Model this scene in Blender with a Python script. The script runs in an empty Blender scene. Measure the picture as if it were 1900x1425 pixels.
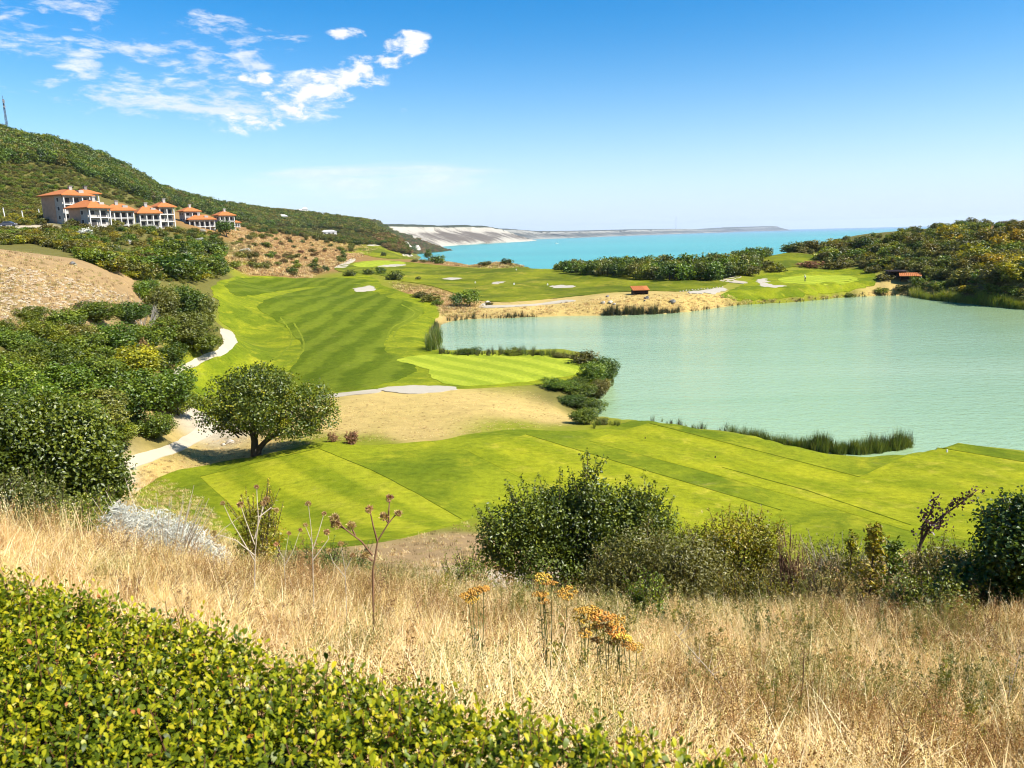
import bpy, math, random
import numpy as np
from mathutils import Vector, Matrix, geometry

rng = np.random.default_rng(11)
random.seed(11)
SC = bpy.context.scene
COL = SC.collection
PI = math.pi

# ------------------------------------------------------------------ camera
FPX = 1400.0                       # focal length in pixels of the 1900 px wide photograph
PITCH = math.atan(277.4 / FPX)
ROLL = 0.0235
CAM_Z = 18.0
fwd = Vector((0, math.cos(PITCH), -math.sin(PITCH)))
_up = Vector((0, math.sin(PITCH), math.cos(PITCH)))
_rt = Vector((1, 0, 0))
camR = _rt * math.cos(ROLL) - _up * math.sin(ROLL)
camU = _rt * math.sin(ROLL) + _up * math.cos(ROLL)
cd = bpy.data.cameras.new('camera')
cd.sensor_width = 36.0
cd.lens = 36.0 * FPX / 1900.0
cd.clip_start = 0.05
cd.clip_end = 90000.0
cd.dof.use_dof = True
cd.dof.focus_distance = 25.0
cd.dof.aperture_fstop = 11.0
cam = bpy.data.objects.new('camera', cd)
COL.objects.link(cam)
M = Matrix((camR, camU, -fwd)).transposed().to_4x4()
M.translation = Vector((0, 0, CAM_Z))
cam.matrix_world = M
SC.camera = cam

# ------------------------------------------------------------------ sky, sun, exposure
SUN_AZ = math.radians(114.0)       # clockwise from the viewing direction: from the right, a little behind
SUN_EL = math.radians(47.0)
SC.view_settings.view_transform = 'Standard'
SC.view_settings.look = 'None'
SC.view_settings.gamma = 1.0
SC.view_settings.use_curve_mapping = False
SC.view_settings.exposure = 1.35

world = bpy.data.worlds.new('World')
SC.world = world
world.use_nodes = True
wn = world.node_tree
for n in list(wn.nodes):
    wn.nodes.remove(n)


class NT:
    """small helper to write node trees"""
    def __init__(self, tree):
        self.t = tree

    def n(self, kind, **kw):
        nd = self.t.nodes.new(kind)
        for k, v in kw.items():
            setattr(nd, k, v)
        return nd

    def link(self, a, b):
        self.t.links.new(a, b)

    def sock(self, nd, key, val):
        s = nd.inputs[key]
        if hasattr(val, 'is_output') and val.is_output:
            self.link(val, s)
        else:
            s.default_value = val

    def math(self, op, a, b=None, clamp=False, c=None):
        nd = self.n('ShaderNodeMath', operation=op, use_clamp=clamp)
        self.sock(nd, 0, a)
        if b is not None:
            self.sock(nd, 1, b)
        if c is not None:
            self.sock(nd, 2, c)
        return nd.outputs[0]

    def mix(self, f, a, b, blend='MIX'):
        nd = self.n('ShaderNodeMix', data_type='RGBA', blend_type=blend)
        self.sock(nd, 0, f)
        self.sock(nd, 6, a)
        self.sock(nd, 7, b)
        return nd.outputs[2]

    def ramp(self, f, stops, interp='LINEAR'):
        nd = self.n('ShaderNodeValToRGB')
        nd.color_ramp.interpolation = interp
        els = nd.color_ramp.elements
        while len(els) < len(stops):
            els.new(0.5)
        for e, (p, c) in zip(els, stops):
            e.position = p
            e.color = c if len(c) == 4 else (*c, 1)
        self.sock(nd, 0, f)
        return nd.outputs[0]

    def smooth(self, v, lo, hi):
        nd = self.n('ShaderNodeMapRange', interpolation_type='SMOOTHSTEP')
        self.sock(nd, 0, v)
        nd.inputs[1].default_value = lo
        nd.inputs[2].default_value = hi
        return nd.outputs[0]

    def noise(self, vec, scale, detail=4.0, rough=0.55, dist=0.0, dim='3D'):
        nd = self.n('ShaderNodeTexNoise', noise_dimensions=dim)
        if vec is not None:
            self.link(vec, nd.inputs['Vector'])
        nd.inputs['Scale'].default_value = scale
        nd.inputs['Detail'].default_value = detail
        nd.inputs['Roughness'].default_value = rough
        nd.inputs['Distortion'].default_value = dist
        return nd.outputs[0]

    def mapping(self, vec, scale=(1, 1, 1), rot=(0, 0, 0), loc=(0, 0, 0)):
        nd = self.n('ShaderNodeMapping')
        self.link(vec, nd.inputs[0])
        nd.inputs[1].default_value = loc
        nd.inputs[2].default_value = rot
        nd.inputs[3].default_value = scale
        return nd.outputs[0]


W = NT(wn)
sky = W.n('ShaderNodeTexSky', sky_type='NISHITA')
sky.sun_disc = False
sky.sun_elevation = SUN_EL
sky.sun_rotation = SUN_AZ
sky.altitude = 50.0
sky.air_density = 1.0
sky.dust_density = 0.35
sky.ozone_density = 3.0
hsv = W.n('ShaderNodeHueSaturation')
hsv.inputs['Saturation'].default_value = 1.5
hsv.inputs['Value'].default_value = 1.07
W.link(sky.outputs[0], hsv.inputs['Color'])
tc = W.n('ShaderNodeTexCoord')
sep = W.n('ShaderNodeSeparateXYZ')
W.link(tc.outputs['Generated'], sep.inputs[0])
az = W.math('ARCTAN2', sep.outputs[0], sep.outputs[1])
el = W.math('ARCSINE', sep.outputs[2])
# clouds: broken altocumulus sheet seen towards the left, and a faint veil low over the coast
comb = W.n('ShaderNodeCombineXYZ')
W.link(W.math('MULTIPLY', az, 1.0), comb.inputs[0])
W.link(W.math('MULTIPLY', el, 2.0), comb.inputs[1])
cvec = W.mapping(comb.outputs[0], rot=(0, 0, math.radians(-9)))
n1 = W.noise(cvec, 15.0, 9.0, 0.60, 0.35)
n2 = W.noise(cvec, 3.4, 3.0, 0.5)


def ell(a, e, sa, se, tilt=0.0):
    da = W.math('SUBTRACT', az, math.radians(a))
    de = W.math('SUBTRACT', W.math('SUBTRACT', el, math.radians(e)), W.math('MULTIPLY', da, tilt))
    da = W.math('DIVIDE', da, math.radians(sa))
    de = W.math('DIVIDE', de, math.radians(se))
    q = W.math('ADD', W.math('MULTIPLY', da, da), W.math('MULTIPLY', de, de))
    return W.math('SUBTRACT', 1.0, q, clamp=True)



def vmax(*a):
    r = a[0]
    for b in a[1:]:
        r = W.math('MAXIMUM', r, b)
    return r


thick = vmax(ell(-12.4, 10.4, 5.0, 1.7, 0.16), ell(-9.3, 11.9, 4.0, 1.0, 0.2), ell(-16.0, 8.9, 5.0, 1.7, 0.25),
             ell(-7.0, 13.2, 2.4, 1.0), ell(-11.0, 13.6, 1.7, .6), ell(-17.2, 10.8, 1.5, .8))
thin = vmax(ell(-27.5, 11.9, 9.0, 1.9, -0.05), ell(-19.5, 13.2, 6.5, 1.7, 0.05), ell(-29.0, 13.6, 5.5, 1.8),
            ell(-24.5, 9.3, 9.0, 1.7), ell(-20.0, 11.6, 5.0, 1.3), ell(-18.0, 9.6, 9.0, 2.2), ell(-8.0, 8.4, 1.6, .7))
base = W.math('ADD', W.math('MULTIPLY', n1, 0.75), W.math('MULTIPLY', n2, 0.25))
tm = W.math('POWER', thick, 0.6)
nb = W.noise(cvec, 38.0, 8.0, 0.62, 0.3)
puff = W.math('ADD', W.math('MULTIPLY', base, 0.55), W.math('MULTIPLY', nb, 0.45))
c_thick = W.smooth(W.math('ADD', puff, W.math('MULTIPLY', tm, 0.17)), 0.585, 0.70)
c_thick = W.math('MULTIPLY', c_thick, W.smooth(thick, 0.0, 0.55))
streak = W.mapping(comb.outputs[0], scale=(0.75, 1.2, 1), rot=(0, 0, math.radians(8)), loc=(3.1, 0.4, 0))
n3 = W.math('ADD', W.math('MULTIPLY', W.noise(streak, 16.0, 8.0, 0.6, 0.5), .62), W.math('MULTIPLY', W.noise(streak, 48.0, 6.0, 0.62, 0.3), .38))
c_thin = W.smooth(W.math('ADD', n3, W.math('MULTIPLY', W.math('POWER', thin, 0.7), 0.12)), 0.565, 0.73)
c_thin = W.math('MULTIPLY', W.math('MULTIPLY', c_thin, W.smooth(thin, 0.0, 0.3)), 0.8)
veil = vmax(ell(-8.5, 4.0, 11.0, 1.5, 0.0))
n4 = W.noise(W.mapping(comb.outputs[0], scale=(0.35, 1.3, 1), loc=(1.7, 5.2, 0)), 16.0, 6.0, 0.62, 0.3)
c_veil = W.math('MULTIPLY', W.smooth(W.math('ADD', n4, W.math('MULTIPLY', veil, 0.25)), 0.5, 0.85), 0.55)
c_veil = W.math('MULTIPLY', c_veil, W.smooth(veil, 0.0, 0.4))
cover = vmax(c_thick, c_thin, c_veil)
cloud_col = W.mix(W.smooth(puff, 0.44, 0.62), (5.6, 5.9, 6.4, 1), (6.9, 6.9, 6.9, 1))
# pale bright air low over the sea
air = W.math('POWER', W.math('SUBTRACT', 1.0, W.math('DIVIDE', el, math.radians(16.0), clamp=True), clamp=True), 2.2)
low = W.mix(W.math('MULTIPLY', air, .9), hsv.outputs[0], (4.1, 5.25, 6.75, 1))
sky_col = W.mix(cover, low, cloud_col)
bg = W.n('ShaderNodeBackground')
bg.inputs['Strength'].default_value = 0.065
W.link(sky_col, bg.inputs['Color'])
wo = W.n('ShaderNodeOutputWorld')
W.link(bg.outputs[0], wo.inputs['Surface'])

sd = bpy.data.lights.new('sun', 'SUN')
sd.energy = 4.2
sd.angle = math.radians(0.53)
sd.color = (1.0, 0.95, 0.86)
sun = bpy.data.objects.new('sun', sd)
COL.objects.link(sun)
sun_dir = Vector((math.sin(SUN_AZ) * math.cos(SUN_EL), math.cos(SUN_AZ) * math.cos(SUN_EL), math.sin(SUN_EL)))
sun.rotation_euler = sun_dir.to_track_quat('Z', 'Y').to_euler()
sun.location = (60, -10, 80)

cy = SC.cycles
cy.max_bounces = 7
cy.diffuse_bounces = 3
cy.glossy_bounces = 2
cy.transmission_bounces = 5
cy.volume_bounces = 0
cy.transparent_max_bounces = 4
cy.caustics_reflective = False
cy.caustics_refractive = False
cy.sample_clamp_indirect = 6.0
cy.use_adaptive_sampling = True
cy.adaptive_threshold = 0.012
cy.use_denoising = True
cy.volume_step_rate = 4.0
cy.pixel_filter_type = 'BLACKMAN_HARRIS'
cy.filter_width = 1.1
SC.render.film_transparent = False

# ------------------------------------------------------------------ small tools
def ray(px, py):
    """direction of the sight line through a point of the 1900 x 1425 photograph"""
    d = fwd * FPX + camR * (px - 950.0) + camU * (712.5 - py)
    return d


def polar(px, py):
    """azimuth and slope (rise per metre) of sight lines; arrays allowed"""
    px = np.asarray(px, float)
    py = np.asarray(py, float)
    f, r, u = np.array(fwd), np.array(camR), np.array(camU)
    d = f * FPX + np.multiply.outer(px - 950.0, r) + np.multiply.outer(712.5 - py, u)
    h = np.hypot(d[..., 0], d[..., 1])
    return np.arctan2(d[..., 0], d[..., 1]), d[..., 2] / h


def project(x, y, z):
    d = np.stack([np.asarray(x, float), np.asarray(y, float), np.asarray(z, float) - CAM_Z], -1)
    f, r, u = d @ np.array(fwd), d @ np.array(camR), d @ np.array(camU)
    return 950 + FPX * r / f, 712.5 - FPX * u / f


def on_plane(px, py, z=0.0):
    d = ray(px, py)
    t = (z - CAM_Z) / d.z
    return (d.x * t, d.y * t)


def inpoly(x, y, poly):
    x = np.asarray(x, float)
    y = np.asarray(y, float)
    ins = np.zeros(x.shape, bool)
    n = len(poly)
    for i in range(n):
        x0, y0 = poly[i]
        x1, y1 = poly[(i + 1) % n]
        if y0 == y1:
            continue
        c = (y0 > y) != (y1 > y)
        ins ^= c & (x < (x1 - x0) * (y - y0) / (y1 - y0) + x0)
    return ins


def dist_poly(x, y, poly):
    d = np.full(np.shape(x), 1e9)
    n = len(poly)
    for i in range(n):
        ax, ay = poly[i]
        bx, by = poly[(i + 1) % n]
        vx, vy = bx - ax, by - ay
        L = vx * vx + vy * vy + 1e-9
        t = np.clip(((x - ax) * vx + (y - ay) * vy) / L, 0, 1)
        d = np.minimum(d, np.hypot(x - ax - t * vx, y - ay - t * vy))
    return d


def smooth_poly(pts, sub=6, closed=True):
    out = []
    n = len(pts)
    rngi = range(n) if closed else range(n - 1)
    for i in rngi:
        if closed:
            p0, p1, p2, p3 = [np.array(pts[(i + k) % n], float) for k in (-1, 0, 1, 2)]
        else:
            p0, p1, p2, p3 = [np.array(pts[min(max(i + k, 0), n - 1)], float) for k in (-1, 0, 1, 2)]
        for k in range(sub):
            t = k / sub
            out.append(tuple(0.5 * ((2 * p1) + (-p0 + p2) * t + (2 * p0 - 5 * p1 + 4 * p2 - p3) * t * t
                                    + (-p0 + 3 * p1 - 3 * p2 + p3) * t ** 3)))
    if not closed:
        out.append(tuple(pts[-1]))
    return out


def vnoise(x, y, seed=0):
    """value noise, arrays"""
    xi, yi = np.floor(x).astype(np.int64), np.floor(y).astype(np.int64)
    fx, fy = x - xi, y - yi
    fx, fy = fx * fx * (3 - 2 * fx), fy * fy * (3 - 2 * fy)

    def h(a, b):
        n = (a * 374761393 + b * 668265263 + seed * 974711) & 0xFFFFFFFF
        n = ((n ^ (n >> 13)) * 1274126177) & 0xFFFFFFFF
        return ((n ^ (n >> 16)) & 0xFFFF) / 65535.0
    return (h(xi, yi) * (1 - fx) + h(xi + 1, yi) * fx) * (1 - fy) + (h(xi, yi + 1) * (1 - fx) + h(xi + 1, yi + 1) * fx) * fy


def fbm(x, y, octv=4, seed=0):
    s, a, t = 0, 1.0, 0
    for k in range(octv):
        s = s + a * (vnoise(x * 2 ** k + 17.3 * k, y * 2 ** k - 9.1 * k, seed + k) - 0.5)
        t += a
        a *= 0.5
    return s / t * 2


def mesh_np(name, V, F, mats=(), attrs=None, mat_idx=None, smooth=False):
    """mesh from a vertex array and a list of (k x n) face index arrays"""
    me = bpy.data.meshes.new(name)
    V = np.ascontiguousarray(V, np.float32)
    if not isinstance(F, (list, tuple)):
        F = [F]
    F = [np.asarray(f, np.int32) for f in F if len(f)]
    me.vertices.add(len(V))
    me.vertices.foreach_set('co', V.ravel())
    tot = np.concatenate([np.full(len(f), f.shape[1], np.int32) for f in F])
    idx = np.concatenate([f.ravel() for f in F])
    me.loops.add(len(idx))
    me.loops.foreach_set('vertex_index', idx)
    me.polygons.add(len(tot))
    me.polygons.foreach_set('loop_start', np.concatenate([[0], np.cumsum(tot)[:-1]]).astype(np.int32))
    me.polygons.foreach_set('loop_total', tot)
    if mat_idx is not None:
        me.polygons.foreach_set('material_index', np.asarray(mat_idx, np.int32))
    if smooth:
        me.polygons.foreach_set('use_smooth', np.ones(len(tot), bool))
    for k, a in (attrs or {}).items():
        a = np.asarray(a, np.float32)
        if a.ndim == 1:
            at = me.attributes.new(k, 'FLOAT', 'POINT')
            at.data.foreach_set('value', a)
        else:
            at = me.attributes.new(k, 'FLOAT_COLOR', 'POINT')
            c = np.ones((len(a), 4), np.float32)
            c[:, :3] = a[:, :3]
            at.data.foreach_set('color', c.ravel())
    for m in mats:
        me.materials.append(m)
    me.update()
    me.validate()
    return me


def link(name, data, parent=None, loc=None, rot=None, scl=None):
    o = bpy.data.objects.new(name, data)
    COL.objects.link(o)
    if parent is not None:
        o.parent = parent
    if loc is not None:
        o.location = loc
    if rot is not None:
        o.rotation_euler = rot
    if scl is not None:
        o.scale = scl if hasattr(scl, '__len__') else (scl, scl, scl)
    return o


def tag(o, label=None, cat=None, group=None, kind=None):
    if label:
        o['label'] = label
    if cat:
        o['category'] = cat
    if group:
        o['group'] = group
    if kind:
        o['kind'] = kind
    return o


class MB:
    """collects boxes, tubes and loose faces and turns them into ONE mesh"""
    def __init__(self):
        self.V, self.F = [], []

    def add(self, V, F):
        n = len(self.V)
        self.V += [tuple(v) for v in V]
        self.F += [tuple(i + n for i in f) for f in F]

    def box(self, x0, y0, z0, x1, y1, z1):
        V = [(x, y, z) for z in (z0, z1) for x, y in ((x0, y0), (x1, y0), (x1, y1), (x0, y1))]
        self.add(V, [(3, 2, 1, 0), (4, 5, 6, 7), (0, 1, 5, 4), (1, 2, 6, 5), (2, 3, 7, 6), (3, 0, 4, 7)])

    def tube(self, pts, rad, n=6, cap=True):
        pts = [Vector(p) for p in pts]
        if not hasattr(rad, '__len__'):
            rad = [rad] * len(pts)
        rows = []
        ref = None
        for i, p in enumerate(pts):
            a = (pts[min(i + 1, len(pts) - 1)] - pts[max(i - 1, 0)])
            a = a.normalized() if a.length > 1e-9 else Vector((0, 0, 1))
            if ref is None:
                ref = Vector((1, 0, 0)) if abs(a.x) < 0.8 else Vector((0, 1, 0))
            u = (ref - a * ref.dot(a)).normalized()
            ref = u
            w = a.cross(u)
            rows.append([p + (u * math.cos(2 * PI * k / n) + w * math.sin(2 * PI * k / n)) * rad[i] for k in range(n)])
        V = [v for r in rows for v in r]
        F = []
        for i in range(len(rows) - 1):
            for k in range(n):
                F.append((i * n + k, i * n + (k + 1) % n, (i + 1) * n + (k + 1) % n, (i + 1) * n + k))
        if cap:
            F.append(tuple(range(n - 1, -1, -1)))
            F.append(tuple((len(rows) - 1) * n + k for k in range(n)))
        self.add(V, F)

    def blob(self, c, r, seg=6, ring=4, jit=0.0):
        if not hasattr(r, '__len__'):
            r = (r, r, r)
        V = [(c[0], c[1], c[2] - r[2])]
        for i in range(1, ring):
            t = PI * i / ring
            for k in range(seg):
                a = 2 * PI * k / seg + i * 0.3
                j = 1 + jit * (random.random() - 0.5)
                V.append((c[0] + r[0] * math.sin(t) * math.cos(a) * j, c[1] + r[1] * math.sin(t) * math.sin(a) * j,
                          c[2] - r[2] * math.cos(t) * j))
        V.append((c[0], c[1], c[2] + r[2]))
        F = [(0, 1 + (k + 1) % seg, 1 + k) for k in range(seg)]
        for i in range(ring - 2):
            for k in range(seg):
                a, b = 1 + i * seg, 1 + (i + 1) * seg
                F.append((a + k, a + (k + 1) % seg, b + (k + 1) % seg, b + k))
        t = len(V) - 1
        a = 1 + (ring - 2) * seg
        F += [(t, a + k, a + (k + 1) % seg) for k in range(seg)]
        self.add(V, F)

    def mesh(self, name, m, smooth=False):
        me = bpy.data.meshes.new(name)
        me.from_pydata(self.V, [], self.F)
        if m is not None:
            me.materials.append(m)
        if smooth:
            me.polygons.foreach_set('use_smooth', [True] * len(me.polygons))
        me.update()
        return me

    def build(self, name, m, parent=None, smooth=False, **kw):
        return link(name, self.mesh(name, m, smooth), parent, **kw)


# ------------------------------------------------------------------ materials
def new_mat(name):
    m = bpy.data.materials.new(name)
    m.use_nodes = True
    t = NT(m.node_tree)
    b = m.node_tree.nodes['Principled BSDF']
    return m, t, b


def simple(name, col, rough=0.7, var=0.15, scale=4.0, bump=0.0, bscale=30.0, spec=0.3):
    m, t, b = new_mat(name)
    co = t.n('ShaderNodeTexCoord').outputs['Object']
    f = t.noise(co, scale, 5, 0.6)
    c = t.mix(f, tuple(max(0, x * (1 - var * 2)) for x in col) + (1,), tuple(min(1, x * (1 + var * 2)) for x in col) + (1,))
    t.link(c, b.inputs['Base Color'])
    b.inputs['Roughness'].default_value = rough
    b.inputs['Specular IOR Level'].default_value = spec
    if bump:
        bp = t.n('ShaderNodeBump')
        bp.inputs['Strength'].default_value = bump
        t.link(t.noise(co, bscale, 4, 0.6), bp.inputs['Height'])
        t.link(bp.outputs[0], b.inputs['Normal'])
    return m


def leafmat(name, stops, trans=0.35, gloss=0.12, rough=0.45, instvar=0.42):
    """leaf colour from a per-leaf value, a little shifted from plant to plant"""
    m = bpy.data.materials.new(name)
    m.use_nodes = True
    t = NT(m.node_tree)
    nt = m.node_tree
    for n in list(nt.nodes):
        nt.nodes.remove(n)
    at = t.n('ShaderNodeAttribute', attribute_name='v').outputs['Fac']
    oi = t.n('ShaderNodeObjectInfo')
    c = t.ramp(at, stops)
    h = t.n('ShaderNodeHueSaturation')
    t.link(c, h.inputs['Color'])
    t.link(t.math('ADD', t.math('MULTIPLY', oi.outputs['Random'], instvar), 1.0 - instvar * 0.5), h.inputs['Value'])
    r2 = t.math('FRACT', t.math('MULTIPLY', oi.outputs['Random'], 7.31))
    t.link(t.math('ADD', t.math('MULTIPLY', r2, instvar * 0.12), 0.5 - instvar * 0.06), h.inputs['Hue'])
    d = t.n('ShaderNodeBsdfDiffuse')
    tr = t.n('ShaderNodeBsdfTranslucent')
    g = t.n('ShaderNodeBsdfGlossy')
    g.inputs['Roughness'].default_value = rough
    g.inputs['Color'].default_value = (1, 1, 1, 1)
    t.link(h.outputs[0], d.inputs['Color'])
    tc_ = t.n('ShaderNodeHueSaturation')
    tc_.inputs['Saturation'].default_value = 1.15
    tc_.inputs['Value'].default_value = 1.25
    tc_.inputs['Hue'].default_value = 0.485
    t.link(h.outputs[0], tc_.inputs['Color'])
    t.link(tc_.outputs[0], tr.inputs['Color'])
    mx = t.n('ShaderNodeMixShader')
    mx.inputs[0].default_value = trans
    t.link(d.outputs[0], mx.inputs[1])
    t.link(tr.outputs[0], mx.inputs[2])
    m2 = t.n('ShaderNodeMixShader')
    m2.inputs[0].default_value = gloss * .3
    t.link(mx.outputs[0], m2.inputs[1])
    t.link(g.outputs[0], m2.inputs[2])
    o = t.n('ShaderNodeOutputMaterial')
    t.link(m2.outputs[0], o.inputs['Surface'])
    return m


MAT = {}
MAT['leaf_dark'] = leafmat('leaf_dark', [(0, (0.0229, 0.0448, 0.0043)), (0.55, (0.0644, 0.1038, 0.0068)), (1, (0.1558, 0.2006, 0.0119))], .3)
MAT['leaf_mid'] = leafmat('leaf_mid', [(0, (0.0359, 0.0649, 0.0051)), (0.55, (0.1027, 0.1534, 0.0085)), (1, (0.2207, 0.2596, 0.0136))], .3)
MAT['leaf_olive'] = leafmat('leaf_olive', [(0, (0.066, 0.0726, 0.0112)), (0.6, (0.1375, 0.143, 0.021)), (1, (0.242, 0.2255, 0.035))], .3)
MAT['tree_lone'] = leafmat('tree_lone', [(0, (.028, .045, .005)), (.5, (.075, .105, .008)), (.8, (.17, .18, .010)), (1, (.34, .29, .012))], .3)
MAT['leaf_yellow'] = leafmat('leaf_yellow', [(0, (.065, .080, .005)), (.5, (.19, .185, .009)), (1, (.42, .33, .012))], .35)
MAT['leaf_scrub'] = leafmat('leaf_scrub', [(0, (0.0552, 0.0598, 0.009)), (0.6, (0.1323, 0.1242, 0.0165)), (1, (0.2415, 0.2012, 0.03))], .25)
MAT['leaf_silver'] = leafmat('leaf_silver', [(0, (.34, .34, .285)), (1, (.62, .61, .54))], .2, .05)
MAT['leaf_brown'] = leafmat('leaf_brown', [(0, (.10, .058, .022)), (.6, (.23, .145, .058)), (1, (.38, .27, .12))], .2, .05)
MAT['leaf_purple'] = leafmat('leaf_purple', [(0, (.028, .012, .014)), (1, (.105, .045, .042))], .25)
MAT['straw'] = leafmat('straw', [(0, (.14, .072, .025)), (.3, (.44, .29, .10)), (.65, (.72, .55, .23)), (1, (.88, .76, .46))], .35, .04, .6, .3)
MAT['straw_green'] = leafmat('straw_green', [(0, (.11, .12, .02)), (.5, (.28, .25, .07)), (1, (.50, .42, .16))], .3, .04, .6, .3)
MAT['reed'] = leafmat('reed', [(0, (.035, .06, .008)), (.6, (.095, .14, .016)), (1, (.21, .22, .035))], .3)
MAT['reed_bright'] = leafmat('reed_bright', [(0, (.06, .09, .008)), (.6, (.17, .21, .018)), (1, (.36, .34, .05))], .35)
MAT['reed_dark'] = leafmat('reed_dark', [(0, (.018, .022, .006)), (.6, (.05, .055, .014)), (1, (.11, .09, .03))], .3)
MAT['hedge'] = leafmat('hedge', [(0, (.034, .062, .005)), (.45, (.135, .180, .008)), (.62, (.27, .30, .010)), (.8, (.40, .39, .012)), (.95, (.58, .48, .02)), (1, (.45, .17, .04))],   .42, .05, .42, .15)
MAT['bark'] = simple('bark', (.055, .042, .032), .9, .3, 6, .4, 20)
MAT['bark_pale'] = simple('bark_pale', (.26, .24, .21), .9, .25, 6, .3, 20)
MAT['bark_near'] = simple('bark_near', (.085, .055, .035), .85, .3, 20, .3, 60)
MAT['twig_red'] = simple('twig_red', (.085, .034, .014), .7, .25, 30)
MAT['stem_dry'] = simple('stem_dry', (.16, .085, .045), .8, .3, 20)
MAT['stem_pale'] = simple('stem_pale', (.42, .36, .26), .85, .2, 12)
MAT['stem_green'] = simple('stem_green', (.09, .115, .03), .8, .25, 12)
MAT['rock'] = simple('rock', (.42, .37, .30), .9, .2, 3, .5, 12)
MAT['rock_chip'] = simple('rock_chip', (.36, .285, .19), .9, .3, 3, .5, 12)
MAT['hedge_core_shade'] = simple('hedge_core_shade', (.022, .017, .010), .95, .3, 30)  # twig brown darkened far down to paint shade into gaps between hedge leaves
MAT['rock_dark'] = simple('rock_dark', (.16, .15, .135), .9, .25, 3, .5, 12)
MAT['sand'] = simple('sand', (.35, .31, .24), .95, .05, 1.5, .15, 25)
MAT['path'] = simple('path', (.37, .32, .235), .95, .12, .5, .2, 30)
MAT['white'] = simple('white', (.62, .62, .60), .6, .03)
MAT['render_grey'] = simple('render_grey', (.33, .305, .275), .9, .18, 0.6, .1, 8)
MAT['render_white'] = simple('render_white', (.50, .485, .455), .9, .06, .7, .1, 8)
MAT['brick_wall'] = simple('brick_wall', (.36, .23, .16), .9, .2, .9, .2, 12)
MAT['dark_room'] = simple('dark_room', (.045, .042, .042), .8, .3, .8)
MAT['wood_dark'] = simple('wood_dark', (.045, .026, .020), .8, .25, 3, .2, 20)
MAT['metal_dark'] = simple('metal_dark', (.06, .065, .075), .5, .1, 3)
MAT['metal_pale'] = simple('metal_pale', (.45, .46, .48), .5, .1, 3)
MAT['rubber'] = simple('rubber', (.02, .02, .02), .8, .1)
MAT['glass_dark'] = simple('glass_dark', (.02, .025, .03), .08, .1, 3, spec=.6)
MAT['car_dark'] = simple('car_dark', (.05, .055, .075), .3, .05, 3, spec=.5)
MAT['car_white'] = simple('car_white', (.75, .75, .76), .3, .03, 3, spec=.5)
MAT['skin'] = simple('skin', (.42, .26, .19), .6, .05)
MAT['cloth_white'] = simple('cloth_white', (.72, .72, .74), .85, .05)
MAT['cloth_dark'] = simple('cloth_dark', (.025, .03, .05), .85, .1)
MAT['hair'] = simple('hair', (.03, .02, .015), .7, .1)
MAT['red'] = simple('red', (.5, .06, .05), .6, .05)
MAT['gold'] = leafmat('gold', [(0, (.38, .20, .03)), (1, (.72, .44, .08))], .15, .05)
MAT['thistle'] = leafmat('thistle', [(0, (.23, .13, .05)), (1, (.60, .40, .18))], .2, .05)


def tile_mat():
    m, t, b = new_mat('roof_tile')
    co = t.n('ShaderNodeTexCoord').outputs['Object']
    f = t.noise(co, 1.2, 5, 0.6)
    c = t.mix(f, (.31, .092, .018, 1), (.44, .150, .034, 1))
    w = t.n('ShaderNodeTexWave', wave_type='BANDS', bands_direction='Z')
    w.inputs['Scale'].default_value = 2.6
    w.inputs['Distortion'].default_value = 0.4
    t.link(co, w.inputs['Vector'])
    c = t.mix(t.math('MULTIPLY', w.outputs['Fac'], .25), c, (.30, .09, .03, 1))
    t.link(c, b.inputs['Base Color'])
    b.inputs['Roughness'].default_value = .85
    bp = t.n('ShaderNodeBump')
    bp.inputs['Strength'].default_value = .5
    t.link(w.outputs['Fac'], bp.inputs['Height'])
    t.link(bp.outputs[0], b.inputs['Normal'])
    return m


MAT['tile'] = tile_mat()


def ground_mat():
    m, t, b = new_mat('ground_soil')
    co = t.n('ShaderNodeNewGeometry').outputs['Position']
    c = t.n('ShaderNodeAttribute', attribute_name='col').outputs['Color']
    n1_ = t.noise(co, 0.09, 5, 0.65)
    n2_ = t.noise(co, 0.8, 6, 0.7)
    n3_ = t.noise(co, 9.0, 4, 0.7)
    f = t.math('ADD', t.math('MULTIPLY', n1_, .3), t.math('ADD', t.math('MULTIPLY', n2_, .45), t.math('MULTIPLY', n3_, .25)))
    k = t.ramp(f, [(.30, (.55, .52, .48)), (.47, (.90, .89, .86)), (.60, (1.12, 1.10, 1.05)), (.72, (1.42, 1.38, 1.32))])
    c = t.mix(1.0, c, k, 'MULTIPLY')
    t.link(c, b.inputs['Base Color'])
    b.inputs['Roughness'].default_value = 1.0
    b.inputs['Specular IOR Level'].default_value = .1
    bp = t.n('ShaderNodeBump')
    bp.inputs['Strength'].default_value = .6
    bp.inputs['Distance'].default_value = .15
    t.link(t.math('ADD', n2_, t.math('MULTIPLY', n3_, .4)), bp.inputs['Height'])
    t.link(bp.outputs[0], b.inputs['Normal'])
    return m


MAT['ground'] = ground_mat()


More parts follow.
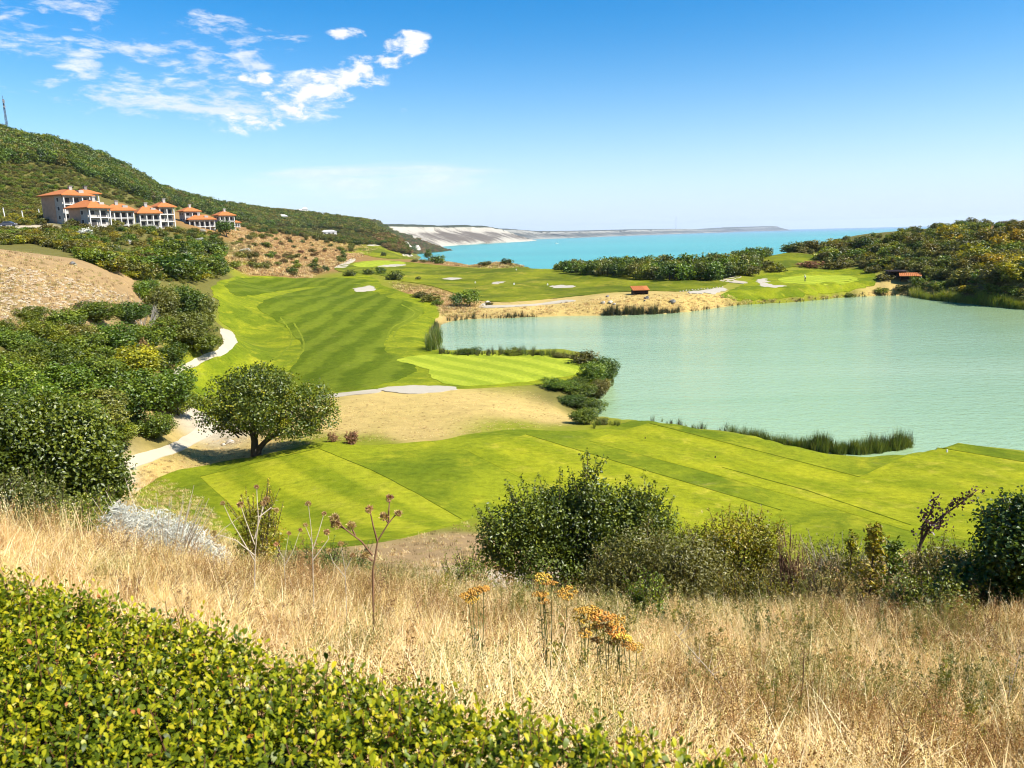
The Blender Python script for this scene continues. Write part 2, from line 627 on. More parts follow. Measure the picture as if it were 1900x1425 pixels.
def turf_mat(name, a, b_, yellow, amt, stripe=None, fine=14.0, patch=.12, worn=.5):
    """mown grass: two greens, yellowed patches, fine blade relief, mowing bands whose grass lies in turn either way"""
    m, t, bs = new_mat(name)
    co = t.n('ShaderNodeNewGeometry').outputs['Position']
    p1 = t.noise(co, patch, 5, .6, .4)
    p2 = t.noise(t.mapping(co, scale=(1, 1, .2), loc=(31, 7, 0)), patch * 2.3, 5, .65, .8)
    p3 = t.noise(co, fine, 3, .75)
    p4 = t.noise(co, fine * .14, 4, .7)
    c = t.mix(t.smooth(p1, .35, .65), (*a, 1), (*b_, 1))
    c = t.mix(t.math('MULTIPLY', t.smooth(p2, .50, .74), amt), c, (*yellow, 1))
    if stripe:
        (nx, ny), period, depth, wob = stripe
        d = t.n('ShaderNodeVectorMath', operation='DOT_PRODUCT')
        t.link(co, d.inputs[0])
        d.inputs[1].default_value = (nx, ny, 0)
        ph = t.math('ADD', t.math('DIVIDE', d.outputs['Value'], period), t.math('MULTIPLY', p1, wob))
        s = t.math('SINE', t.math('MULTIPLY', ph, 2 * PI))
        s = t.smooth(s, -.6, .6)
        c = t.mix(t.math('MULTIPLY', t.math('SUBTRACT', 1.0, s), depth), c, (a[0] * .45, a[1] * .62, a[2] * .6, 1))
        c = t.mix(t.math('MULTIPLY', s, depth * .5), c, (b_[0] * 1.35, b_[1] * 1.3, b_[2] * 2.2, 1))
    p5 = t.noise(t.mapping(co, loc=(-53, 21, 0)), patch * 3.1, 6, .7, .6)
    c = t.mix(t.math('MULTIPLY', t.smooth(p5, .60, .80), worn), c, (.25, .205, .075, 1))
    p6 = t.noise(t.mapping(co, loc=(13, -41, 0)), patch * 5.0, 5, .7, .3)
    c = t.mix(t.math('MULTIPLY', t.smooth(p6, .54, .74), .5), c, (a[0] * .45, a[1] * .62, a[2], 1))
    k = t.ramp(t.math('ADD', t.math('MULTIPLY', p3, .5), t.math('MULTIPLY', p4, .5)),
               [(.3, (.50, .52, .45)), (.5, (.98, .98, .98)), (.7, (1.45, 1.40, 1.4))])
    c = t.mix(1.0, c, k, 'MULTIPLY')
    t.link(c, bs.inputs['Base Color'])
    bs.inputs['Roughness'].default_value = .9
    bs.inputs['Specular IOR Level'].default_value = .03
    bp = t.n('ShaderNodeBump')
    bp.inputs['Strength'].default_value = .45
    bp.inputs['Distance'].default_value = .05
    t.link(t.math('ADD', p3, p4), bp.inputs['Height'])
    t.link(bp.outputs[0], bs.inputs['Normal'])
    return m


def water_mat(name, col, col2, rough, s1, s2, strength, far=None):
    m, t, b = new_mat(name)
    co = t.n('ShaderNodeNewGeometry').outputs['Position']
    f = t.noise(t.mapping(co, scale=(.25, 1, 1)), s1 * .03, 4, .6, .5)
    c = t.mix(t.smooth(f, .35, .68), (*col, 1), (*col2, 1))
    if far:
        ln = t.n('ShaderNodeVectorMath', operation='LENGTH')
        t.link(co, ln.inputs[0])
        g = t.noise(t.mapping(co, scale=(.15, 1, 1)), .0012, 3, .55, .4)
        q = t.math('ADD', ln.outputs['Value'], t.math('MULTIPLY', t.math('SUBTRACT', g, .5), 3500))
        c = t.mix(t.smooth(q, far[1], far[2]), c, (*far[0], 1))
    t.link(c, b.inputs['Base Color'])
    b.inputs['Roughness'].default_value = rough
    b.inputs['IOR'].default_value = 1.33
    w1 = t.noise(t.mapping(co, scale=(.55, 1.0, 1), rot=(0, 0, .15)), s1, 4, .6, .3)
    w2 = t.noise(t.mapping(co, scale=(.6, 1.0, 1), rot=(0, 0, -.2)), s2, 3, .6, .2)
    bp = t.n('ShaderNodeBump')
    bp.inputs['Strength'].default_value = strength
    bp.inputs['Distance'].default_value = .12
    t.link(t.math('ADD', w1, t.math('MULTIPLY', w2, .5)), bp.inputs['Height'])
    t.link(bp.outputs[0], b.inputs['Normal'])
    return m


MAT['lake'] = water_mat('lake_water', (.215, .315, .165), (.265, .360, .205), .10, 1.0, 3.6, .95)
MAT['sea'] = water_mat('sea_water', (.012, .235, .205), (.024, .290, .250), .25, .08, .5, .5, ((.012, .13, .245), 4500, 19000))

# ------------------------------------------------------------------ lake outline (water level z = 0)
SEA_Z = -40.0
LAKE_PX = [(822, 601), (860, 593), (940, 590), (1050, 586), (1180, 584), (1280, 578), (1370, 566), (1480, 560),
           (1560, 552), (1620, 549), (1688, 548), (1720, 555), (1800, 563), (1900, 574), (2050, 592), (2300, 640),
           (2500, 760), (2300, 900), (2060, 858), (1900, 838), (1800, 827), (1722, 818), (1655, 841), (1590, 849), (1510, 838), (1420, 813), (1300, 797), (1205, 778),
           (1150, 792), (1100, 796), (1098, 770), (1112, 735), (1130, 712), (1138, 690), (1120, 672),
           (1075, 662), (1000, 659), (930, 659), (860, 656), (815, 648), (806, 632), (815, 612)]
# behind the tees the bank drops to the water from a flat top, 2.9 m above it
TEE_EDGE = [(2060, 858), (1900, 838), (1800, 827), (1722, 818), (1655, 841), (1590, 849), (1510, 838), (1420, 813), (1300, 797), (1205, 778)]


def lake_point(px, py):
    if (px, py) in TEE_EDGE:
        th_, s_ = polar(px, py)
        r_ = (2.9 - CAM_Z) / float(s_) + 4.6
        return (math.sin(float(th_)) * r_, math.cos(float(th_)) * r_)
    return on_plane(px, py)


LAKE = smooth_poly([lake_point(*p) for p in LAKE_PX], 4)

# ------------------------------------------------------------------ terrain: what is seen where, and how far or how high it lies
D, B, S, G, T, K, N = 'D', 'B', 'S', 'G', 'T', 'K', 'N'
GCOL = {'D': (.40, .295, .105), 'B': (.235, .135, .050), 'S': (.115, .105, .026), 'G': (.37, .32, .235),
        'T': (.17, .185, .012), 'K': (.29, .195, .095), 'N': (.20, .135, .055)}
CP = []


def cz(px, py, z, k=D):
    th, s = polar(px, py)
    r = (z - CAM_Z) / float(s)
    CP.append((float(th), math.log(r), float(s), k))


def cr(px, py, r, k=D):
    th, s = polar(px, py)
    CP.append((float(th), math.log(r), float(s), k))


def ch(px, r, z, k=D):
    th, _ = polar(px, 440)
    CP.append((float(th), math.log(r), (z - CAM_Z) / r, k))


def ct(deg, r, z, k=D):
    CP.append((math.radians(deg), math.log(r), (z - CAM_Z) / r, k))


# around and behind the viewer
for a in (-170, -120, -80, 80, 120, 170):
    for r_, z_ in ((1.2, 16.35), (3, 16.3), (10, 16.5), (60, 18), (400, 22), (3500, 24)):
        ct(a, r_, z_ if abs(a) > 100 else z_ - (0 if r_ < 5 else 3), D)
for px_ in (0, 400, 900, 1400, 1900):
    ch(px_, 1.2, 16.35, N)
# the bank of dry grass below the hedge
for px_, r_, z_ in ((-300, 2.3, 16.25), (0, 2.6, 16.2), (400, 2.4, 16.2), (800, 2.0, 16.2), (1200, 2.0, 16.15), (1600, 2.0, 16.1), (1950, 2.0, 16.1), (2300, 2.2, 16.1)):
    ch(px_, r_, z_, N)
for px_, r_, z_ in ((0, 4.5, 15.5), (500, 4.5, 15.2), (1000, 4.5, 15.0), (1500, 4.5, 14.9), (1950, 4.5, 14.9), (2300, 5, 14.8)):
    ch(px_, r_, z_, N)
cr(-300, 985, 9, N); cr(0, 985, 9, N); cr(200, 1010, 9, N); cr(400, 1065, 9, N); cr(600, 1075, 9.5, N); cr(800, 1105, 10, N)
cr(1080, 1120, 12.5, N); cr(1350, 1125, 12, N); cr(1500, 1125, 11, N); cr(1700, 1140, 10.5, N); cr(1900, 1150, 10.5, N); cr(2200, 1160, 10.5, N)
cr(930, 1078, 17, G); cr(900, 1040, 20, K); cr(870, 1000, 26, K); cr(760, 1030, 22, K)
cr(600, 1050, 18, S); cr(400, 1050, 15, S); cr(250, 1010, 15, S)
cr(1250, 1085, 18, D); cr(1500, 1075, 18, D); cr(1680, 1075, 17, G); cr(1800, 1090, 16, G); cr(1950, 1100, 16, D)
cr(1690, 1030, 23, D)
# tees
cz(300, 885, 4.2, D); cz(480, 845, 4.2, D); cz(600, 825, 4.5, T); cz(690, 828, 4.3, T); cz(850, 965, 5.2, T); cz(480, 985, 5.2, T)
cz(850, 880, 4.6, T); cz(960, 798, 3.7, T); cz(1060, 802, 3.3, T); cz(1120, 795, 2.9, T); cz(1205, 786, 2.95, T); cz(1330, 900, 3.8, T)
cz(1595, 884, 3.1, T); cz(1900, 900, 3.4, T); cz(1400, 850, 3.2, T)
cz(1600, 960, 4.0, T); cz(1900, 960, 3.9, T); cz(1000, 1000, 5.2, T); cz(1450, 1020, 5.0, T); cz(1750, 1020, 5.0, T); cz(2200, 930, 3.8, T)
cz(1100, 900, 4.3, T); cz(2200, 1060, 5.0, D)
for e_ in TEE_EDGE[:-1]:
    cz(e_[0], e_[1], 2.9, T)
    th_, s_ = polar(e_[0], e_[1])
    ch(e_[0], (2.9 - CAM_Z) / float(s_) + 5.0, 2.7, T)
# path and slope at the left, dry mound, green
cz(215, 893, 4.6, G); cz(320, 832, 3.9, D); cz(385, 785, 3.3, G); cz(345, 690, 2.8, T); cz(430, 630, 2.6, T)
cz(640, 790, 3.4, D); cz(700, 740, 3.2, D); cz(850, 745, 3.1, D); cz(950, 760, 2.8, D); cz(1030, 775, 2.0, D); cz(760, 800, 3.6, D); cz(560, 770, 3.2, D)
cz(1060, 735, 1.4, S); cz(1085, 690, 1.5, T)
cz(920, 690, 1.8, T); cz(800, 690, 1.8, T); cz(1060, 676, 1.7, T); cz(960, 656, 1.6, T); cz(800, 657, 1.3, T)
cz(600, 715, 2.2, T); cz(600, 650, 2.1, T); cz(500, 605, 2.6, T); cz(560, 545, 4.2, T); cz(450, 520, 6.5, T); cz(700, 545, 3.0, T)
cz(750, 585, 1.6, T); cz(790, 630, .9, T); cz(650, 515, 5.2, T)
cz(760, 545, 3.4, B); cz(830, 565, 1.6, B); cz(840, 590, .5, D)
# ground beyond the lake
cz(900, 578, 1.2, D); cz(1000, 572, 1.6, D); cz(1060, 558, 2.4, D); cz(1120, 552, 3.2, D); cz(1190, 548, 3.5, D); cz(1280, 558, 2.8, D); cz(1350, 556, 2.2, D)
cz(1190, 560, 2.4, D); cz(960, 562, 2.0, D)
cz(900, 530, 2.6, T); cz(1000, 500, 4.2, T); cz(850, 500, 4.4, T); cz(1190, 532, 2.7, T); cz(1100, 540, 2.5, T)
cz(1050, 512, 4.0, T); cz(1200, 518, 3.8, T); cz(1400, 512, 4.3, T); cz(1400, 545, 2.4, T); cz(1500, 520, 3.6, T); cz(1560, 540, 2.3, T)
cz(1610, 505, 5.0, T); cz(1470, 482, 7.6, T); cz(1440, 500, 5.6, T); cz(1660, 520, 3.5, D); cz(1650, 535, 2.0, D)
cz(960, 488, 5.0, B); cz(880, 492, 4.6, B)
for px_ in (800, 860, 1000, 1150, 1300, 1370):
    if px_ > 900:
        ch(px_, 330, 1.0, S); ch(px_, 430, -30, S)
    else:
        ch(px_, 480, 1.0, B); ch(px_, 620, -44, S)
    ch(px_, 800, -52, S); ch(px_, 1800, -60, S); ch(px_, 4000, -70, S)
cz(850, 491, 5.0, B)
# wooded hill at the right
cr(1760, 421, 335, S); cr(1550, 452, 330, S); cr(1640, 436, 335, S); cr(1900, 415, 325, B); cr(2200, 400, 330, B); cr(1450, 472, 300, S); cr(1410, 476, 290, S); cr(1480, 462, 315, S); ch(1430, 400, -8, S); ch(1430, 480, -44, S)
cz(1900, 560, 1.8, B); cz(1800, 540, 2.6, B); cz(1800, 520, 4.2, S); cz(1900, 520, 5.0, S); cr(1900, 480, 205, S); cz(1700, 505, 5.4, S); cr(1900, 445, 260, S)
cr(1700, 455, 275, S); cz(1560, 490, 6.0, S); cr(2200, 470, 210, S)
for px_ in (1550, 1700, 1900, 2200, 2500):
    ch(px_, 430, 4, S); ch(px_, 540, -44, S); ch(px_, 800, -52, S); ch(px_, 1800, -60, S); ch(px_, 4000, -70, S)
# left slope with scrub
cr(100, 955, 21, S); cr(0, 945, 19, S); cr(200, 925, 30, S); cr(-300, 960, 19, S)
cr(0, 800, 36, S); cr(120, 780, 45, S); cr(200, 760, 55, S); cr(300, 685, 80, S); cr(385, 605, 106, S); cr(100, 655, 60, S); cr(0, 640, 52, S); cr(300, 800, 55, S)
cr(0, 605, 60, K); cr(120, 560, 75, K); cr(230, 545, 92, K); cr(0, 470, 88, K); cr(120, 492, 92, K); cr(235, 531, 100, K); cr(-300, 470, 80, K); cr(-300, 700, 40, S)
cr(330, 560, 105, S)
ch(0, 125, 16.5, S); ch(120, 130, 14.5, S); ch(250, 130, 11.5, S)
cr(40, 450, 200, S); cr(200, 490, 165, S); cr(330, 522, 160, S); cr(415, 515, 200, S); cr(300, 470, 210, S); cr(100, 450, 210, S)
cr(40, 424, 255, G); cr(165, 418, 270, S); cr(300, 421, 300, S); cr(380, 421, 350, B); cr(430, 419, 385, B); cr(410, 455, 290, S); cr(400, 490, 235, S); cr(-300, 430, 240, S)
cr(0, 385, 330, S); cr(110, 385, 340, S)
cr(500, 450, 420, B); cr(560, 470, 380, B); cr(600, 492, 320, B); cr(520, 500, 290, B); cr(500, 430, 520, B); cr(640, 480, 420, B); cr(460, 495, 260, B)
cr(620, 445, 620, B); cr(680, 452, 800, B); cr(560, 420, 900, S); cr(650, 430, 1300, S); cr(700, 440, 1200, S)
cz(700, 491, 6.0, T); cr(720, 470, 560, T); cr(760, 478, 470, T); cr(700, 460, 720, T); cr(790, 484, 420, B); cr(770, 462, 800, S); cr(740, 452, 1000, S)
ch(790, 1300, -46, S); ch(760, 1500, -30, S); ch(790, 1900, -56, S); ch(790, 4000, -70, S)
for px_ in (800, 830, 870, 950):
    for r_, z_ in ((1000, -56), (1300, -62), (2500, -68)):
        ch(px_, r_, z_, S)
ch(770, 2500, -60, S)
for px_, r_, z_ in ((0, 1000, 112), (200, 1100, 100), (300, 1200, 80), (300, 2000, 88), (400, 1500, 72), (400, 2400, 78), (480, 1800, 63), (480, 2600, 68), (560, 2200, 63), (560, 3000, 66), (640, 2700, 58), (720, 3200, 52), (-300, 900, 110)):
    ch(px_, r_, z_, S)
# the ridge
cr(-300, 230, 560, S); cr(0, 250, 600, S); cr(100, 268, 640, S); cr(200, 296, 690, S); cr(240, 318, 720, S); cr(300, 350, 780, S); cr(400, 375, 1000, S)
cr(480, 391, 1250, S); cr(560, 395, 1550, S); cr(640, 406, 1950, S); cr(720, 416, 2500, S)
cr(0, 345, 400, S); cr(150, 335, 480, S); cr(250, 365, 520, S); cr(330, 390, 640, S); cr(450, 408, 800, S); cr(0, 300, 480, S); cr(150, 305, 560, S)
for px_, z_ in ((-300, 110), (0, 105), (200, 95), (400, 90), (560, 75), (660, 65), (720, 50)):
    ch(px_, 4000, z_, S)

CPA = np.array([(c[0], c[1], c[2]) for c in CP])
KT = 2.3


def feat(th, lr):
    return np.stack([th * KT, lr], -1)


Q = feat(CPA[:, 0], CPA[:, 1])


def kern(d2):
    return np.sqrt(d2 + 0.012)


A = kern(((Q[:, None] - Q[None]) ** 2).sum(-1))
nC = len(Q)
AA = np.zeros((nC + 1, nC + 1))
AA[:nC, :nC] = A - np.eye(nC) * 0.004
AA[:nC, nC] = 1
AA[nC, :nC] = 1
wts = np.linalg.solve(AA, np.concatenate([CPA[:, 2], [0]]))
KC = np.array([GCOL[c[3]] for c in CP])

TH = np.radians(np.concatenate([np.linspace(-180, -46, 36, endpoint=False), np.linspace(-46, 46, 780), np.linspace(46, 180, 36, endpoint=False)[1:]]))
RR = np.geomspace(0.6, 4000, 430)
LR = np.log(RR)
gT, gL = np.meshgrid(TH, LR, indexing='ij')
Sg = np.empty(gT.shape)
Cg = np.empty(gT.shape + (3,))
for i in range(0, len(TH), 40):
    f = feat(gT[i:i + 40], gL[i:i + 40]).reshape(-1, 2)
    d2 = (f ** 2).sum(1)[:, None] + (Q ** 2).sum(1)[None] - 2 * f @ Q.T
    d2 = np.maximum(d2, 0)
    Sg[i:i + 40] = (kern(d2) @ wts[:nC] + wts[nC]).reshape(-1, len(LR))
    w_ = 1.0 / (d2 + 0.0015) ** 2.2
    Cg[i:i + 40] = ((w_ @ KC) / w_.sum(1)[:, None]).reshape(-1, len(LR), 3)
Xg, Yg = np.sin(gT) * RR, np.cos(gT) * RR
Zg = CAM_Z + Sg * RR
near = np.clip((RR - 0.9) / 1.2, 0, 1)
near = near * near * (3 - 2 * near)
Zg = 16.35 * (1 - near) + Zg * near
amp = np.interp(LR, np.log([2, 10, 40, 120, 300, 700, 2000, 4000]), [.04, .12, .08, .12, .5, 1.8, 6, 10])
rough = (fbm(Xg / 7.0, Yg / 7.0, 4, 3) * 0.25 + fbm(Xg / (RR * .06 + 2), Yg / (RR * .06 + 2), 3, 5) * .75)
turfy = np.clip(1 - np.linalg.norm(Cg - np.array(GCOL['T']), axis=-1) / 0.06, 0, 1)
Zg += rough * amp * (1 - np.where((RR > 190) & (RR < 420), 0.3, 0.88) * turfy)
und = np.clip((RR - 185) / 20, 0, 1) * np.clip((430 - RR) / 60, 0, 1)
Zg += .75 * und * turfy * fbm(Xg / 17.0, Yg / 17.0, 2, 71)
# lake bed and shores
bx0, by0 = np.min(LAKE, 0) - 20
bx1, by1 = np.max(LAKE, 0) + 20
sel = (Xg > bx0) & (Xg < bx1) & (Yg > by0) & (Yg < by1)
xs, ys = Xg[sel], Yg[sel]
dd = dist_poly(xs, ys, LAKE)
ins = inpoly(xs, ys, LAKE)
zz = Zg[sel]
t_ = np.clip(dd / 4.0, 0, 1)
t_ = t_ * t_ * (3 - 2 * t_)
zo = np.maximum(0.10 + (np.maximum(zz, .25) - 0.10) * t_, 0.06 + 0.05 * np.minimum(dd, 4))
zi = -0.05 - np.minimum(dd * .3, 2.5)
Zg[sel] = np.where(ins, zi, zo)
cc = Cg[sel]
wet = np.clip(1 - dd / 1.2, 0, 1)[:, None] * .6
Cg[sel] = cc * (1 - wet) + np.array((.075, .06, .035)) * wet


def height(x, y):
    """terrain height, bilinear on the polar grid"""
    x = np.asarray(x, float)
    y = np.asarray(y, float)
    th = np.arctan2(x, y)
    lr = np.log(np.maximum(np.hypot(x, y), 0.61))
    i = np.clip(np.searchsorted(TH, th) - 1, 0, len(TH) - 2)
    u = np.clip((th - TH[i]) / (TH[i + 1] - TH[i]), 0, 1)
    v = (lr - LR[0]) / (LR[1] - LR[0])
    j = np.clip(v.astype(int), 0, len(LR) - 2)
    v = np.clip(v - j, 0, 1)
    return (Zg[i, j] * (1 - u) + Zg[i + 1, j] * u) * (1 - v) + (Zg[i, j + 1] * (1 - u) + Zg[i + 1, j + 1] * u) * v


def hits(px, py, rmin=2.0):
    """where sight lines meet the ground: x, y, z, r, ok"""
    px = np.atleast_1d(np.asarray(px, float))
    py = np.atleast_1d(np.asarray(py, float))
    th, s = polar(px, py)
    i = np.clip(np.searchsorted(TH, th) - 1, 0, len(TH) - 2)
    u = ((th - TH[i]) / (TH[i + 1] - TH[i]))[:, None]
    j0 = int(np.searchsorted(RR, rmin))
    prof = (Zg[i] * (1 - u) + Zg[i + 1] * u - CAM_Z) / RR
    prof = prof[:, j0:]
    g = prof >= s[:, None]
    ok = g.any(1)
    j = np.argmax(g, 1)
    jm = np.maximum(j - 1, 0)
    a = prof[np.arange(len(px)), jm]
    b = prof[np.arange(len(px)), j]
    t = np.where(j > 0, (s - a) / np.where(np.abs(b - a) < 1e-12, 1e-12, b - a), 0)
    t = np.clip(t, 0, 1)
    lr = LR[j0 + jm] * (1 - t) + LR[j0 + j] * t
    r = np.exp(lr)
    x, y = np.sin(th) * r, np.cos(th) * r
    return x, y, height(x, y), r, ok


def hit(px, py, rmin=2.0):
    for k in range(60):
        x, y, z, r, ok = hits([px], [py], rmin)
        if ok[0]:
            break
        py += 0.7
    return float(x[0]), float(y[0]), float(z[0]), float(r[0])


nT, nR = Zg.shape
ii, jj = np.meshgrid(np.arange(nT), np.arange(nR - 1), indexing='ij')
ip = (ii + 1) % nT
quads = np.stack([ii * nR + jj, ip * nR + jj, ip * nR + jj + 1, ii * nR + jj + 1], -1).reshape(-1, 4)
gv = np.stack([Xg, Yg, Zg], -1).reshape(-1, 3)
centre = len(gv)
gv = np.vstack([gv, [[0, 0, 16.35]]])
fan = np.stack([np.arange(nT) * nR, np.full(nT, centre), (np.arange(nT) + 1) % nT * nR], -1)
quads = quads[:, ::-1]
gcol = np.vstack([Cg.reshape(-1, 3), [GCOL['D']]])
ground = link('ground', mesh_np('ground', gv, [quads, fan], [MAT['ground']], {'col': gcol}, smooth=True))
tag(ground, 'dry sloping ground and hills around the golf course and lake', kind='structure')

# water
lk = [(x, y) for x, y in LAKE]
me = bpy.data.meshes.new('lake')
me.from_pydata([(x, y, 0.0) for x, y in lk], [], [tuple(range(len(lk)))])
me.materials.append(MAT['lake'])
me.update()
if me.polygons[0].normal.z < 0:
    me.flip_normals()
tag(link('lake', me), 'pale turquoise lake in the middle of the golf course', kind='structure')

sea_r = np.geomspace(250, 32000, 60)
sea_t = np.radians(np.linspace(-25, 150, 90))
st, sr = np.meshgrid(sea_t, sea_r, indexing='ij')
sv = np.stack([np.sin(st) * sr, np.cos(st) * sr, np.full(st.shape, SEA_Z)], -1).reshape(-1, 3)
a_, b_ = np.meshgrid(np.arange(89), np.arange(59), indexing='ij')
sq = np.stack([a_ * 60 + b_, a_ * 60 + b_ + 1, (a_ + 1) * 60 + b_ + 1, (a_ + 1) * 60 + b_], -1).reshape(-1, 4)
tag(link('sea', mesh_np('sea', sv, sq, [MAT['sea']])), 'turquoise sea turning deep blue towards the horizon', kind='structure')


# ------------------------------------------------------------------ mown turf, sand and paths: sheets laid on the ground
def sheet(name, px_poly, m, lift, sub=5, step=3, world=None, label=None, smooth_edge=True, dome=0.0, skirt=0.35, extra=0.0, wob=0.28):
    if world is None:
        P = smooth_poly(px_poly, sub * 2) if smooth_edge else [(a[0] + (b[0] - a[0]) * q / 14, a[1] + (b[1] - a[1]) * q / 14) for a, b in zip(px_poly, list(px_poly[1:]) + [px_poly[0]]) for q in range(14)]
        x, y, z, r, ok = hits([p[0] for p in P], [p[1] for p in P], 12.0)
        wob = wob if smooth_edge else 0.05
        wb = wob * np.clip(r / 60.0, .5, 2.5)
        x = x + fbm(x / 1.7 + 5, y / 1.7, 3, 61) * wb
        y = y + fbm(x / 1.7 - 9, y / 1.7 + 3, 3, 62) * wb * 1.5
        B_ = [(float(a), float(b)) for a, b in zip(x, y)]
    else:
        B_ = world
    # drop near-duplicate points
    C_ = [B_[0]]
    for p in B_[1:]:
        if math.hypot(p[0] - C_[-1][0], p[1] - C_[-1][1]) > 0.08:
            C_.append(p)
    if math.hypot(C_[0][0] - C_[-1][0], C_[0][1] - C_[-1][1]) < 0.08:
        C_.pop()
    B_ = C_
    ba = np.array(B_)
    th = np.arctan2(ba[:, 0], ba[:, 1])
    rr = np.hypot(ba[:, 0], ba[:, 1])
    i0, i1 = np.searchsorted(TH, th.min()), np.searchsorted(TH, th.max())
    j0, j1 = np.searchsorted(RR, rr.min()), np.searchsorted(RR, rr.max())
    gx = Xg[i0:i1:step, j0:j1].ravel()
    gy = Yg[i0:i1:step, j0:j1].ravel()
    k = inpoly(gx, gy, B_)
    gx, gy = gx[k], gy[k]
    if len(gx):
        db = dist_poly(gx, gy, B_)
        k = db > 0.006 * np.hypot(gx, gy)
        gx, gy, db = gx[k], gy[k], db[k]
    nb = len(B_)
    pts = [Vector(p) for p in B_] + [Vector((a, b)) for a, b in zip(gx, gy)]
    res = geometry.delaunay_2d_cdt(pts, [], [list(range(nb))], 1, 1e-5)
    vo, fo = res[0], res[2]
    V = np.array([(v.x, v.y) for v in vo])
    z = height(V[:, 0], V[:, 1])
    dB = dist_poly(V[:, 0], V[:, 1], B_)
    R_ = np.hypot(V[:, 0], V[:, 1])
    z = z + lift * np.clip(.4 + R_ / 90.0, .5, 2.6) + extra + dome * np.clip(dB / 2.5, 0, 1) ** .7
    V3 = np.column_stack([V, z])
    F = [tuple(f) for f in fo]
    # skirt down into the ground round the edge
    ed = {}
    for f in F:
        for a, b in zip(f, f[1:] + f[:1]):
            ed[(a, b)] = ed.get((a, b), 0) + 1
    nTop = len(F)
    extra_v = []
    base_n = len(V3)
    for (a, b) in list(ed):
        if (b, a) not in ed:
            k_ = base_n + len(extra_v)
            extra_v += [V3[b], V3[a], V3[a] - [0, 0, skirt], V3[b] - [0, 0, skirt]]
            F.append((k_, k_ + 1, k_ + 2, k_ + 3))
    V3 = np.vstack([V3, np.array(extra_v)])
    me = bpy.data.meshes.new(name)
    me.from_pydata(V3.tolist(), [], F)
    me.materials.append(m)
    me.polygons.foreach_set('use_smooth', [True] * len(me.polygons))
    me.update()
    o = link(name, me)
    if sum(p.normal.z for p in me.polygons[:nTop]) < 0:
        me.flip_normals()
    return tag(o, label, kind='structure')


def wdir(p, q):
    a, b = hit(*p), hit(*q)
    d = Vector((b[0] - a[0], b[1] - a[1]))
    d.normalize()
    return (-d.y, d.x)


TURF_A, TURF_B, TURF_Y = (.095, .145, .008), (.150, .195, .010), (.27, .255, .008)
mt_rough = turf_mat('turf_rough', (.092, .126, .007), (.185, .208, .010), (.31, .29, .018), .6, None, 16, .13)
mt_tee = turf_mat('turf_tee', (.172, .196, .009), (.240, .248, .011), (.36, .31, .04), .35, (wdir((590, 835), (855, 962)), 3.3, .42, .2), 16, .25)
mt_tee2 = turf_mat('turf_tee_far', (.168, .192, .008), (.240, .246, .010), (.37, .31, .04), .6, (wdir((1205, 787), (1595, 884)), 4.4, .22, .15), 16, .3)
mt_fair = turf_mat('turf_fairway', (.080, .108, .005), (.108, .138, .008), (.19, .185, .012), .4, (wdir((557, 676), (721, 562)), 5.4, .42, 1.3), 10, .08)
mt_green = turf_mat('turf_green', (.235, .278, .020), (.285, .322, .024), (.29, .30, .03), .3, (wdir((800, 668), (990, 712)), 4.0, .32, .1), 22, .2)
mt_far = turf_mat('turf_far', (.070, .092, .008), (.165, .178, .010), (.29, .24, .035), .7, None, 6, .05, .8)

P_ROUGH = [(240, 935), (300, 884), (390, 862), (480, 846), (600, 822), (690, 826), (800, 818), (880, 805), (960, 797), (1060, 801), (1130, 792),
           (1205, 778), (1300, 797), (1420, 813), (1510, 838), (1590, 848), (1650, 842), (1722, 818), (1900, 840), (2060, 858), (2150, 940),
           (1990, 1030), (1860, 1040), (1700, 1040), (1560, 1050), (1400, 1062), (1100, 1035), (940, 975), (880, 962), (840, 975), (740, 1000), (640, 1015), (520, 1020), (430, 1000), (350, 985), (280, 975)]
sheet('turf_rough', P_ROUGH, mt_rough, .025, label='bright green longer turf round the tees', step=1)
sheet('tee', [(371, 886), (480, 858), (591, 833), (690, 873), (780, 920), (858, 965), (740, 998), (540, 1012), (470, 975)], mt_tee, .036, 3,
      label='striped near tee, nearest the lone tree', step=1, smooth_edge=False, dome=.0)
sheet('tee', [(868, 838), (976, 807), (1200, 874), (1450, 948), (1380, 1000), (1200, 985), (1000, 905)], mt_tee2, .036, 3,
      label='middle tee running behind the big green bush', step=1, smooth_edge=False, dome=.0)
sheet('tee', [(1088, 818), (1205, 786), (1400, 836), (1595, 886), (1660, 856), (1722, 828), (1900, 858), (2020, 872), (2020, 1000), (1850, 1012), (1700, 990), (1500, 930), (1300, 874)],
      mt_tee2, .036, 3, label='long tee nearest the water with a notch for the reeds', step=1, smooth_edge=False, dome=.0)

P_FAIR = [(395, 532), (440, 514), (520, 514), (575, 522), (620, 516), (660, 507), (695, 517), (715, 532), (760, 546), (805, 562), (816, 582),
          (806, 602), (792, 622), (798, 648), (860, 655), (960, 655.5), (1040, 657), (1082, 670), (1098, 688), (1085, 700), (1000, 713), (900, 720),
          (830, 722), (760, 720), (690, 727), (600, 736), (520, 760), (450, 775), (405, 782), (372, 764), (345, 745), (325, 697), (370, 678), (425, 650), (441, 630), (430, 612), (408, 595), (405, 565)]
sheet('fairway', P_FAIR, mt_rough, .025, label='green fairway rough between the cart path and the lake', step=1)
P_CUT = [(470, 735), (520, 700), (556, 665), (555, 635), (520, 600), (480, 570), (520, 548), (600, 533), (660, 527), (690, 540), (720, 552), (770, 565),
         (785, 582), (757, 600), (728, 617), (714, 637), (722, 656), (760, 668), (772, 688), (735, 706), (670, 722), (580, 732)]
sheet('fairway', P_CUT, mt_fair, .045, label='close mown fairway with diagonal dark and light stripes', step=1)
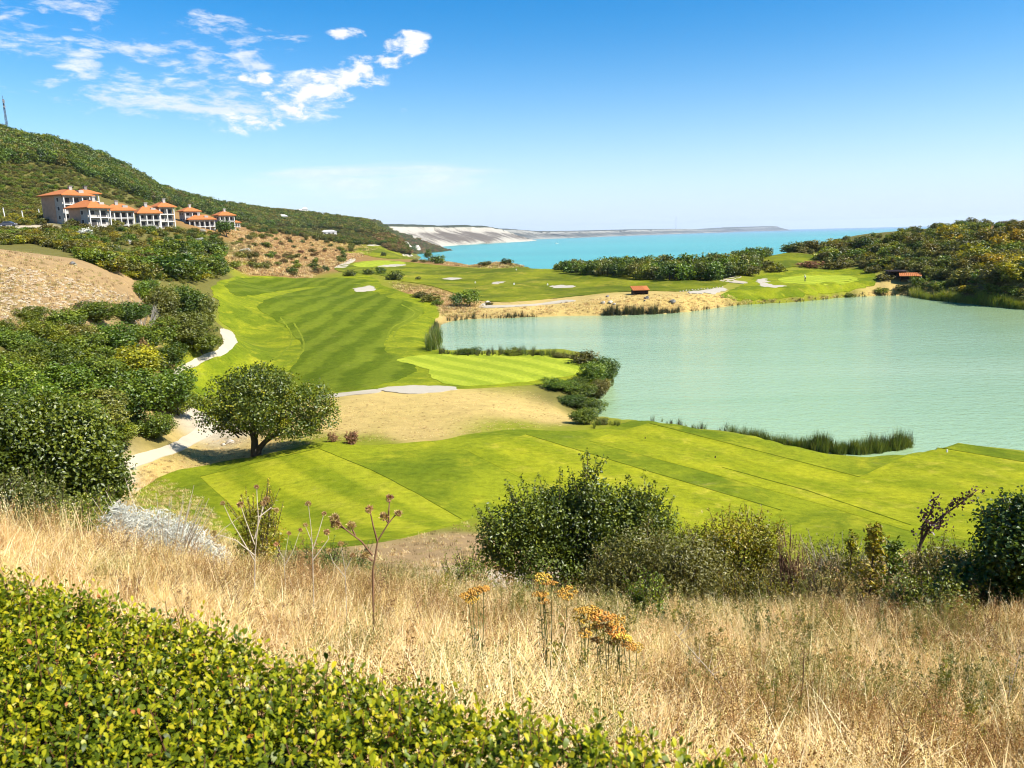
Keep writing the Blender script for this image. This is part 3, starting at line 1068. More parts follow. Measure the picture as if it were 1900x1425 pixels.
sheet('fairway', [(420, 530), (450, 517), (540, 517), (640, 516), (690, 522), (660, 526), (560, 534), (490, 545), (440, 550)], mt_fair, .045, label='narrow upper end of the striped fairway', step=1)
sheet('golf_green', [(738, 668), (790, 659), (880, 658), (960, 657.5), (1035, 662), (1078, 676), (1082, 688), (1040, 700), (960, 710), (880, 716), (830, 713), (802, 702), (790, 686), (762, 677)],
      mt_green, .055, label='smooth pale golf green on the point in the lake', step=1)

P_FAR1 = [(622, 497), (660, 487), (700, 484), (760, 487), (830, 494), (905, 500), (1000, 495), (1080, 503), (1180, 516), (1250, 520), (1335, 519), (1372, 514),
          (1345, 528), (1330, 536), (1275, 541), (1210, 540), (1185, 541), (1130, 543), (1050, 552), (980, 558), (925, 561), (880, 556), (845, 545), (800, 531), (740, 521), (700, 510), (640, 506)]
sheet('fairway', P_FAR1, mt_far, .05, label='wide undulating fairway beyond the lake, with sand scrapes', step=1)
P_FAR2 = [(1338, 549), (1380, 528), (1400, 515), (1450, 504), (1560, 499), (1612, 503), (1626, 516), (1618, 530), (1560, 543), (1480, 551), (1410, 557), (1360, 556)]
sheet('fairway', P_FAR2, mt_rough, .05, label='bright green surround of the distant green with the golfer', step=1)
sheet('golf_green', [(1445, 518), (1480, 513), (1540, 511), (1582, 514), (1590, 522), (1550, 529), (1490, 528), (1455, 525)], mt_green, .055, label='distant golf green where the golfer stands', step=1)
sheet('fairway', [(1408, 485), (1425, 472), (1480, 470), (1512, 475), (1522, 486), (1500, 491), (1455, 497), (1420, 497)], mt_far, .05, label='small green fairway strip in front of the wooded hill', step=1)
sheet('fairway', [(640, 468), (690, 456), (730, 460), (770, 468), (782, 478), (745, 481), (700, 478), (665, 470)], mt_far, .05, label='farthest fairway patch by the coast', step=1)
sheet('golf_green', [(655, 490), (690, 484), (740, 485), (752, 490), (720, 495), (670, 496)], mt_green, .055, label='little far golf green beside the white sand', step=1)
sheet('fairway', [(440, 487), (468, 486), (474, 490), (446, 493)], mt_far, .05, label='tiny green tee on the brown slope', step=1)

SAND = [([(700, 724), (745, 717), (800, 716), (848, 718), (838, 726), (800, 730), (740, 729)], 'white sand bunker at the near edge of the lake green'),
        ([(655, 537), (672, 533), (690, 531), (697, 535), (682, 541), (662, 542)], 'white sand bunker at the far end of the striped fairway'),
        ([(703, 494), (730, 491), (750, 491), (745, 494), (715, 496)], 'long white sand bunker by the little far green'),
        ([(820, 518), (835, 516), (858, 517), (840, 520)], 'thin sand scrape at the start of the wide far fairway'),
        ([(912, 526), (925, 523), (934, 524), (922, 528)], 'small hooked sand scrape on the wide far fairway'),
        ([(1020, 532), (1040, 530), (1066, 531), (1060, 534), (1030, 535)], 'flat sand bunker on the wide far fairway'),
        ([(1406, 523), (1415, 518), (1425, 518), (1420, 521), (1432, 523), (1415, 525)], 'upper sand bunker beside the golfer'),
        ([(1408, 527), (1420, 526), (1435, 530), (1456, 531), (1440, 534), (1415, 533)], 'lower curved sand bunker beside the golfer'),
        ([(1275, 543), (1310, 538), (1342, 535), (1338, 541), (1300, 545)], 'pale sand strip below the stone edge beyond the lake'),
        ([(682, 455), (700, 454), (706, 456), (690, 457)], 'tiny sand bunker on the farthest fairway'),
        ([(748, 472), (765, 473), (762, 476), (750, 475)], 'tiny sand bunker at the coast end')]
for pl, lb in SAND:
    sheet('bunker', pl, MAT['sand'], .06, 4, 1, label=lb, skirt=.2, wob=.55)

PATHS = [([(170, 935), (205, 885), (228, 853), (300, 831), (350, 807), (366, 790), (361, 777), (347, 770), (366, 763), (404, 784), (402, 803), (362, 824), (300, 850), (242, 872), (232, 905), (215, 940)], 'pale gravel cart path curving past the lone tree'),
         ([(312, 694), (350, 672), (390, 654), (413, 640), (414, 626), (408, 616), (420, 612), (436, 622), (439, 636), (427, 652), (400, 664), (355, 682), (328, 696)], 'pale gravel cart path bend beside the fairway'),
         ([(598, 735), (640, 729), (700, 723), (700, 729), (650, 734), (605, 739)], 'thin pale track behind the lone tree'),
         ([(890, 571), (898, 563), (912, 567), (985, 565), (1040, 558), (1064, 557), (1062, 560), (1000, 567), (930, 571)], 'thin white track on the dry bank beyond the lake'),
         ([(1335, 521), (1358, 515), (1375, 514), (1362, 520), (1385, 524), (1382, 527), (1350, 524)], 'pale track between the wood and the golfer'),
         ([(386, 488), (398, 478), (410, 470), (414, 474), (408, 484), (416, 488), (396, 492)], 'short pale track between bushes on the slope'),
         ([(620, 497), (640, 487), (652, 480), (660, 482), (650, 490), (640, 497)], 'pale track climbing beside the little far green'),
         ([(8, 430), (30, 424), (62, 424), (64, 429), (45, 434), (20, 435)], 'pale gravel yard beside the parked cars')]
for pl, lb in PATHS:
    sheet('path', pl, MAT['path'], .05, 5, 1, label=lb, skirt=.2, wob=.14)


# pale wheel marks of the mowers on the fairway
def wheel_marks(lines, label):
    for ln, lb in zip(lines, label):
        c = smooth_poly(ln, 6, False)
        L_, R_ = [], []
        for i, p in enumerate(c):
            q0, q1 = c[max(i - 1, 0)], c[min(i + 1, len(c) - 1)]
            d = np.array([q1[0] - q0[0], q1[1] - q0[1]], float)
            d /= max(np.hypot(*d), 1e-6)
            w_ = 1.3 + .7 * (p[1] - 560) / 160.0
            L_.append((p[0] - d[1] * w_, p[1] + d[0] * w_ * .6))
            R_.append((p[0] + d[1] * w_, p[1] - d[0] * w_ * .6))
        sheet('wheel_mark', L_ + R_[::-1], mt_mark, .052, 1, 1, label=lb, smooth_edge=False, skirt=.05)


mt_mark = turf_mat('turf_mark', (.125, .155, .010), (.165, .195, .014), (.21, .20, .03), .4, None, 12, .2)
wheel_marks([[(545, 600), (560, 625), (563, 650), (545, 668), (515, 690), (480, 715)], [(520, 590), (536, 612), (541, 634), (528, 652), (500, 672), (462, 698)],
             [(760, 570), (782, 582), (765, 597), (742, 608), (731, 622), (730, 634)], [(745, 566), (770, 581), (752, 596), (732, 606), (722, 618), (719, 630)]],
            ['pale wheel mark curving down the striped fairway, inner of two', 'pale wheel mark curving down the striped fairway, outer of two', 'pale wheel mark bending by the lake, outer of two', 'pale wheel mark bending by the lake, inner of two'])

mt_edge = turf_mat('turf_edge', (.070, .092, .005), (.115, .135, .007), (.15, .13, .01), .4, None, 16, .3)


def edge_strip(pts, label, w=.8):
    """fringe of longer grass left standing along the side of a mown tee"""
    c = [(a[0] + (b[0] - a[0]) * q / 16, a[1] + (b[1] - a[1]) * q / 16) for a, b in zip(pts, pts[1:]) for q in range(16)] + [pts[-1]]
    rq_ = random.Random(len(label))
    up_, dn_ = [], []
    for i, p in enumerate(c):
        ww = w * (.35 + .9 * rq_.random()) * (.8 + (p[1] - 780) / 260.0)
        up_.append((p[0], p[1] - ww * .55))
        dn_.append((p[0], p[1] + ww * .55))
    sheet('turf_fringe', up_ + dn_[::-1], mt_edge, .055, 1, 1, label=label, smooth_edge=False, skirt=.04)


edge_strip([(591, 833), (690, 873), (780, 920), (858, 965)], 'dark fringe of longer grass down the right side of the near tee')
edge_strip([(371, 886), (480, 858), (591, 833)], 'dark fringe along the far end of the near tee', .8)
edge_strip([(976, 807), (1200, 874), (1450, 948)], 'dark fringe along the upper side of the middle tee')
edge_strip([(1205, 786), (1400, 836), (1595, 886)], 'dark fringe along the water side of the long tee', .9)
edge_strip([(1722, 828), (1900, 858), (2020, 872)], 'dark fringe at the far end of the long tee', .8)
edge_strip([(1340, 868), (1500, 912), (1690, 975)], 'dark fringe between the long tee and the middle tee', .7)

# ------------------------------------------------------------------ far chalk cliffs along the coast
def cliff_mat(name, white, scrub, top, bias):
    m, t, b = new_mat(name)
    co = t.n('ShaderNodeNewGeometry').outputs['Position']
    h = t.n('ShaderNodeAttribute', attribute_name='v').outputs['Fac']
    u = t.n('ShaderNodeAttribute', attribute_name='u').outputs['Fac']
    cb = t.n('ShaderNodeCombineXYZ')
    t.link(t.math('MULTIPLY', u, .016), cb.inputs[0])
    t.link(t.math('MULTIPLY', h, 1.5), cb.inputs[1])
    t.link(t.math('MULTIPLY', h, .35), cb.inputs[2])
    n1_ = t.noise(t.mapping(cb.outputs[0], rot=(0, 0, .6)), 1.0, 6, .65, 1.2)
    n2_ = t.noise(cb.outputs[0], 5.0, 5, .7, .6)
    n3_ = t.noise(co, .006, 4, .6)
    f = t.math('ADD', t.math('MULTIPLY', n1_, .6), t.math('ADD', t.math('MULTIPLY', n2_, .25), t.math('MULTIPLY', n3_, .15)))
    # chalk shows in the upper band and by the foot, scrub holds the middle
    hw = t.math('ADD', h, t.math('MULTIPLY', t.math('SUBTRACT', t.noise(co, .004, 4, .65), .5), .45))
    band = t.ramp(hw, [(0, (.85,) * 3), (.14, (.66,) * 3), (.30, (.34,) * 3), (.56, (.42,) * 3), (.66, (.85,) * 3), (.78, (1.0,) * 3), (.88, (.95,) * 3), (1, (0,) * 3)])
    k = t.math('ADD', f, t.math('ADD', t.math('MULTIPLY', t.math('SUBTRACT', band, .5), .34), t.math('MULTIPLY', t.math('SUBTRACT', t.noise(co, .0016, 3, .6), .5), .45)))
    cs = t.n('ShaderNodeCombineXYZ')
    t.link(t.math('ADD', t.math('MULTIPLY', u, .03), t.math('MULTIPLY', h, 1.2)), cs.inputs[0])
    t.link(t.math('MULTIPLY', h, .8), cs.inputs[1])
    k = t.math('SUBTRACT', k, t.math('MULTIPLY', t.smooth(t.noise(cs.outputs[0], 1.0, 5, .7, .4), .48, .70), .20))
    c = t.ramp(k, [(.40 + bias, scrub), (.47 + bias, tuple((a + d) / 2 for a, d in zip(white, scrub))), (.54 + bias, white), (.75 + bias, tuple(min(.8, a * 1.15) for a in white))])
    c = t.mix(t.smooth(h, .86, .90), c, (*top, 1))
    t.link(c, b.inputs['Base Color'])
    b.inputs['Roughness'].default_value = 1
    b.inputs['Specular IOR Level'].default_value = .05
    return m


def coast(name, nodes, depth, m, label, nu=260, seed=1, rough=1.0):
    pxs = [n[0] for n in nodes]
    q = np.linspace(0, 1, nu)
    tt = np.linspace(0, 1, len(nodes))
    px = np.interp(q, tt, pxs)
    rf = np.interp(q, tt, [n[1] for n in nodes])
    tp = np.interp(q, tt, [n[2] for n in nodes])
    th, s = polar(px, tp)
    X0, Y0 = np.sin(th) * rf, np.cos(th) * rf
    arc = np.concatenate([[0], np.cumsum(np.hypot(np.diff(X0), np.diff(Y0)))])
    hv = [0, .06, .14, .22, .30, .38, .46, .54, .60, .66, .72, .78, .84, .89, .93, .96, 1.0, 1.0, 1.0]
    off = [0, .03, .09, .17, .26, .36, .46, .56, .63, .69, .73, .76, .785, .81, .84, .9, 1.0, 1.8, 4.5]
    nv = len(hv)
    V = np.zeros((nu, nv, 3))
    av = np.zeros((nu, nv))
    dx, dy = np.gradient(X0), np.gradient(Y0)
    L = np.hypot(dx, dy)
    nx, ny = -dy / L, dx / L          # inland: away from the viewer
    flip = np.where(nx * X0 + ny * Y0 < 0, -1, 1)
    nx, ny = nx * flip, ny * flip
    for j in range(nv):
        g = fbm(arc / (depth * 1.4) + 3.3 * seed, np.full(nu, hv[j] * .8), 4, seed) * .42 + fbm(arc / (depth * .25), np.full(nu, hv[j] * 1.5), 3, seed + 9) * .16
        sl = arc + hv[j] * depth * 1.1
        gul = np.abs(2 * ((fbm(sl / 260.0, np.full(nu, .3), 3, seed + 20) * 1.7 + sl / 190.0) % 1.0) - 1)
        g = g + (gul - .5) * .20 * np.sin(PI * min(1, hv[j] * 1.1)) * (.4 + .6 * fbm(arc / 700.0, arc * 0, 2, seed + 31) ** 2 * 4)
        g = g * rough * (1 if 0 < j < nv - 2 else .6)
        d = depth * (off[j] + g * (.4 + .6 * hv[j] * (1 - .5 * (hv[j] > .9))))
        x, y = X0 + nx * d, Y0 + ny * d
        rr_ = np.hypot(x, y)
        ztop = CAM_Z + s * (rf + depth * .8)
        z = SEA_Z - 1 + (ztop - SEA_Z + 1) * hv[j]
        if j >= nv - 4:
            z = z + fbm(arc / 90.0, np.full(nu, j * .7), 3, seed + 4) * 2.5
        V[:, j] = np.stack([x, y, z], -1)
        av[:, j] = hv[j]
    a_, b_ = np.meshgrid(np.arange(nu - 1), np.arange(nv - 1), indexing='ij')
    F = np.stack([a_ * nv + b_, (a_ + 1) * nv + b_, (a_ + 1) * nv + b_ + 1, a_ * nv + b_ + 1], -1).reshape(-1, 4)
    uu = np.repeat(arc[:, None], nv, 1)
    me_ = mesh_np(name, V.reshape(-1, 3), F, [m], {'v': av.ravel(), 'u': uu.ravel()}, smooth=False)
    return tag(link(name, me_), label, kind='structure')


coast('cliffs', [(660, 2500, 404), (690, 2750, 407), (715, 3000, 409), (745, 3350, 412), (800, 4100, 414), (850, 4800, 415.5), (900, 5200, 417), (940, 5700, 416), (965, 6000, 417.5), (982, 6250, 422), (992, 6500, 429), (998, 7000, 436)],
      300, cliff_mat('chalk_near', (.31, .28, .225), (.100, .080, .060), (.030, .036, .014), .01), 'white chalk cliffs with grey scrub above the turquoise sea', 340, 2)
coast('cliffs', [(960, 8000, 423), (992, 8300, 423.2), (1050, 9000, 427.3), (1130, 10500, 427), (1220, 12500, 424.4), (1300, 15000, 423.8), (1345, 15800, 425.4), (1360, 16000, 427)],
      420, cliff_mat('chalk_far', (.20, .19, .16), (.05, .055, .048), (.03, .035, .025), .03), 'hazy blue-grey cliff line farther along the coast', 300, 5)
coast('headland', [(1290, 17500, 425.6), (1350, 18000, 424.6), (1400, 18600, 422.2), (1440, 19000, 419.6), (1462, 19200, 418.6), (1470, 19300, 419.4), (1476, 19400, 423)],
      500, cliff_mat('chalk_headland', (.15, .145, .135), (.06, .062, .06), (.045, .05, .04), .08), 'faint low headland at the end of the coast', 160, 7)


# ------------------------------------------------------------------ unfinished apartment houses on the left slope
HOUSES = 'unfinished apartment houses with orange roofs on the slope'


def hip(mb, x0, y0, x1, y1, z, h, th=.25, ridge=.45):
    """hipped roof with eaves thickness"""
    w, d = x1 - x0, y1 - y0
    if w >= d:
        k = d / 2 * (1 - ridge * .3)
        a, b = (x0 + k, (y0 + y1) / 2), (x1 - k, (y0 + y1) / 2)
    else:
        k = w / 2 * (1 - ridge * .3)
        a, b = ((x0 + x1) / 2, y0 + k), ((x0 + x1) / 2, y1 - k)
    V = [(x0, y0, z), (x1, y0, z), (x1, y1, z), (x0, y1, z), (x0, y0, z + th), (x1, y0, z + th), (x1, y1, z + th), (x0, y1, z + th),
         (a[0], a[1], z + th + h), (b[0], b[1], z + th + h)]
    F = [(3, 2, 1, 0), (0, 1, 5, 4), (1, 2, 6, 5), (2, 3, 7, 6), (3, 0, 4, 7)]
    if w >= d:
        F += [(4, 5, 9, 8), (6, 7, 8, 9), (5, 6, 9), (7, 4, 8)]
    else:
        F += [(4, 5, 8), (6, 7, 9), (5, 6, 9, 8), (7, 4, 8, 9)]
    mb.add(V, F)
    return a, b


def house(px, py, w, d, storeys, sh, roof_h, rz, label, wall='render_grey', bays=4, side_bays=2, brick=False, dormer=True, chim=1, drop=3.0):
    x, y, z, r = hit(px, py, 30)
    root = link('apartment_house', None, loc=(x, y, z), rot=(0, 0, rz))
    tag(root, label, 'house', HOUSES)
    H = storeys * sh
    m = MB()
    m.box(-w / 2, -d / 2, -drop, w / 2, d / 2, H)
    m.build('wall', MAT[wall], root)
    if brick:
        m = MB()
        m.box(-w / 2 - .06, -d / 2 + d * .35, -drop, -w / 2 + .02, d / 2 - .3, H * .98)
        m.build('infill_wall', MAT['brick_wall'], root, )
    bw = w / bays
    colm = None
    lg = 1.15
    for s_ in range(storeys):
        m = MB()
        zs = s_ * sh
        m.box(-w / 2 - .12, -d / 2 - lg, zs - .16, w / 2 + .12, -d / 2 + .05, zs + .12)
        m.build('floor_slab', MAT['render_white'], root)
        for k in range(bays):
            cx = -w / 2 + (k + .5) * bw
            ww, wh, wb = bw * .62, sh * .66, zs + .2
            if (k + s_) % 3 == 1:
                ww, wh, wb = bw * .4, sh * .45, zs + sh * .3
            f = MB()
            yy = -d / 2
            f.box(cx - ww / 2 - .09, yy - .07, wb - .05, cx - ww / 2, yy + .03, wb + wh + .09)
            f.box(cx + ww / 2, yy - .07, wb - .05, cx + ww / 2 + .09, yy + .03, wb + wh + .09)
            f.box(cx - ww / 2, yy - .07, wb + wh, cx + ww / 2, yy + .03, wb + wh + .09)
            f.box(cx - ww / 2, yy - .07, wb - .05, cx + ww / 2, yy + .03, wb)
            fo = f.build('window', MAT['render_white'], root)
            g = MB()
            g.box(cx - ww / 2, yy - .025, wb, cx + ww / 2, yy + .02, wb + wh)
            g.build('pane', MAT['dark_room'], fo)
        # openings on the left-hand wall
        for k in range(side_bays):
            cy_ = -d / 2 + (k + .7) * d / (side_bays + .6)
            if brick and cy_ > -d / 2 + d * .3:
                continue
            f = MB()
            f.box(-w / 2 - .07, cy_ - .66, zs + .75, -w / 2 + .03, cy_ - .55, zs + sh * .8)
            f.box(-w / 2 - .07, cy_ + .55, zs + .75, -w / 2 + .03, cy_ + .66, zs + sh * .8)
            f.box(-w / 2 - .07, cy_ - .55, zs + sh * .8 - .1, -w / 2 + .03, cy_ + .55, zs + sh * .8)
            f.box(-w / 2 - .07, cy_ - .55, zs + .75, -w / 2 + .03, cy_ + .55, zs + .84)
            fo = f.build('window', MAT['render_white'], root)
            g = MB()
            g.box(-w / 2 - .025, cy_ - .55, zs + .75, -w / 2 + .02, cy_ + .55, zs + sh * .8)
            g.build('pane', MAT['dark_room'], fo)
    for k in range(bays + 1):
        cx = -w / 2 + k * bw
        m = MB()
        m.box(cx - .15, -d / 2 - lg - .04, -drop, cx + .15, -d / 2 - lg + .26, H - .02)
        m.build('column', MAT['render_white'], root)
    m = MB()
    m.box(-w / 2 - .15, -d / 2 - lg - .08, H - .35, w / 2 + .15, -d / 2 - lg + .4, H + .02)
    m.build('beam', MAT['render_white'], root)
    m = MB()
    ov = .95
    a, b = hip(m, -w / 2 - ov, -d / 2 - lg - ov * .7, w / 2 + ov, d / 2 + ov, H + .02, roof_h)
    ro = m.build('roof', MAT['tile'], root)
    for k in range(chim):
        m = MB()
        cx = a[0] + (b[0] - a[0]) * (.3 + .5 * k)
        m.box(cx - .45, a[1] - .9, H + roof_h * .45, cx + .45, a[1] - .1, H + roof_h + 1.0)
        m.box(cx - .6, a[1] - 1.05, H + roof_h + 1.0, cx + .6, a[1] + .05, H + roof_h + 1.15)
        m.build('chimney', MAT['render_grey'], ro)
    if dormer:
        m = MB()
        m.box(w * .12, -d / 2 - lg * .3, H + roof_h * .3, w * .12 + 1.5, -d / 2 + 1.8, H + roof_h * .3 + 1.15)
        m.build('dormer', MAT['render_grey'], ro)
    return root


RZ = math.radians
house(127, 413, 8.6, 10.8, 3, 2.6, 1.9, RZ(60), 'largest house, three storeys, topmost and leftmost under a double orange roof', bays=3, side_bays=3, brick=True, chim=1)
house(160, 402, 6.0, 5.6, 3, 2.45, 1.6, RZ(55), 'rear wing rising behind the largest house, its orange roof set lower to the right', bays=2, chim=2, dormer=False)
house(167, 421, 6.6, 8.2, 2, 2.6, 2.3, RZ(64), 'pale two-storey house standing in front of the largest one', wall='render_grey', bays=2, side_bays=2, brick=True)
house(223, 418, 7.4, 4.8, 2, 2.2, 2.1, RZ(36), 'long low house with many white columns between two larger ones', bays=4, chim=1)
house(275, 421, 6.2, 4.6, 2, 2.15, 2.5, RZ(40), 'house with a broad sloping roof and dormer, joined to the white tower house', bays=3)
house(304, 424, 4.9, 4.9, 3, 2.35, 1.8, RZ(50), 'narrow tall white tower house at the end of the main row', bays=2, side_bays=1, brick=True, dormer=False)
house(352, 413, 6.0, 5.2, 2, 2.2, 1.9, RZ(44), 'small house at the back of the separate farther group', bays=2, dormer=False)
house(374, 421, 9.6, 5.6, 1, 2.8, 1.9, RZ(28), 'wide single-storey house in front within the farther group', bays=5, chim=1)
house(416, 421, 6.4, 5.6, 2, 2.4, 2.0, RZ(44), 'last house on the far side, beside the brown slope', bays=3, dormer=False)
house(438, 421, 2.8, 3.0, 1, 2.4, 1.1, RZ(40), 'tiny annex tucked beside the last house', bays=2, side_bays=1, dormer=False, chim=0)


# white low buildings scattered on the far slope
def low_building(px, py, w, h, label, roof='render_white'):
    x, y, z, r = hit(px, py, 30)
    root = tag(link('farm_building', None, loc=(x, y, z), rot=(0, 0, RZ(20))), label, 'building')
    m = MB()
    m.box(-w / 2, -w * .3, -2, w / 2, w * .3, h)
    m.build('wall', MAT['render_white'], root)
    m = MB()
    hip(m, -w / 2 - .5, -w * .3 - .5, w / 2 + .5, w * .3 + .5, h + .01, h * .4)
    m.build('roof', MAT[roof], root)
    for k in range(3):
        m = MB()
        m.box(-w * .35 + k * w * .28, -w * .3 - .04, h * .3, -w * .35 + k * w * .28 + w * .12, -w * .3 + .05, h * .75)
        m.build('window', MAT['dark_room'], root)


low_building(610, 437, 16, 4, 'pale low building half way down the far brown slope')
low_building(557, 389, 24, 5, 'white building on the ridge crest beside a dark clump')
low_building(566, 389, 10, 9, 'small white tower building on the ridge crest')
low_building(524, 410, 12, 5, 'white building alone on the scrubby slope under the ridge')


# ------------------------------------------------------------------ masts
def lattice_mast(name, px, py, h, w, label, lean=0.0, rmin=100, m='metal_dark', dishes=True, r=None):
    if r is None:
        x, y, z, r = hit(px, py, rmin)
    else:
        th, s = polar(px, py)
        x, y, z = math.sin(th) * r, math.cos(th) * r, CAM_Z + float(s) * r
    root = tag(link(name, None, loc=(x, y, z - 1), rot=(0, lean, 0)), label, 'mast')
    mb = MB()
    n = 10
    for k in range(3):
        a = 2 * PI * k / 3
        mb.tube([(w * math.cos(a), w * math.sin(a), 0), (w * .35 * math.cos(a), w * .35 * math.sin(a), h)], w * .16, 4)
    mb.build('leg', MAT[m], root)
    mb = MB()
    for i in range(n):
        z0, z1 = h * i / n, h * (i + 1) / n
        s0, s1 = w * (1 - .65 * i / n), w * (1 - .65 * (i + 1) / n)
        for k in range(3):
            a, b = 2 * PI * k / 3, 2 * PI * (k + 1) / 3
            mb.tube([(s0 * math.cos(a), s0 * math.sin(a), z0), (s1 * math.cos(b), s1 * math.sin(b), z1)], w * .09, 4)
            mb.tube([(s0 * math.cos(a), s0 * math.sin(a), z0), (s0 * math.cos(b), s0 * math.sin(b), z0)], w * .07, 4)
    mb.build('bracing', MAT[m], root)
    mb = MB()
    mb.tube([(0, 0, h * .98), (0, 0, h * 1.09)], w * .14, 5)
    mb.build('antenna', MAT[m], root)
    if dishes:
        for zf in (.78, .9, .94):
            mb = MB()
            mb.tube([(w * .4, -w * .5, h * zf), (w * .8, -w * 1.0, h * zf + .2)], [w * .35, w * .75], 10)
            mb.build('dish', MAT[m], root)
    return root


lattice_mast('radio_mast', 15, 249, 23.5, 1.0, 'tall thin lattice radio mast on top of the wooded ridge')
lattice_mast('radio_mast', 153, 283, 6.0, .6, 'short little lattice mast on the ridge above the houses', dishes=False)
lattice_mast('radio_mast', 1254, 425.5, 215, 7.0, 'very faint thin mast on the hazy far coast', m='metal_pale', dishes=False, r=13200)


# ------------------------------------------------------------------ wooden huts with tiled roofs
def hut(px, py, w, d, h, rz, label, slope=.5, roofm='tile'):
    x, y, z, r = hit(px, py, 60)
    root = tag(link('shelter_hut', None, loc=(x, y, z - .1), rot=(0, 0, rz)), label, 'hut', 'dark wooden shelters by the lake')
    for sx in (-1, 1):
        for sy in (-1, 1):
            m = MB()
            m.box(sx * w / 2 - .1, sy * d / 2 - .1, 0, sx * w / 2 + .1, sy * d / 2 + .1, h)
            m.build('post', MAT['wood_dark'], root)
    m = MB()
    m.box(-w / 2 + .1, d / 2 - .07, .05, w / 2 - .1, d / 2 + .05, h - .02)
    m.build('back_wall', MAT['wood_dark'], root)
    for sx in (-1, 1):
        m = MB()
        m.box(sx * w / 2 - .05, -d / 2 + .1, .05, sx * w / 2 + .05, d / 2 - .1, h - .02)
        m.build('side_wall', MAT['wood_dark'], root)
    m = MB()
    m.box(-w / 2 + .1, -d / 2 + .25, .45, w / 2 - .1, -d / 2 + .35, h * .55)
    m.build('front_panel', MAT['wood_dark'], root)
    m = MB()
    V = [(-w / 2 - .35, -d / 2 - .4, h + .02), (w / 2 + .35, -d / 2 - .4, h + .02), (w / 2 + .35, d / 2 + .4, h + .02 + slope), (-w / 2 - .35, d / 2 + .4, h + .02 + slope)]
    V += [(a, b, c + .14) for a, b, c in V]
    m.add(V, [(3, 2, 1, 0), (4, 5, 6, 7), (0, 1, 5, 4), (1, 2, 6, 5), (2, 3, 7, 6), (3, 0, 4, 7)])
    ro = m.build('roof', MAT[roofm], root)
    m = MB()
    for k in range(int(w / .45)):
        xx = -w / 2 - .3 + k * .45
        m.tube([(xx, -d / 2 - .41, h + .17), (xx, d / 2 + .4, h + .17 + slope)], .07, 5)
    mm = m.build('roof_tiles', MAT[roofm], ro)
    mm['kind'] = 'stuff'
    return root


hut(1187, 546, 3.4, 2.2, 1.1, RZ(4), 'small hut alone on the dry bank beyond the lake', .75)
hut(1661, 516, 4.2, 3.0, 1.9, RZ(-12), 'dark flat-topped hut, the left one of the pair under the wooded hill', .12, 'wood_dark')
hut(1688, 521, 4.6, 2.8, 1.3, RZ(-24), 'hut with an orange sloping roof, right one of the pair under the hill', .7)


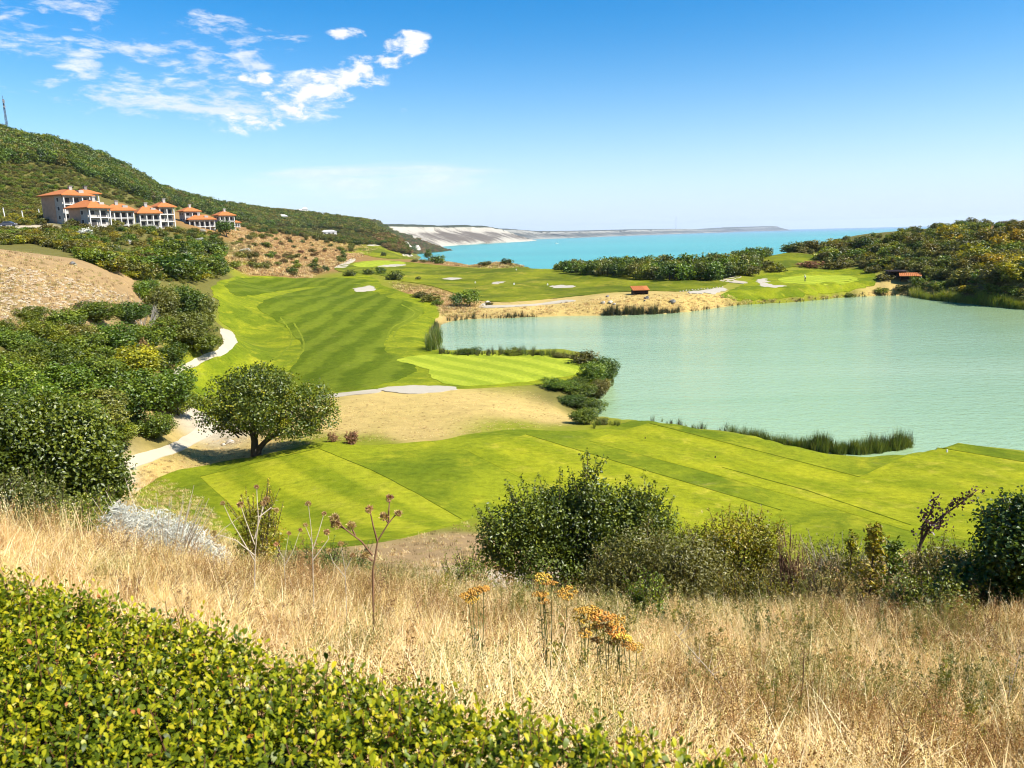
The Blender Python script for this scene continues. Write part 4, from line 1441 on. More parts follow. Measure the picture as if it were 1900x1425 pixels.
# ------------------------------------------------------------------ golfer on the distant green
def golfer(px, py):
    x, y, z, r = hit(px, py, 60)
    z += .32
    root = tag(link('person', None, loc=(x, y, z), rot=(0, 0, RZ(-50))),
               'golfer in a white top and dark trousers bending to putt on the distant green', 'person')
    J = {'pelvis': (0, 0, .93), 'waist': (0, -.06, 1.06), 'chest': (0, -.20, 1.28), 'neck': (0, -.29, 1.43), 'headb': (0, -.34, 1.50), 'head': (0, -.38, 1.62),
         'hl': (.10, 0, .90), 'kl': (.14, -.07, .49), 'al': (.15, 0, .08), 'tl': (.17, -.17, .03),
         'hr': (-.10, 0, .90), 'kr': (-.14, -.07, .49), 'ar': (-.15, 0, .08), 'tr': (-.17, -.17, .03),
         'sl': (.19, -.25, 1.37), 'el': (.20, -.42, 1.12), 'wl': (.05, -.52, .90), 'gl': (.02, -.54, .83),
         'sr': (-.19, -.25, 1.37), 'er': (-.20, -.42, 1.12), 'wr': (-.05, -.52, .90), 'gr': (-.02, -.55, .82)}
    Rr = {'pelvis': .15, 'waist': .135, 'chest': .155, 'neck': .055, 'headb': .075, 'head': .095, 'hl': .10, 'kl': .068, 'al': .045, 'tl': .04,
          'hr': .10, 'kr': .068, 'ar': .045, 'tr': .04, 'sl': .075, 'el': .046, 'wl': .033, 'gl': .035, 'sr': .075, 'er': .046, 'wr': .033, 'gr': .035}
    E = ['pelvis waist', 'waist chest', 'chest neck', 'neck headb', 'headb head', 'pelvis hl', 'hl kl', 'kl al', 'al tl', 'pelvis hr', 'hr kr', 'kr ar', 'ar tr',
         'chest sl', 'sl el', 'el wl', 'wl gl', 'chest sr', 'sr er', 'er wr', 'wr gr']
    keys = list(J)
    me_ = bpy.data.meshes.new('body')
    me_.from_pydata([J[k] for k in keys], [tuple(keys.index(a) for a in e.split()) for e in E], [])
    ob = bpy.data.objects.new('body', me_)
    COL.objects.link(ob)
    sm = ob.modifiers.new('skin', 'SKIN')
    me_.skin_vertices[0].data[0].use_root = True
    for i, k in enumerate(keys):
        me_.skin_vertices[0].data[i].radius = (Rr[k], Rr[k])
    su = ob.modifiers.new('sub', 'SUBSURF')
    su.levels = su.render_levels = 1
    dg = bpy.context.evaluated_depsgraph_get()
    em = bpy.data.meshes.new_from_object(ob.evaluated_get(dg))
    bpy.data.objects.remove(ob)
    em.name = 'body'
    em.materials.clear()
    for k in ('skin', 'cloth_white', 'cloth_dark'):
        em.materials.append(MAT[k])
    for p in em.polygons:
        c = p.center
        if c.z < .10 or (c.z < .98 and c.y > -.3):
            p.material_index = 2
        elif c.z > 1.44 or (c.y < -.44 and c.z < 1.12):
            p.material_index = 0
        else:
            p.material_index = 1
        p.use_smooth = True
    link('body', em, root)
    m = MB()
    m.blob((0, -.355, 1.665), (.105, .115, .09), 8, 5)
    m.box(-.07, -.52, 1.655, .07, -.42, 1.675)
    m.build('cap', MAT['cloth_white'], root)
    for s_ in (-1, 1):
        m = MB()
        m.box(.17 * s_ - .05, -.25, .0, .17 * s_ + .05, .06, .07)
        m.build('shoe', MAT['cloth_dark'], root)
    cl = tag(link('golf_club', None, loc=root.matrix_world @ Vector((0, 0, 0))), 'putter held by the golfer on the distant green', 'golf club')
    cl.location = (x, y, z)
    cl.rotation_euler = root.rotation_euler
    m = MB()
    m.tube([(0, -.55, .88), (0, -.62, .05)], .012, 5)
    m.build('shaft', MAT['metal_dark'], cl)
    m = MB()
    m.box(-.06, -.68, .0, .06, -.60, .06)
    m.build('club_head', MAT['metal_dark'], cl)


golfer(1494, 524)


# ------------------------------------------------------------------ parked cars, fence posts, boat, markers
def car(px, py, rz, m, label, scale=1.0):
    x, y, z, r = hit(px, py, 60)
    root = tag(link('parked_car', None, loc=(x, y, z + .05), rot=(0, 0, rz), scl=scale), label, 'car', 'cars parked on the slope by the houses')
    b = MB()
    prof = [(-2.1, .35), (-2.15, .75), (-1.95, .92), (-1.2, 1.0), (-.7, 1.42), (.75, 1.45), (1.45, 1.02), (2.05, .9), (2.15, .6), (2.1, .32)]
    V = [(x_, s * (.86 if z_ < 1.1 else .68), z_) for s in (-1, 1) for x_, z_ in prof]
    n = len(prof)
    F = [tuple(range(n)), tuple(range(2 * n - 1, n - 1, -1))] + [(i, i + n, (i + 1) % n + n, (i + 1) % n) for i in range(n)]
    b.add(V, F)
    b.build('body', MAT[m], root)
    for s in (-1, 1):
        g = MB()
        g.add([(-.62, s * .745, 1.36), (.68, s * .745, 1.38), (1.18, s * .84, 1.07), (-1.0, s * .84, 1.06), (-.62, s * .73, 1.36), (.68, s * .73, 1.38), (1.18, s * .82, 1.07), (-1.0, s * .82, 1.06)],
              [(0, 1, 2, 3), (7, 6, 5, 4), (0, 4, 5, 1), (1, 5, 6, 2), (2, 6, 7, 3), (3, 7, 4, 0)])
        g.build('side_window', MAT['glass_dark'], root)
        for xx in (-1.3, 1.3):
            w = MB()
            w.tube([(xx, s * .70, .33), (xx, s * .89, .33)], .33, 12)
            wo_ = w.build('wheel', MAT['rubber'], root)
            w = MB()
            w.tube([(xx, s * .885, .33), (xx, s * .905, .33)], .19, 10)
            w.build('rim', MAT['metal_pale'], wo_)
        l = MB()
        l.box(2.02, s * .6 - .18, .68, 2.16, s * .6 + .18, .82)
        l.build('headlight', MAT['white'], root)


car(15, 421, RZ(8), 'car_dark', 'dark car parked on the pale gravel yard')
car(121, 413, RZ(15), 'car_white', 'white car parked below the largest house')

POSTS = [(11, 412, 24, 'at the dark car, leftmost'), (45, 414, 21, 'behind the end of the gravel yard'), (74, 401, 12, 'half hidden by the round bush'), (110, 400, 9, 'nearest the largest house'), (122, 408, 15, 'beside the white car')]
for px_, py_, hp, wh in POSTS:
    x, y, z, r = hit(px_, py_, 60)
    h = hp * r / 1620
    m = MB()
    m.tube([(0, 0, -.3), (0, 0, h)], .13, 6)
    m.box(-.16, -.16, h, .16, .16, h + .08)
    tag(link('fence_post', m.mesh('fence_post', MAT['white']), loc=(x, y, z), rot=(0, RZ(-4), 0)), 'thin white post ' + wh, 'post', 'white posts along the road by the houses')

x, y = on_plane(1033, 452.5, SEA_Z)
boat = tag(link('motor_boat', None, loc=(x, y, SEA_Z), rot=(0, 0, RZ(15)), scl=2.2), 'tiny white boat far out on the turquoise sea', 'boat')
m = MB()
prof = [(-4, 1.3), (-1.5, 1.5), (1.5, 1.3), (3.5, .6), (4.6, 0.02)]
V = [(a, s * b, 1.2 + (.3 if a > 1 else 0)) for s in (1, -1) for a, b in prof] + [(a * .9, s * b * .5, -.3) for s in (1, -1) for a, b in prof]
F = [(i, i + 1, i + 11, i + 10) for i in range(4)] + [(5 + i + 1, 5 + i, 15 + i, 15 + i + 1) for i in range(4)] + [(0, 10, 15, 5), (0, 5, 6, 1), (1, 6, 7, 2), (2, 7, 8, 3), (3, 8, 9, 4)]
m.add(V, F)
m.build('hull', MAT['white'], boat)
m = MB()
m.box(-1.5, -.9, 1.3, 1.2, .9, 2.6)
m.build('cabin', MAT['white'], boat)
m = MB()
m.box(1.15, -.8, 1.8, 1.26, .8, 2.4)
m.build('window', MAT['glass_dark'], boat)

MARK = [(794, 650, 4.0, 'white', 'white marker post in the grass by the reeds at the cove'), (1197, 815, 2.2, 'wood_dark', 'dark tee marker near the corner of the long tee'),
        (1327, 851, 2.6, 'wood_dark', 'dark tee marker in the middle of the long tee'), (1757, 840, 3.0, 'white', 'white tee marker by the water end of the long tee'), (958, 502, 2.5, 'white', 'white yardage board on the wide far fairway'),
        (1016, 530, 3.5, 'white', 'white box beside the flat far bunker'), (954, 529, 3.5, 'white', 'white block on the wide far fairway'), (882, 526, 3.0, 'white', 'pale block near the hooked sand scrape')]
for px_, py_, hp, mm, lb in MARK:
    x, y, z, r = hit(px_, py_, 12)
    h = hp * r / 1400
    m = MB()
    m.box(-h * .35, -h * .3, -.1, h * .35, h * .3, h * .8)
    m.box(-h * .25, -h * .2, h * .8, h * .25, h * .2, h)
    tag(link('marker', m.mesh('marker', MAT[mm]), loc=(x, y, z + .1)), lb, 'marker')


# ------------------------------------------------------------------ rocks
def rock_mesh(seed, m):
    random.seed(seed)
    b = MB()
    b.blob((0, 0, .2), (.5, .4, .36), 8, 5, .55)
    return b.mesh('rock', m)


ROCKS = [rock_mesh(k, MAT['rock']) for k in range(4)]
ROCKS_D = [rock_mesh(k + 9, MAT['rock_dark']) for k in range(3)]
RK = [(1119, 563, 9, 0, 'pale slab leaning at the left of the rock group on the dry bank'), (1133, 562, 11, 0, 'largest pale boulder of the group on the dry bank'), (1140, 565, 7, 0, 'small pale stone at the lake side of the boulder group'),
      (1127, 551, 8, 1, 'dark stone on the crest of the dry bank'), (1200, 554, 10, 1, 'dark boulder just below the small hut'), (1248, 561, 13, 1, 'dark bushy boulder above the reeds'), (1196, 558, 5, 1, 'little dark stone beside the boulder below the hut'),
      (752, 459, 26, 0, 'white chalk outcrop under the cliff end, left of two'), (772, 464, 20, 0, 'white chalk outcrop by the sea under the cliff end, right of two'), (136, 492, 14, 1, 'grey boulder alone near the top of the stony slope'), (427, 822, 16, 0, 'pale bleached stones beside the lone tree trunk'), (415, 826, 9, 0, 'small pale stone in the lone tree shadow'),
      (1688, 522, 8, 0, 'pale boulder in front of the pair of huts'), (905, 563, 12, 0, 'pale stone heap at the start of the white track'), (897, 568, 8, 0, 'small stone at the foot of the white track')]
for k, (px_, py_, wp, dk, lb) in enumerate(RK):
    x, y, z, r = hit(px_, py_, 12)
    s = wp * r / 1450
    tag(link('rock', (ROCKS_D if dk else ROCKS)[k % 3], loc=(x, y, z - .05 * s), rot=(0, 0, k * 1.3), scl=(s, s, s * .9)), lb, 'rock')


for k in range(15):
    pxx = 1262 + k * 5.6
    x, y, z, r = hit(pxx, np.interp(pxx, [1262, 1342], [541.5, 533.5]), 60)
    s_ = .45 + .3 * ((k * 7) % 5) / 5
    tag(link('edging_stone', ROCKS[k % 4], loc=(x, y, z - .02), rot=(0, 0, k * 2.1), scl=(s_, s_ * .8, s_)), 'edging stone, %s from the left in the row above the pale sand strip' % ['first', 'second', 'third', 'fourth', 'fifth', 'sixth', 'seventh', 'eighth', 'ninth', 'tenth', 'eleventh', 'twelfth', 'thirteenth', 'fourteenth', 'fifteenth'][k], 'rock', 'row of edging stones beyond the lake')

# ------------------------------------------------------------------ foliage
def unit(v):
    return v / np.maximum(np.linalg.norm(v, axis=-1, keepdims=True), 1e-9)


def leaves(P, N, L, Wd, v, rg, fold=.25):
    """folded diamond leaves at points P with normals N"""
    n = len(P)
    N = unit(N)
    a = rg.normal(size=(n, 3))
    a = unit(a - N * (a * N).sum(1, keepdims=True))
    b = np.cross(N, a)
    L = np.broadcast_to(L, (n,))[:, None]
    Wd = np.broadcast_to(Wd, (n,))[:, None]
    V = np.stack([P - a * L * .5, P + b * Wd * .5 + N * Wd * fold - a * L * .05, P + a * L * .5, P - b * Wd * .5 + N * Wd * fold - a * L * .05], 1).reshape(-1, 3)
    i = np.arange(n)[:, None] * 4
    F = np.concatenate([i + [[0, 1, 2]], i + [[0, 2, 3]]])
    return V, F, np.repeat(v, 4)


def crown(lobes, n_tw, per, L, Wd, seed, spread=.06, zmin=0.02, up=.45, inner=.25, rnd=.65, vlobe=.18):
    """leaf sprays through lobed crowns; lobes are (x, y, z, rx, ry, rz)"""
    rg = np.random.default_rng(seed)
    lob = np.array(lobes, float)
    wv = (lob[:, 3] * lob[:, 4] * lob[:, 5]) ** .67
    k = rg.choice(len(lob), n_tw, p=wv / wv.sum())
    d = unit(rg.normal(size=(n_tw, 3)))
    fr = np.where(rg.random(n_tw) < inner, rg.uniform(.35, .8, n_tw), rg.uniform(.8, 1.06, n_tw))
    bump = 1 + .16 * np.sin(d[:, 0] * 7 + k * 2.1) * np.sin(d[:, 1] * 6 + k) * np.sin(d[:, 2] * 8 + 1)
    c = lob[k, :3] + d * lob[k, 3:] * (fr * bump)[:, None]
    lv = rg.uniform(-vlobe, vlobe, len(lob))
    tv = .5 + lv[k] + rg.normal(0, .16, n_tw)
    P = np.repeat(c, per, 0) + rg.normal(size=(n_tw * per, 3)) * spread
    dd_ = np.repeat(d, per, 0)
    N = dd_ * .6 + np.array([0, 0, up]) + rg.normal(size=P.shape) * rnd
    v = np.clip(np.repeat(tv, per) + rg.normal(0, .085, len(P)), 0, 1)
    keep = P[:, 2] > zmin
    P, N, v = P[keep], N[keep], v[keep]
    sc = rg.uniform(.7, 1.25, len(P))
    return leaves(P, N, L * sc, Wd * sc, v, rg)


def merge(*parts):
    Vs, Fs, vs, o = [], [], [], 0
    for V, F, v in parts:
        Vs.append(V)
        Fs.append(F + o)
        vs.append(v)
        o += len(V)
    return np.vstack(Vs), np.vstack(Fs), np.concatenate(vs)


def leaf_mesh(name, part, m):
    return mesh_np(name, part[0], part[1], [m], {'v': part[2]})


def limbs(lobes, trunk_h, r0, seed, base=(0, 0, -.06), lean=(0, 0), n=5):
    """tapered trunk with limbs running up into the lobes"""
    rd = random.Random(seed)
    m = MB()
    top = Vector((lean[0], lean[1], trunk_h))
    mid = Vector((lean[0] * .4 + rd.uniform(-.02, .02), lean[1] * .4, trunk_h * .5))
    m.tube([base, mid, top], [r0 * 1.25, r0, r0 * .8], n + 2)
    for (x, y, z, rx, ry, rz) in lobes:
        e = Vector((x, y, z + rz * .3))
        k = top.lerp(e, .5) + Vector((rd.uniform(-.05, .05), rd.uniform(-.05, .05), rd.uniform(-.03, .06)))
        m.tube([top * .97, k, e], [r0 * .62, r0 * .38, r0 * .1], n)
        for q in range(2):
            e2 = e + Vector((rd.uniform(-1, 1) * rx, rd.uniform(-1, 1) * ry, rd.uniform(0, 1) * rz)) * .7
            m.tube([k, k.lerp(e2, .5) + Vector((0, 0, .02)), e2], [r0 * .28, r0 * .16, r0 * .06], 4)
    return m


def shrub_lobes(rd, n, flat=1.0):
    out = []
    for k in range(n):
        a = 2 * PI * k / n + rd.uniform(-.5, .5)
        rr_ = rd.uniform(.12, .34)
        z = rd.uniform(.28, .74) * flat
        q = rd.uniform(.20, .31)
        out.append((math.cos(a) * rr_, math.sin(a) * rr_, z, q, q, q * rd.uniform(.75, 1.05)))
    out.append((0, 0, .4 * flat, .36, .36, .36))
    return out


# unit plants, one metre tall before scaling: far ones for the woods, finer ones for the slope near the viewer
FAR, MIDP = {}, {}
far_shapes, mid_shapes = [], []
for k in range(5):
    rd = random.Random(40 + k)
    lb = shrub_lobes(rd, 5 + k % 3)
    far_shapes.append((crown(lb, 150, 7, .095, .062, 100 + k, .045, vlobe=.28), lb))
    rd = random.Random(60 + k)
    lb = [(x, y, z, a * .82, b * .82, c * .85) for x, y, z, a, b, c in shrub_lobes(rd, 10 + k % 3)]
    mid_shapes.append((crown(lb, 900, 9, .043, .027, 200 + k, .030, inner=.18, vlobe=.3), lb))
TRUNK_MID = [limbs(s[1], .22, .022, 5 + k).mesh('trunk', MAT['bark']) for k, s in enumerate(mid_shapes)]
for mk in ('leaf_dark', 'leaf_mid', 'leaf_olive', 'leaf_yellow', 'leaf_scrub', 'leaf_silver', 'leaf_brown'):
    FAR[mk] = [leaf_mesh('far_crown', s[0], MAT[mk]) for s in far_shapes]
for mk in ('leaf_dark', 'leaf_mid', 'leaf_olive', 'leaf_yellow'):
    MIDP[mk] = [leaf_mesh('crown', s[0], MAT[mk]) for s in mid_shapes]
# far trees with a visible stem: crown above a trunk in one small mesh
tree_shapes = []
for k in range(4):
    rd = random.Random(80 + k)
    lb = [(x, y, z * .72 + .27, a * .95, b * .95, c * .85) for x, y, z, a, b, c in shrub_lobes(rd, 5)]
    tree_shapes.append((crown(lb, 150, 7, .08, .052, 150 + k, .05, zmin=.2), limbs(lb, .4, .028, k)))


def tree_mesh(shape, mk):
    (V, F, v), tr = shape
    tv = np.array(tr.V)
    tq = [f for f in tr.F]
    V2 = np.vstack([V, tv])
    o = len(V)
    tri = [tuple(i + o for i in f) for f in tq if len(f) == 3]
    qd = [tuple(i + o for i in f) for f in tq if len(f) == 4]
    Fs = [F, np.array(qd)]
    mi = [0] * len(F) + [1] * len(qd)
    return mesh_np('far_tree', V2, Fs, [MAT[mk], MAT['bark']], {'v': np.concatenate([v, np.full(len(tv), .3)])}, mi)


TREE = {mk: [tree_mesh(s, mk) for s in tree_shapes] for mk in ('leaf_dark', 'leaf_mid', 'leaf_olive', 'leaf_scrub')}


def stuff(name, label, pts, rot, scl, idx, protos):
    """many small plants nobody could count: points carrying copies of a few meshes"""
    pts = np.asarray(pts, np.float32)
    n = len(pts)
    me_ = bpy.data.meshes.new(name)
    me_.vertices.add(n)
    me_.vertices.foreach_set('co', pts.ravel())
    a = me_.attributes.new('rot', 'FLOAT_VECTOR', 'POINT')
    a.data.foreach_set('vector', np.asarray(rot, np.float32).ravel())
    a = me_.attributes.new('scl', 'FLOAT_VECTOR', 'POINT')
    s = np.asarray(scl, np.float32)
    if s.ndim == 1:
        s = np.repeat(s[:, None], 3, 1)
    a.data.foreach_set('vector', s.ravel())
    a = me_.attributes.new('pick', 'INT', 'POINT')
    a.data.foreach_set('value', np.asarray(idx, np.int32))
    o = link(name, me_)
    src = bpy.data.collections.new(name + '_kinds')
    for k, pm in enumerate(protos):
        src.objects.link(bpy.data.objects.new('%s_%02d' % (name, k), pm))
    g = bpy.data.node_groups.new(name, 'GeometryNodeTree')
    g.interface.new_socket('Geometry', in_out='INPUT', socket_type='NodeSocketGeometry')
    g.interface.new_socket('Geometry', in_out='OUTPUT', socket_type='NodeSocketGeometry')
    gi, go = g.nodes.new('NodeGroupInput'), g.nodes.new('NodeGroupOutput')
    iop = g.nodes.new('GeometryNodeInstanceOnPoints')
    ci = g.nodes.new('GeometryNodeCollectionInfo')
    ci.inputs['Collection'].default_value = src
    ci.inputs['Separate Children'].default_value = True
    ci.inputs['Reset Children'].default_value = True

    def attr(nm, ty):
        nd = g.nodes.new('GeometryNodeInputNamedAttribute')
        nd.data_type = ty
        nd.inputs['Name'].default_value = nm
        return [s_ for s_ in nd.outputs if s_.enabled and s_.name == 'Attribute'][0]
    g.links.new(gi.outputs[0], iop.inputs['Points'])
    g.links.new(ci.outputs[0], iop.inputs['Instance'])
    iop.inputs['Pick Instance'].default_value = True
    g.links.new(attr('pick', 'INT'), iop.inputs['Instance Index'])
    er = g.nodes.new('FunctionNodeEulerToRotation')
    g.links.new(attr('rot', 'FLOAT_VECTOR'), er.inputs[0])
    g.links.new(er.outputs[0], iop.inputs['Rotation'])
    g.links.new(attr('scl', 'FLOAT_VECTOR'), iop.inputs['Scale'])
    g.links.new(iop.outputs[0], go.inputs[0])
    md = o.modifiers.new('scatter', 'NODES')
    md.node_group = g
    return tag(o, label, kind='stuff')


def sample_px(poly, n, rg, rmin=12.0, holes=()):
    xs = np.array([p[0] for p in poly], float)
    ys = np.array([p[1] for p in poly], float)
    PX, PY = [], []
    while len(PX) < n:
        px = rg.uniform(xs.min(), xs.max(), 4 * n)
        py = rg.uniform(ys.min(), ys.max(), 4 * n)
        k = inpoly(px, py, poly)
        for h in holes:
            k &= ~inpoly(px, py, h)
        PX += list(px[k])
        PY += list(py[k])
    px, py = np.array(PX[:n]), np.array(PY[:n])
    x, y, z, r, ok = hits(px, py, rmin)
    return px[ok], py[ok], x[ok], y[ok], z[ok], r[ok]


ORD = ['first', 'second', 'third', 'fourth', 'fifth', 'sixth', 'seventh', 'eighth', 'ninth', 'tenth', 'eleventh', 'twelfth', 'thirteenth', 'fourteenth', 'fifteenth',
       'sixteenth', 'seventeenth', 'eighteenth', 'nineteenth', 'twentieth']
TENS = ['', '', 'twenty', 'thirty', 'forty', 'fifty', 'sixty', 'seventy', 'eighty', 'ninety']


def ordinal(k):
    """0 -> first"""
    k += 1
    if k <= 20:
        return ORD[k - 1]
    if k % 10 == 0 and k < 100:
        return TENS[k // 10][:-1] + 'ieth'
    return TENS[k // 10] + '-' + ORD[k % 10 - 1]


TONE = {'leaf_dark': 'dark green', 'leaf_mid': 'mid green', 'leaf_olive': 'olive green', 'leaf_yellow': 'yellow-green', 'leaf_scrub': 'dull green', 'leaf_silver': 'silvery', 'leaf_brown': 'brown'}


def small(name, cat, mesh, x, y, z, h, w, rz, label, group):
    o = link(name, mesh, loc=(x, y, z - .04 * h), rot=(0, 0, rz), scl=(w, w, h))
    return tag(o, label, cat, group)


def rows_label(items, nrows, where, noun, fmt='{o} {n} from the left in the {r} {w}'):
    """items: (px, py, ...); gives each item a row and an order along it"""
    srt = sorted(range(len(items)), key=lambda i: -items[i][1])
    out = [None] * len(items)
    per = math.ceil(len(items) / nrows)
    for q in range(nrows):
        row = sorted(srt[q * per:(q + 1) * per], key=lambda i: items[i][0])
        rn = 'lowest row' if q == 0 else ('topmost row' if q == nrows - 1 else ordinal(q) + ' row up')
        for c, i in enumerate(row):
            out[i] = (ordinal(c), rn)
    return out


# ---- the wood between the far fairway and the sea
rg = np.random.default_rng(5)
front = [(1022, 498), (1060, 507), (1100, 511), (1150, 514), (1200, 519), (1250, 520), (1300, 520), (1340, 518), (1375, 512), (1400, 505)]
wood = []
for row in range(5):
    px = 1024.0 + row * 5
    while px < 1404:
        py = np.interp(px, [p[0] for p in front], [p[1] for p in front])
        x, y, z, r = hit(px, py, 60)
        r2 = r + row * 8 + rg.uniform(-2, 2)
        th = math.atan2(x, y)
        x2, y2 = math.sin(th) * r2, math.cos(th) * r2
        z2 = float(height(x2, y2))
        tall = np.interp(px, [1024, 1060, 1150, 1250, 1330, 1400], [3.6, 4.5, 5.0, 5.4, 5.8, 5.2]) + row * .1
        h = tall * rg.uniform(.8, 1.12)
        wood.append((px, -row, x2, y2, z2, h, h * rg.uniform(.85, 1.15)))
        px += rg.uniform(11, 17) + (3 if row > 1 else 0)
RN = ['front row', 'second row', 'third row', 'fourth row', 'rearmost row']
for row in range(5):
    its = [w for w in wood if w[1] == -row]
    for c, w in enumerate(its):
        mk = rg.choice(['leaf_dark', 'leaf_mid', 'leaf_olive', 'leaf_scrub'], p=[.40, .33, .17, .10])
        o = small('wood_tree', 'tree', TREE[mk][rg.integers(4)] if row == 0 and c % 4 == 0 else FAR[mk][rg.integers(5)], w[2], w[3], w[4], w[5], w[6] * 1.15, rg.uniform(0, 6.3),
                  '%s tree, %s from the left in the %s of the seaside wood' % (TONE[mk], ordinal(c), RN[row]), 'trees of the wood between the far fairway and the sea')

# single trees and bushes beyond the lake: px, py base, height px, width px, tone, label
LONE = [(650, 512, 15, 24, 'leaf_dark', 'round dark bush, leftmost of four beside the far fairway'), (685, 509, 13, 20, 'leaf_dark', 'flat dark bush, second of four beside the far fairway'),
        (707, 508, 15, 20, 'leaf_dark', 'dark bush, third of four beside the far fairway'), (734, 519, 22, 32, 'leaf_dark', 'largest of four dark bushes beside the far fairway'),
        (776, 519, 8, 12, 'leaf_olive', 'tiny pale tree on the rim of the brown mound'),
        (872, 568, 32, 46, 'leaf_mid', 'broad green tree on the dry bank where the lake begins'), (848, 570, 28, 28, 'leaf_dark', 'smaller dark tree leaning on the broad lakeside tree'),
        (826, 470, 0, 0, 'leaf_dark', ''), (905, 492, 10, 16, 'leaf_scrub', 'low brownish coastal bush beside the brown mound'), (895, 493, 9, 14, 'leaf_olive', 'low coastal bush where the sea first shows'),
        (940, 490, 14, 22, 'leaf_dark', 'first rounded tree left of the brown coastal mound'), (957, 489, 13, 16, 'leaf_dark', 'second rounded tree by the brown coastal mound'), (970, 488, 12, 14, 'leaf_dark', 'low tree just behind the brown coastal mound'),
        (990, 486, 14, 20, 'leaf_dark', 'dark tree rising from the top of the brown coastal mound'), (1006, 488, 11, 14, 'leaf_mid', 'small tree between the coastal mound and the wood'),
        (795, 485, 24, 17, 'leaf_dark', 'tall dark tree at the coast end of the farthest fairway'), (814, 489, 20, 26, 'leaf_dark', 'broad dark tree nearest the sea beyond the farthest fairway'), (804, 487, 15, 18, 'leaf_olive', 'olive bush between the two dark coast trees'),
        (766, 466, 16, 14, 'leaf_dark', 'dark tree standing before the white cliff foot'), (752, 461, 16, 16, 'leaf_dark', 'dark tree left of the white cliff foot'), (734, 456, 14, 14, 'leaf_dark', 'dark tree above the farthest fairway'),
        (722, 452, 10, 12, 'leaf_mid', 'small tree behind the farthest fairway'), (770, 486, 8, 14, 'leaf_scrub', 'low scrub bush in the brown ground before the sea'), (786, 487, 8, 16, 'leaf_olive', 'flat bush at the brown end of the farthest fairway'),
        (712, 475, 10, 10, 'leaf_dark', 'little dark bush in the brown strip by the farthest fairway'), (660, 455, 14, 22, 'leaf_dark', 'dark bush above the brown strip left of the farthest fairway'), (638, 478, 11, 12, 'leaf_dark', 'dark bush beside the climbing track'),
        (604, 503, 13, 14, 'leaf_dark', 'dark bush at the corner of the far fairway'), (420, 440, 30, 34, 'leaf_dark', 'large dark tree just below the last houses'), (408, 425, 18, 22, 'leaf_dark', 'dark tree hiding the foot of the last house'),
        (800, 560, 20, 40, 'leaf_olive', 'low olive bush on the bank right of the striped fairway'), (780, 553, 16, 30, 'leaf_scrub', 'dull bush on the brown bank above the striped fairway'), (812, 566, 14, 24, 'leaf_mid', 'small green bush at the foot of the brown bank'),
        (908, 566, 8, 16, 'leaf_scrub', 'low brown bush between the tree and the white track'), (1440, 505, 18, 30, 'leaf_yellow', 'yellowish bush beside the small fairway strip'), (1420, 500, 24, 34, 'leaf_olive', 'olive tree at the end of the seaside wood'),
        (1395, 512, 22, 30, 'leaf_olive', 'olive bush by the pale track under the wood'), (1640, 520, 16, 26, 'leaf_scrub', 'dry bush on the mound left of the huts'), (1620, 506, 16, 26, 'leaf_olive', 'bush behind the right end of the distant green'),
        (1545, 500, 18, 40, 'leaf_scrub', 'dull bush behind the distant green'), (1505, 496, 14, 44, 'leaf_brown', 'brown dry bush hummock below the small fairway strip'), (1705, 528, 18, 30, 'leaf_mid', 'green bush right of the orange roofed hut'),
        (1635, 545, 12, 22, 'leaf_mid', 'green bush at the lake edge below the huts'), (1672, 540, 14, 22, 'leaf_scrub', 'dark scrub bush below the huts'), (1576, 553, 12, 16, 'leaf_mid', 'upright green tuft at the lake edge under the distant green'),
        (900, 650, 22, 26, 'leaf_olive', 'feathery bush on the shore behind the lake green'), (870, 657, 16, 50, 'leaf_dark', 'low dark bush behind the lake green'), (955, 659, 17, 40, 'leaf_mid', 'rounded bush at the middle of the lake green shore'),
        (1002, 659, 11, 26, 'leaf_mid', 'small bush right of the rounded one on the green shore'), (1040, 664, 14, 34, 'leaf_olive', 'low bush at the corner of the lake green'), (1085, 676, 31, 57, 'leaf_scrub', 'brownish bush at the far tip of the green point'),
        (1120, 712, 67, 70, 'leaf_dark', 'big spiky dark bush at the tip of the green point'), (1098, 722, 60, 65, 'leaf_mid', 'bright bush in front of the spiky dark one'), (1112, 740, 43, 46, 'leaf_olive', 'olive bush overhanging the water at the point'),
        (1075, 735, 40, 78, 'leaf_mid', 'leafy bush on the bank below the lake green'), (1040, 722, 26, 78, 'leaf_mid', 'low bush on the bank right of the sand bunker'), (1060, 752, 28, 65, 'leaf_dark', 'dark low bush down the bank of the point'),
        (1095, 765, 40, 62, 'leaf_dark', 'dark bush at the waterline of the cove'), (1085, 786, 43, 59, 'leaf_mid', 'green bush at the head of the cove by the tee'), (1118, 787, 16, 30, 'leaf_olive', 'low rushy bush at the cove mouth'),
        (618, 820, 24, 20, 'leaf_brown', 'dry brown weed bush on the mound by the near tee'), (653, 824, 32, 26, 'leaf_brown', 'sparse dry sapling bush on the mound by the near tee')]
for px_, py_, hp, wp, mk, lb in LONE:
    if not hp:
        continue
    x, y, z, r = hit(px_, py_, 12)
    big = r < 110
    h, w = hp * r / 1430, wp * r / 1430
    if big and mk in MIDP:
        root = tag(link('lakeside_bush', None, loc=(x, y, z - .1), rot=(0, 0, px_ % 6), scl=(w, w, h)), lb, 'bush')
        k = int(px_) % 5
        link('foliage', MIDP[mk][k], root)
        link('trunk', TRUNK_MID[k], root)
    else:
        root = tag(link('lone_bush', None, loc=(x, y, z - .08 * h), rot=(0, 0, px_ % 6), scl=(w * 1.1, w * 1.1, h * 1.05)), lb, 'bush')
        k = int(px_) % 4
        if hp > 11 and mk in TREE and px_ in (872, 848, 420, 795):
            link('foliage', TREE[mk][k], root)
        else:
            link('foliage', FAR[mk][k], root)

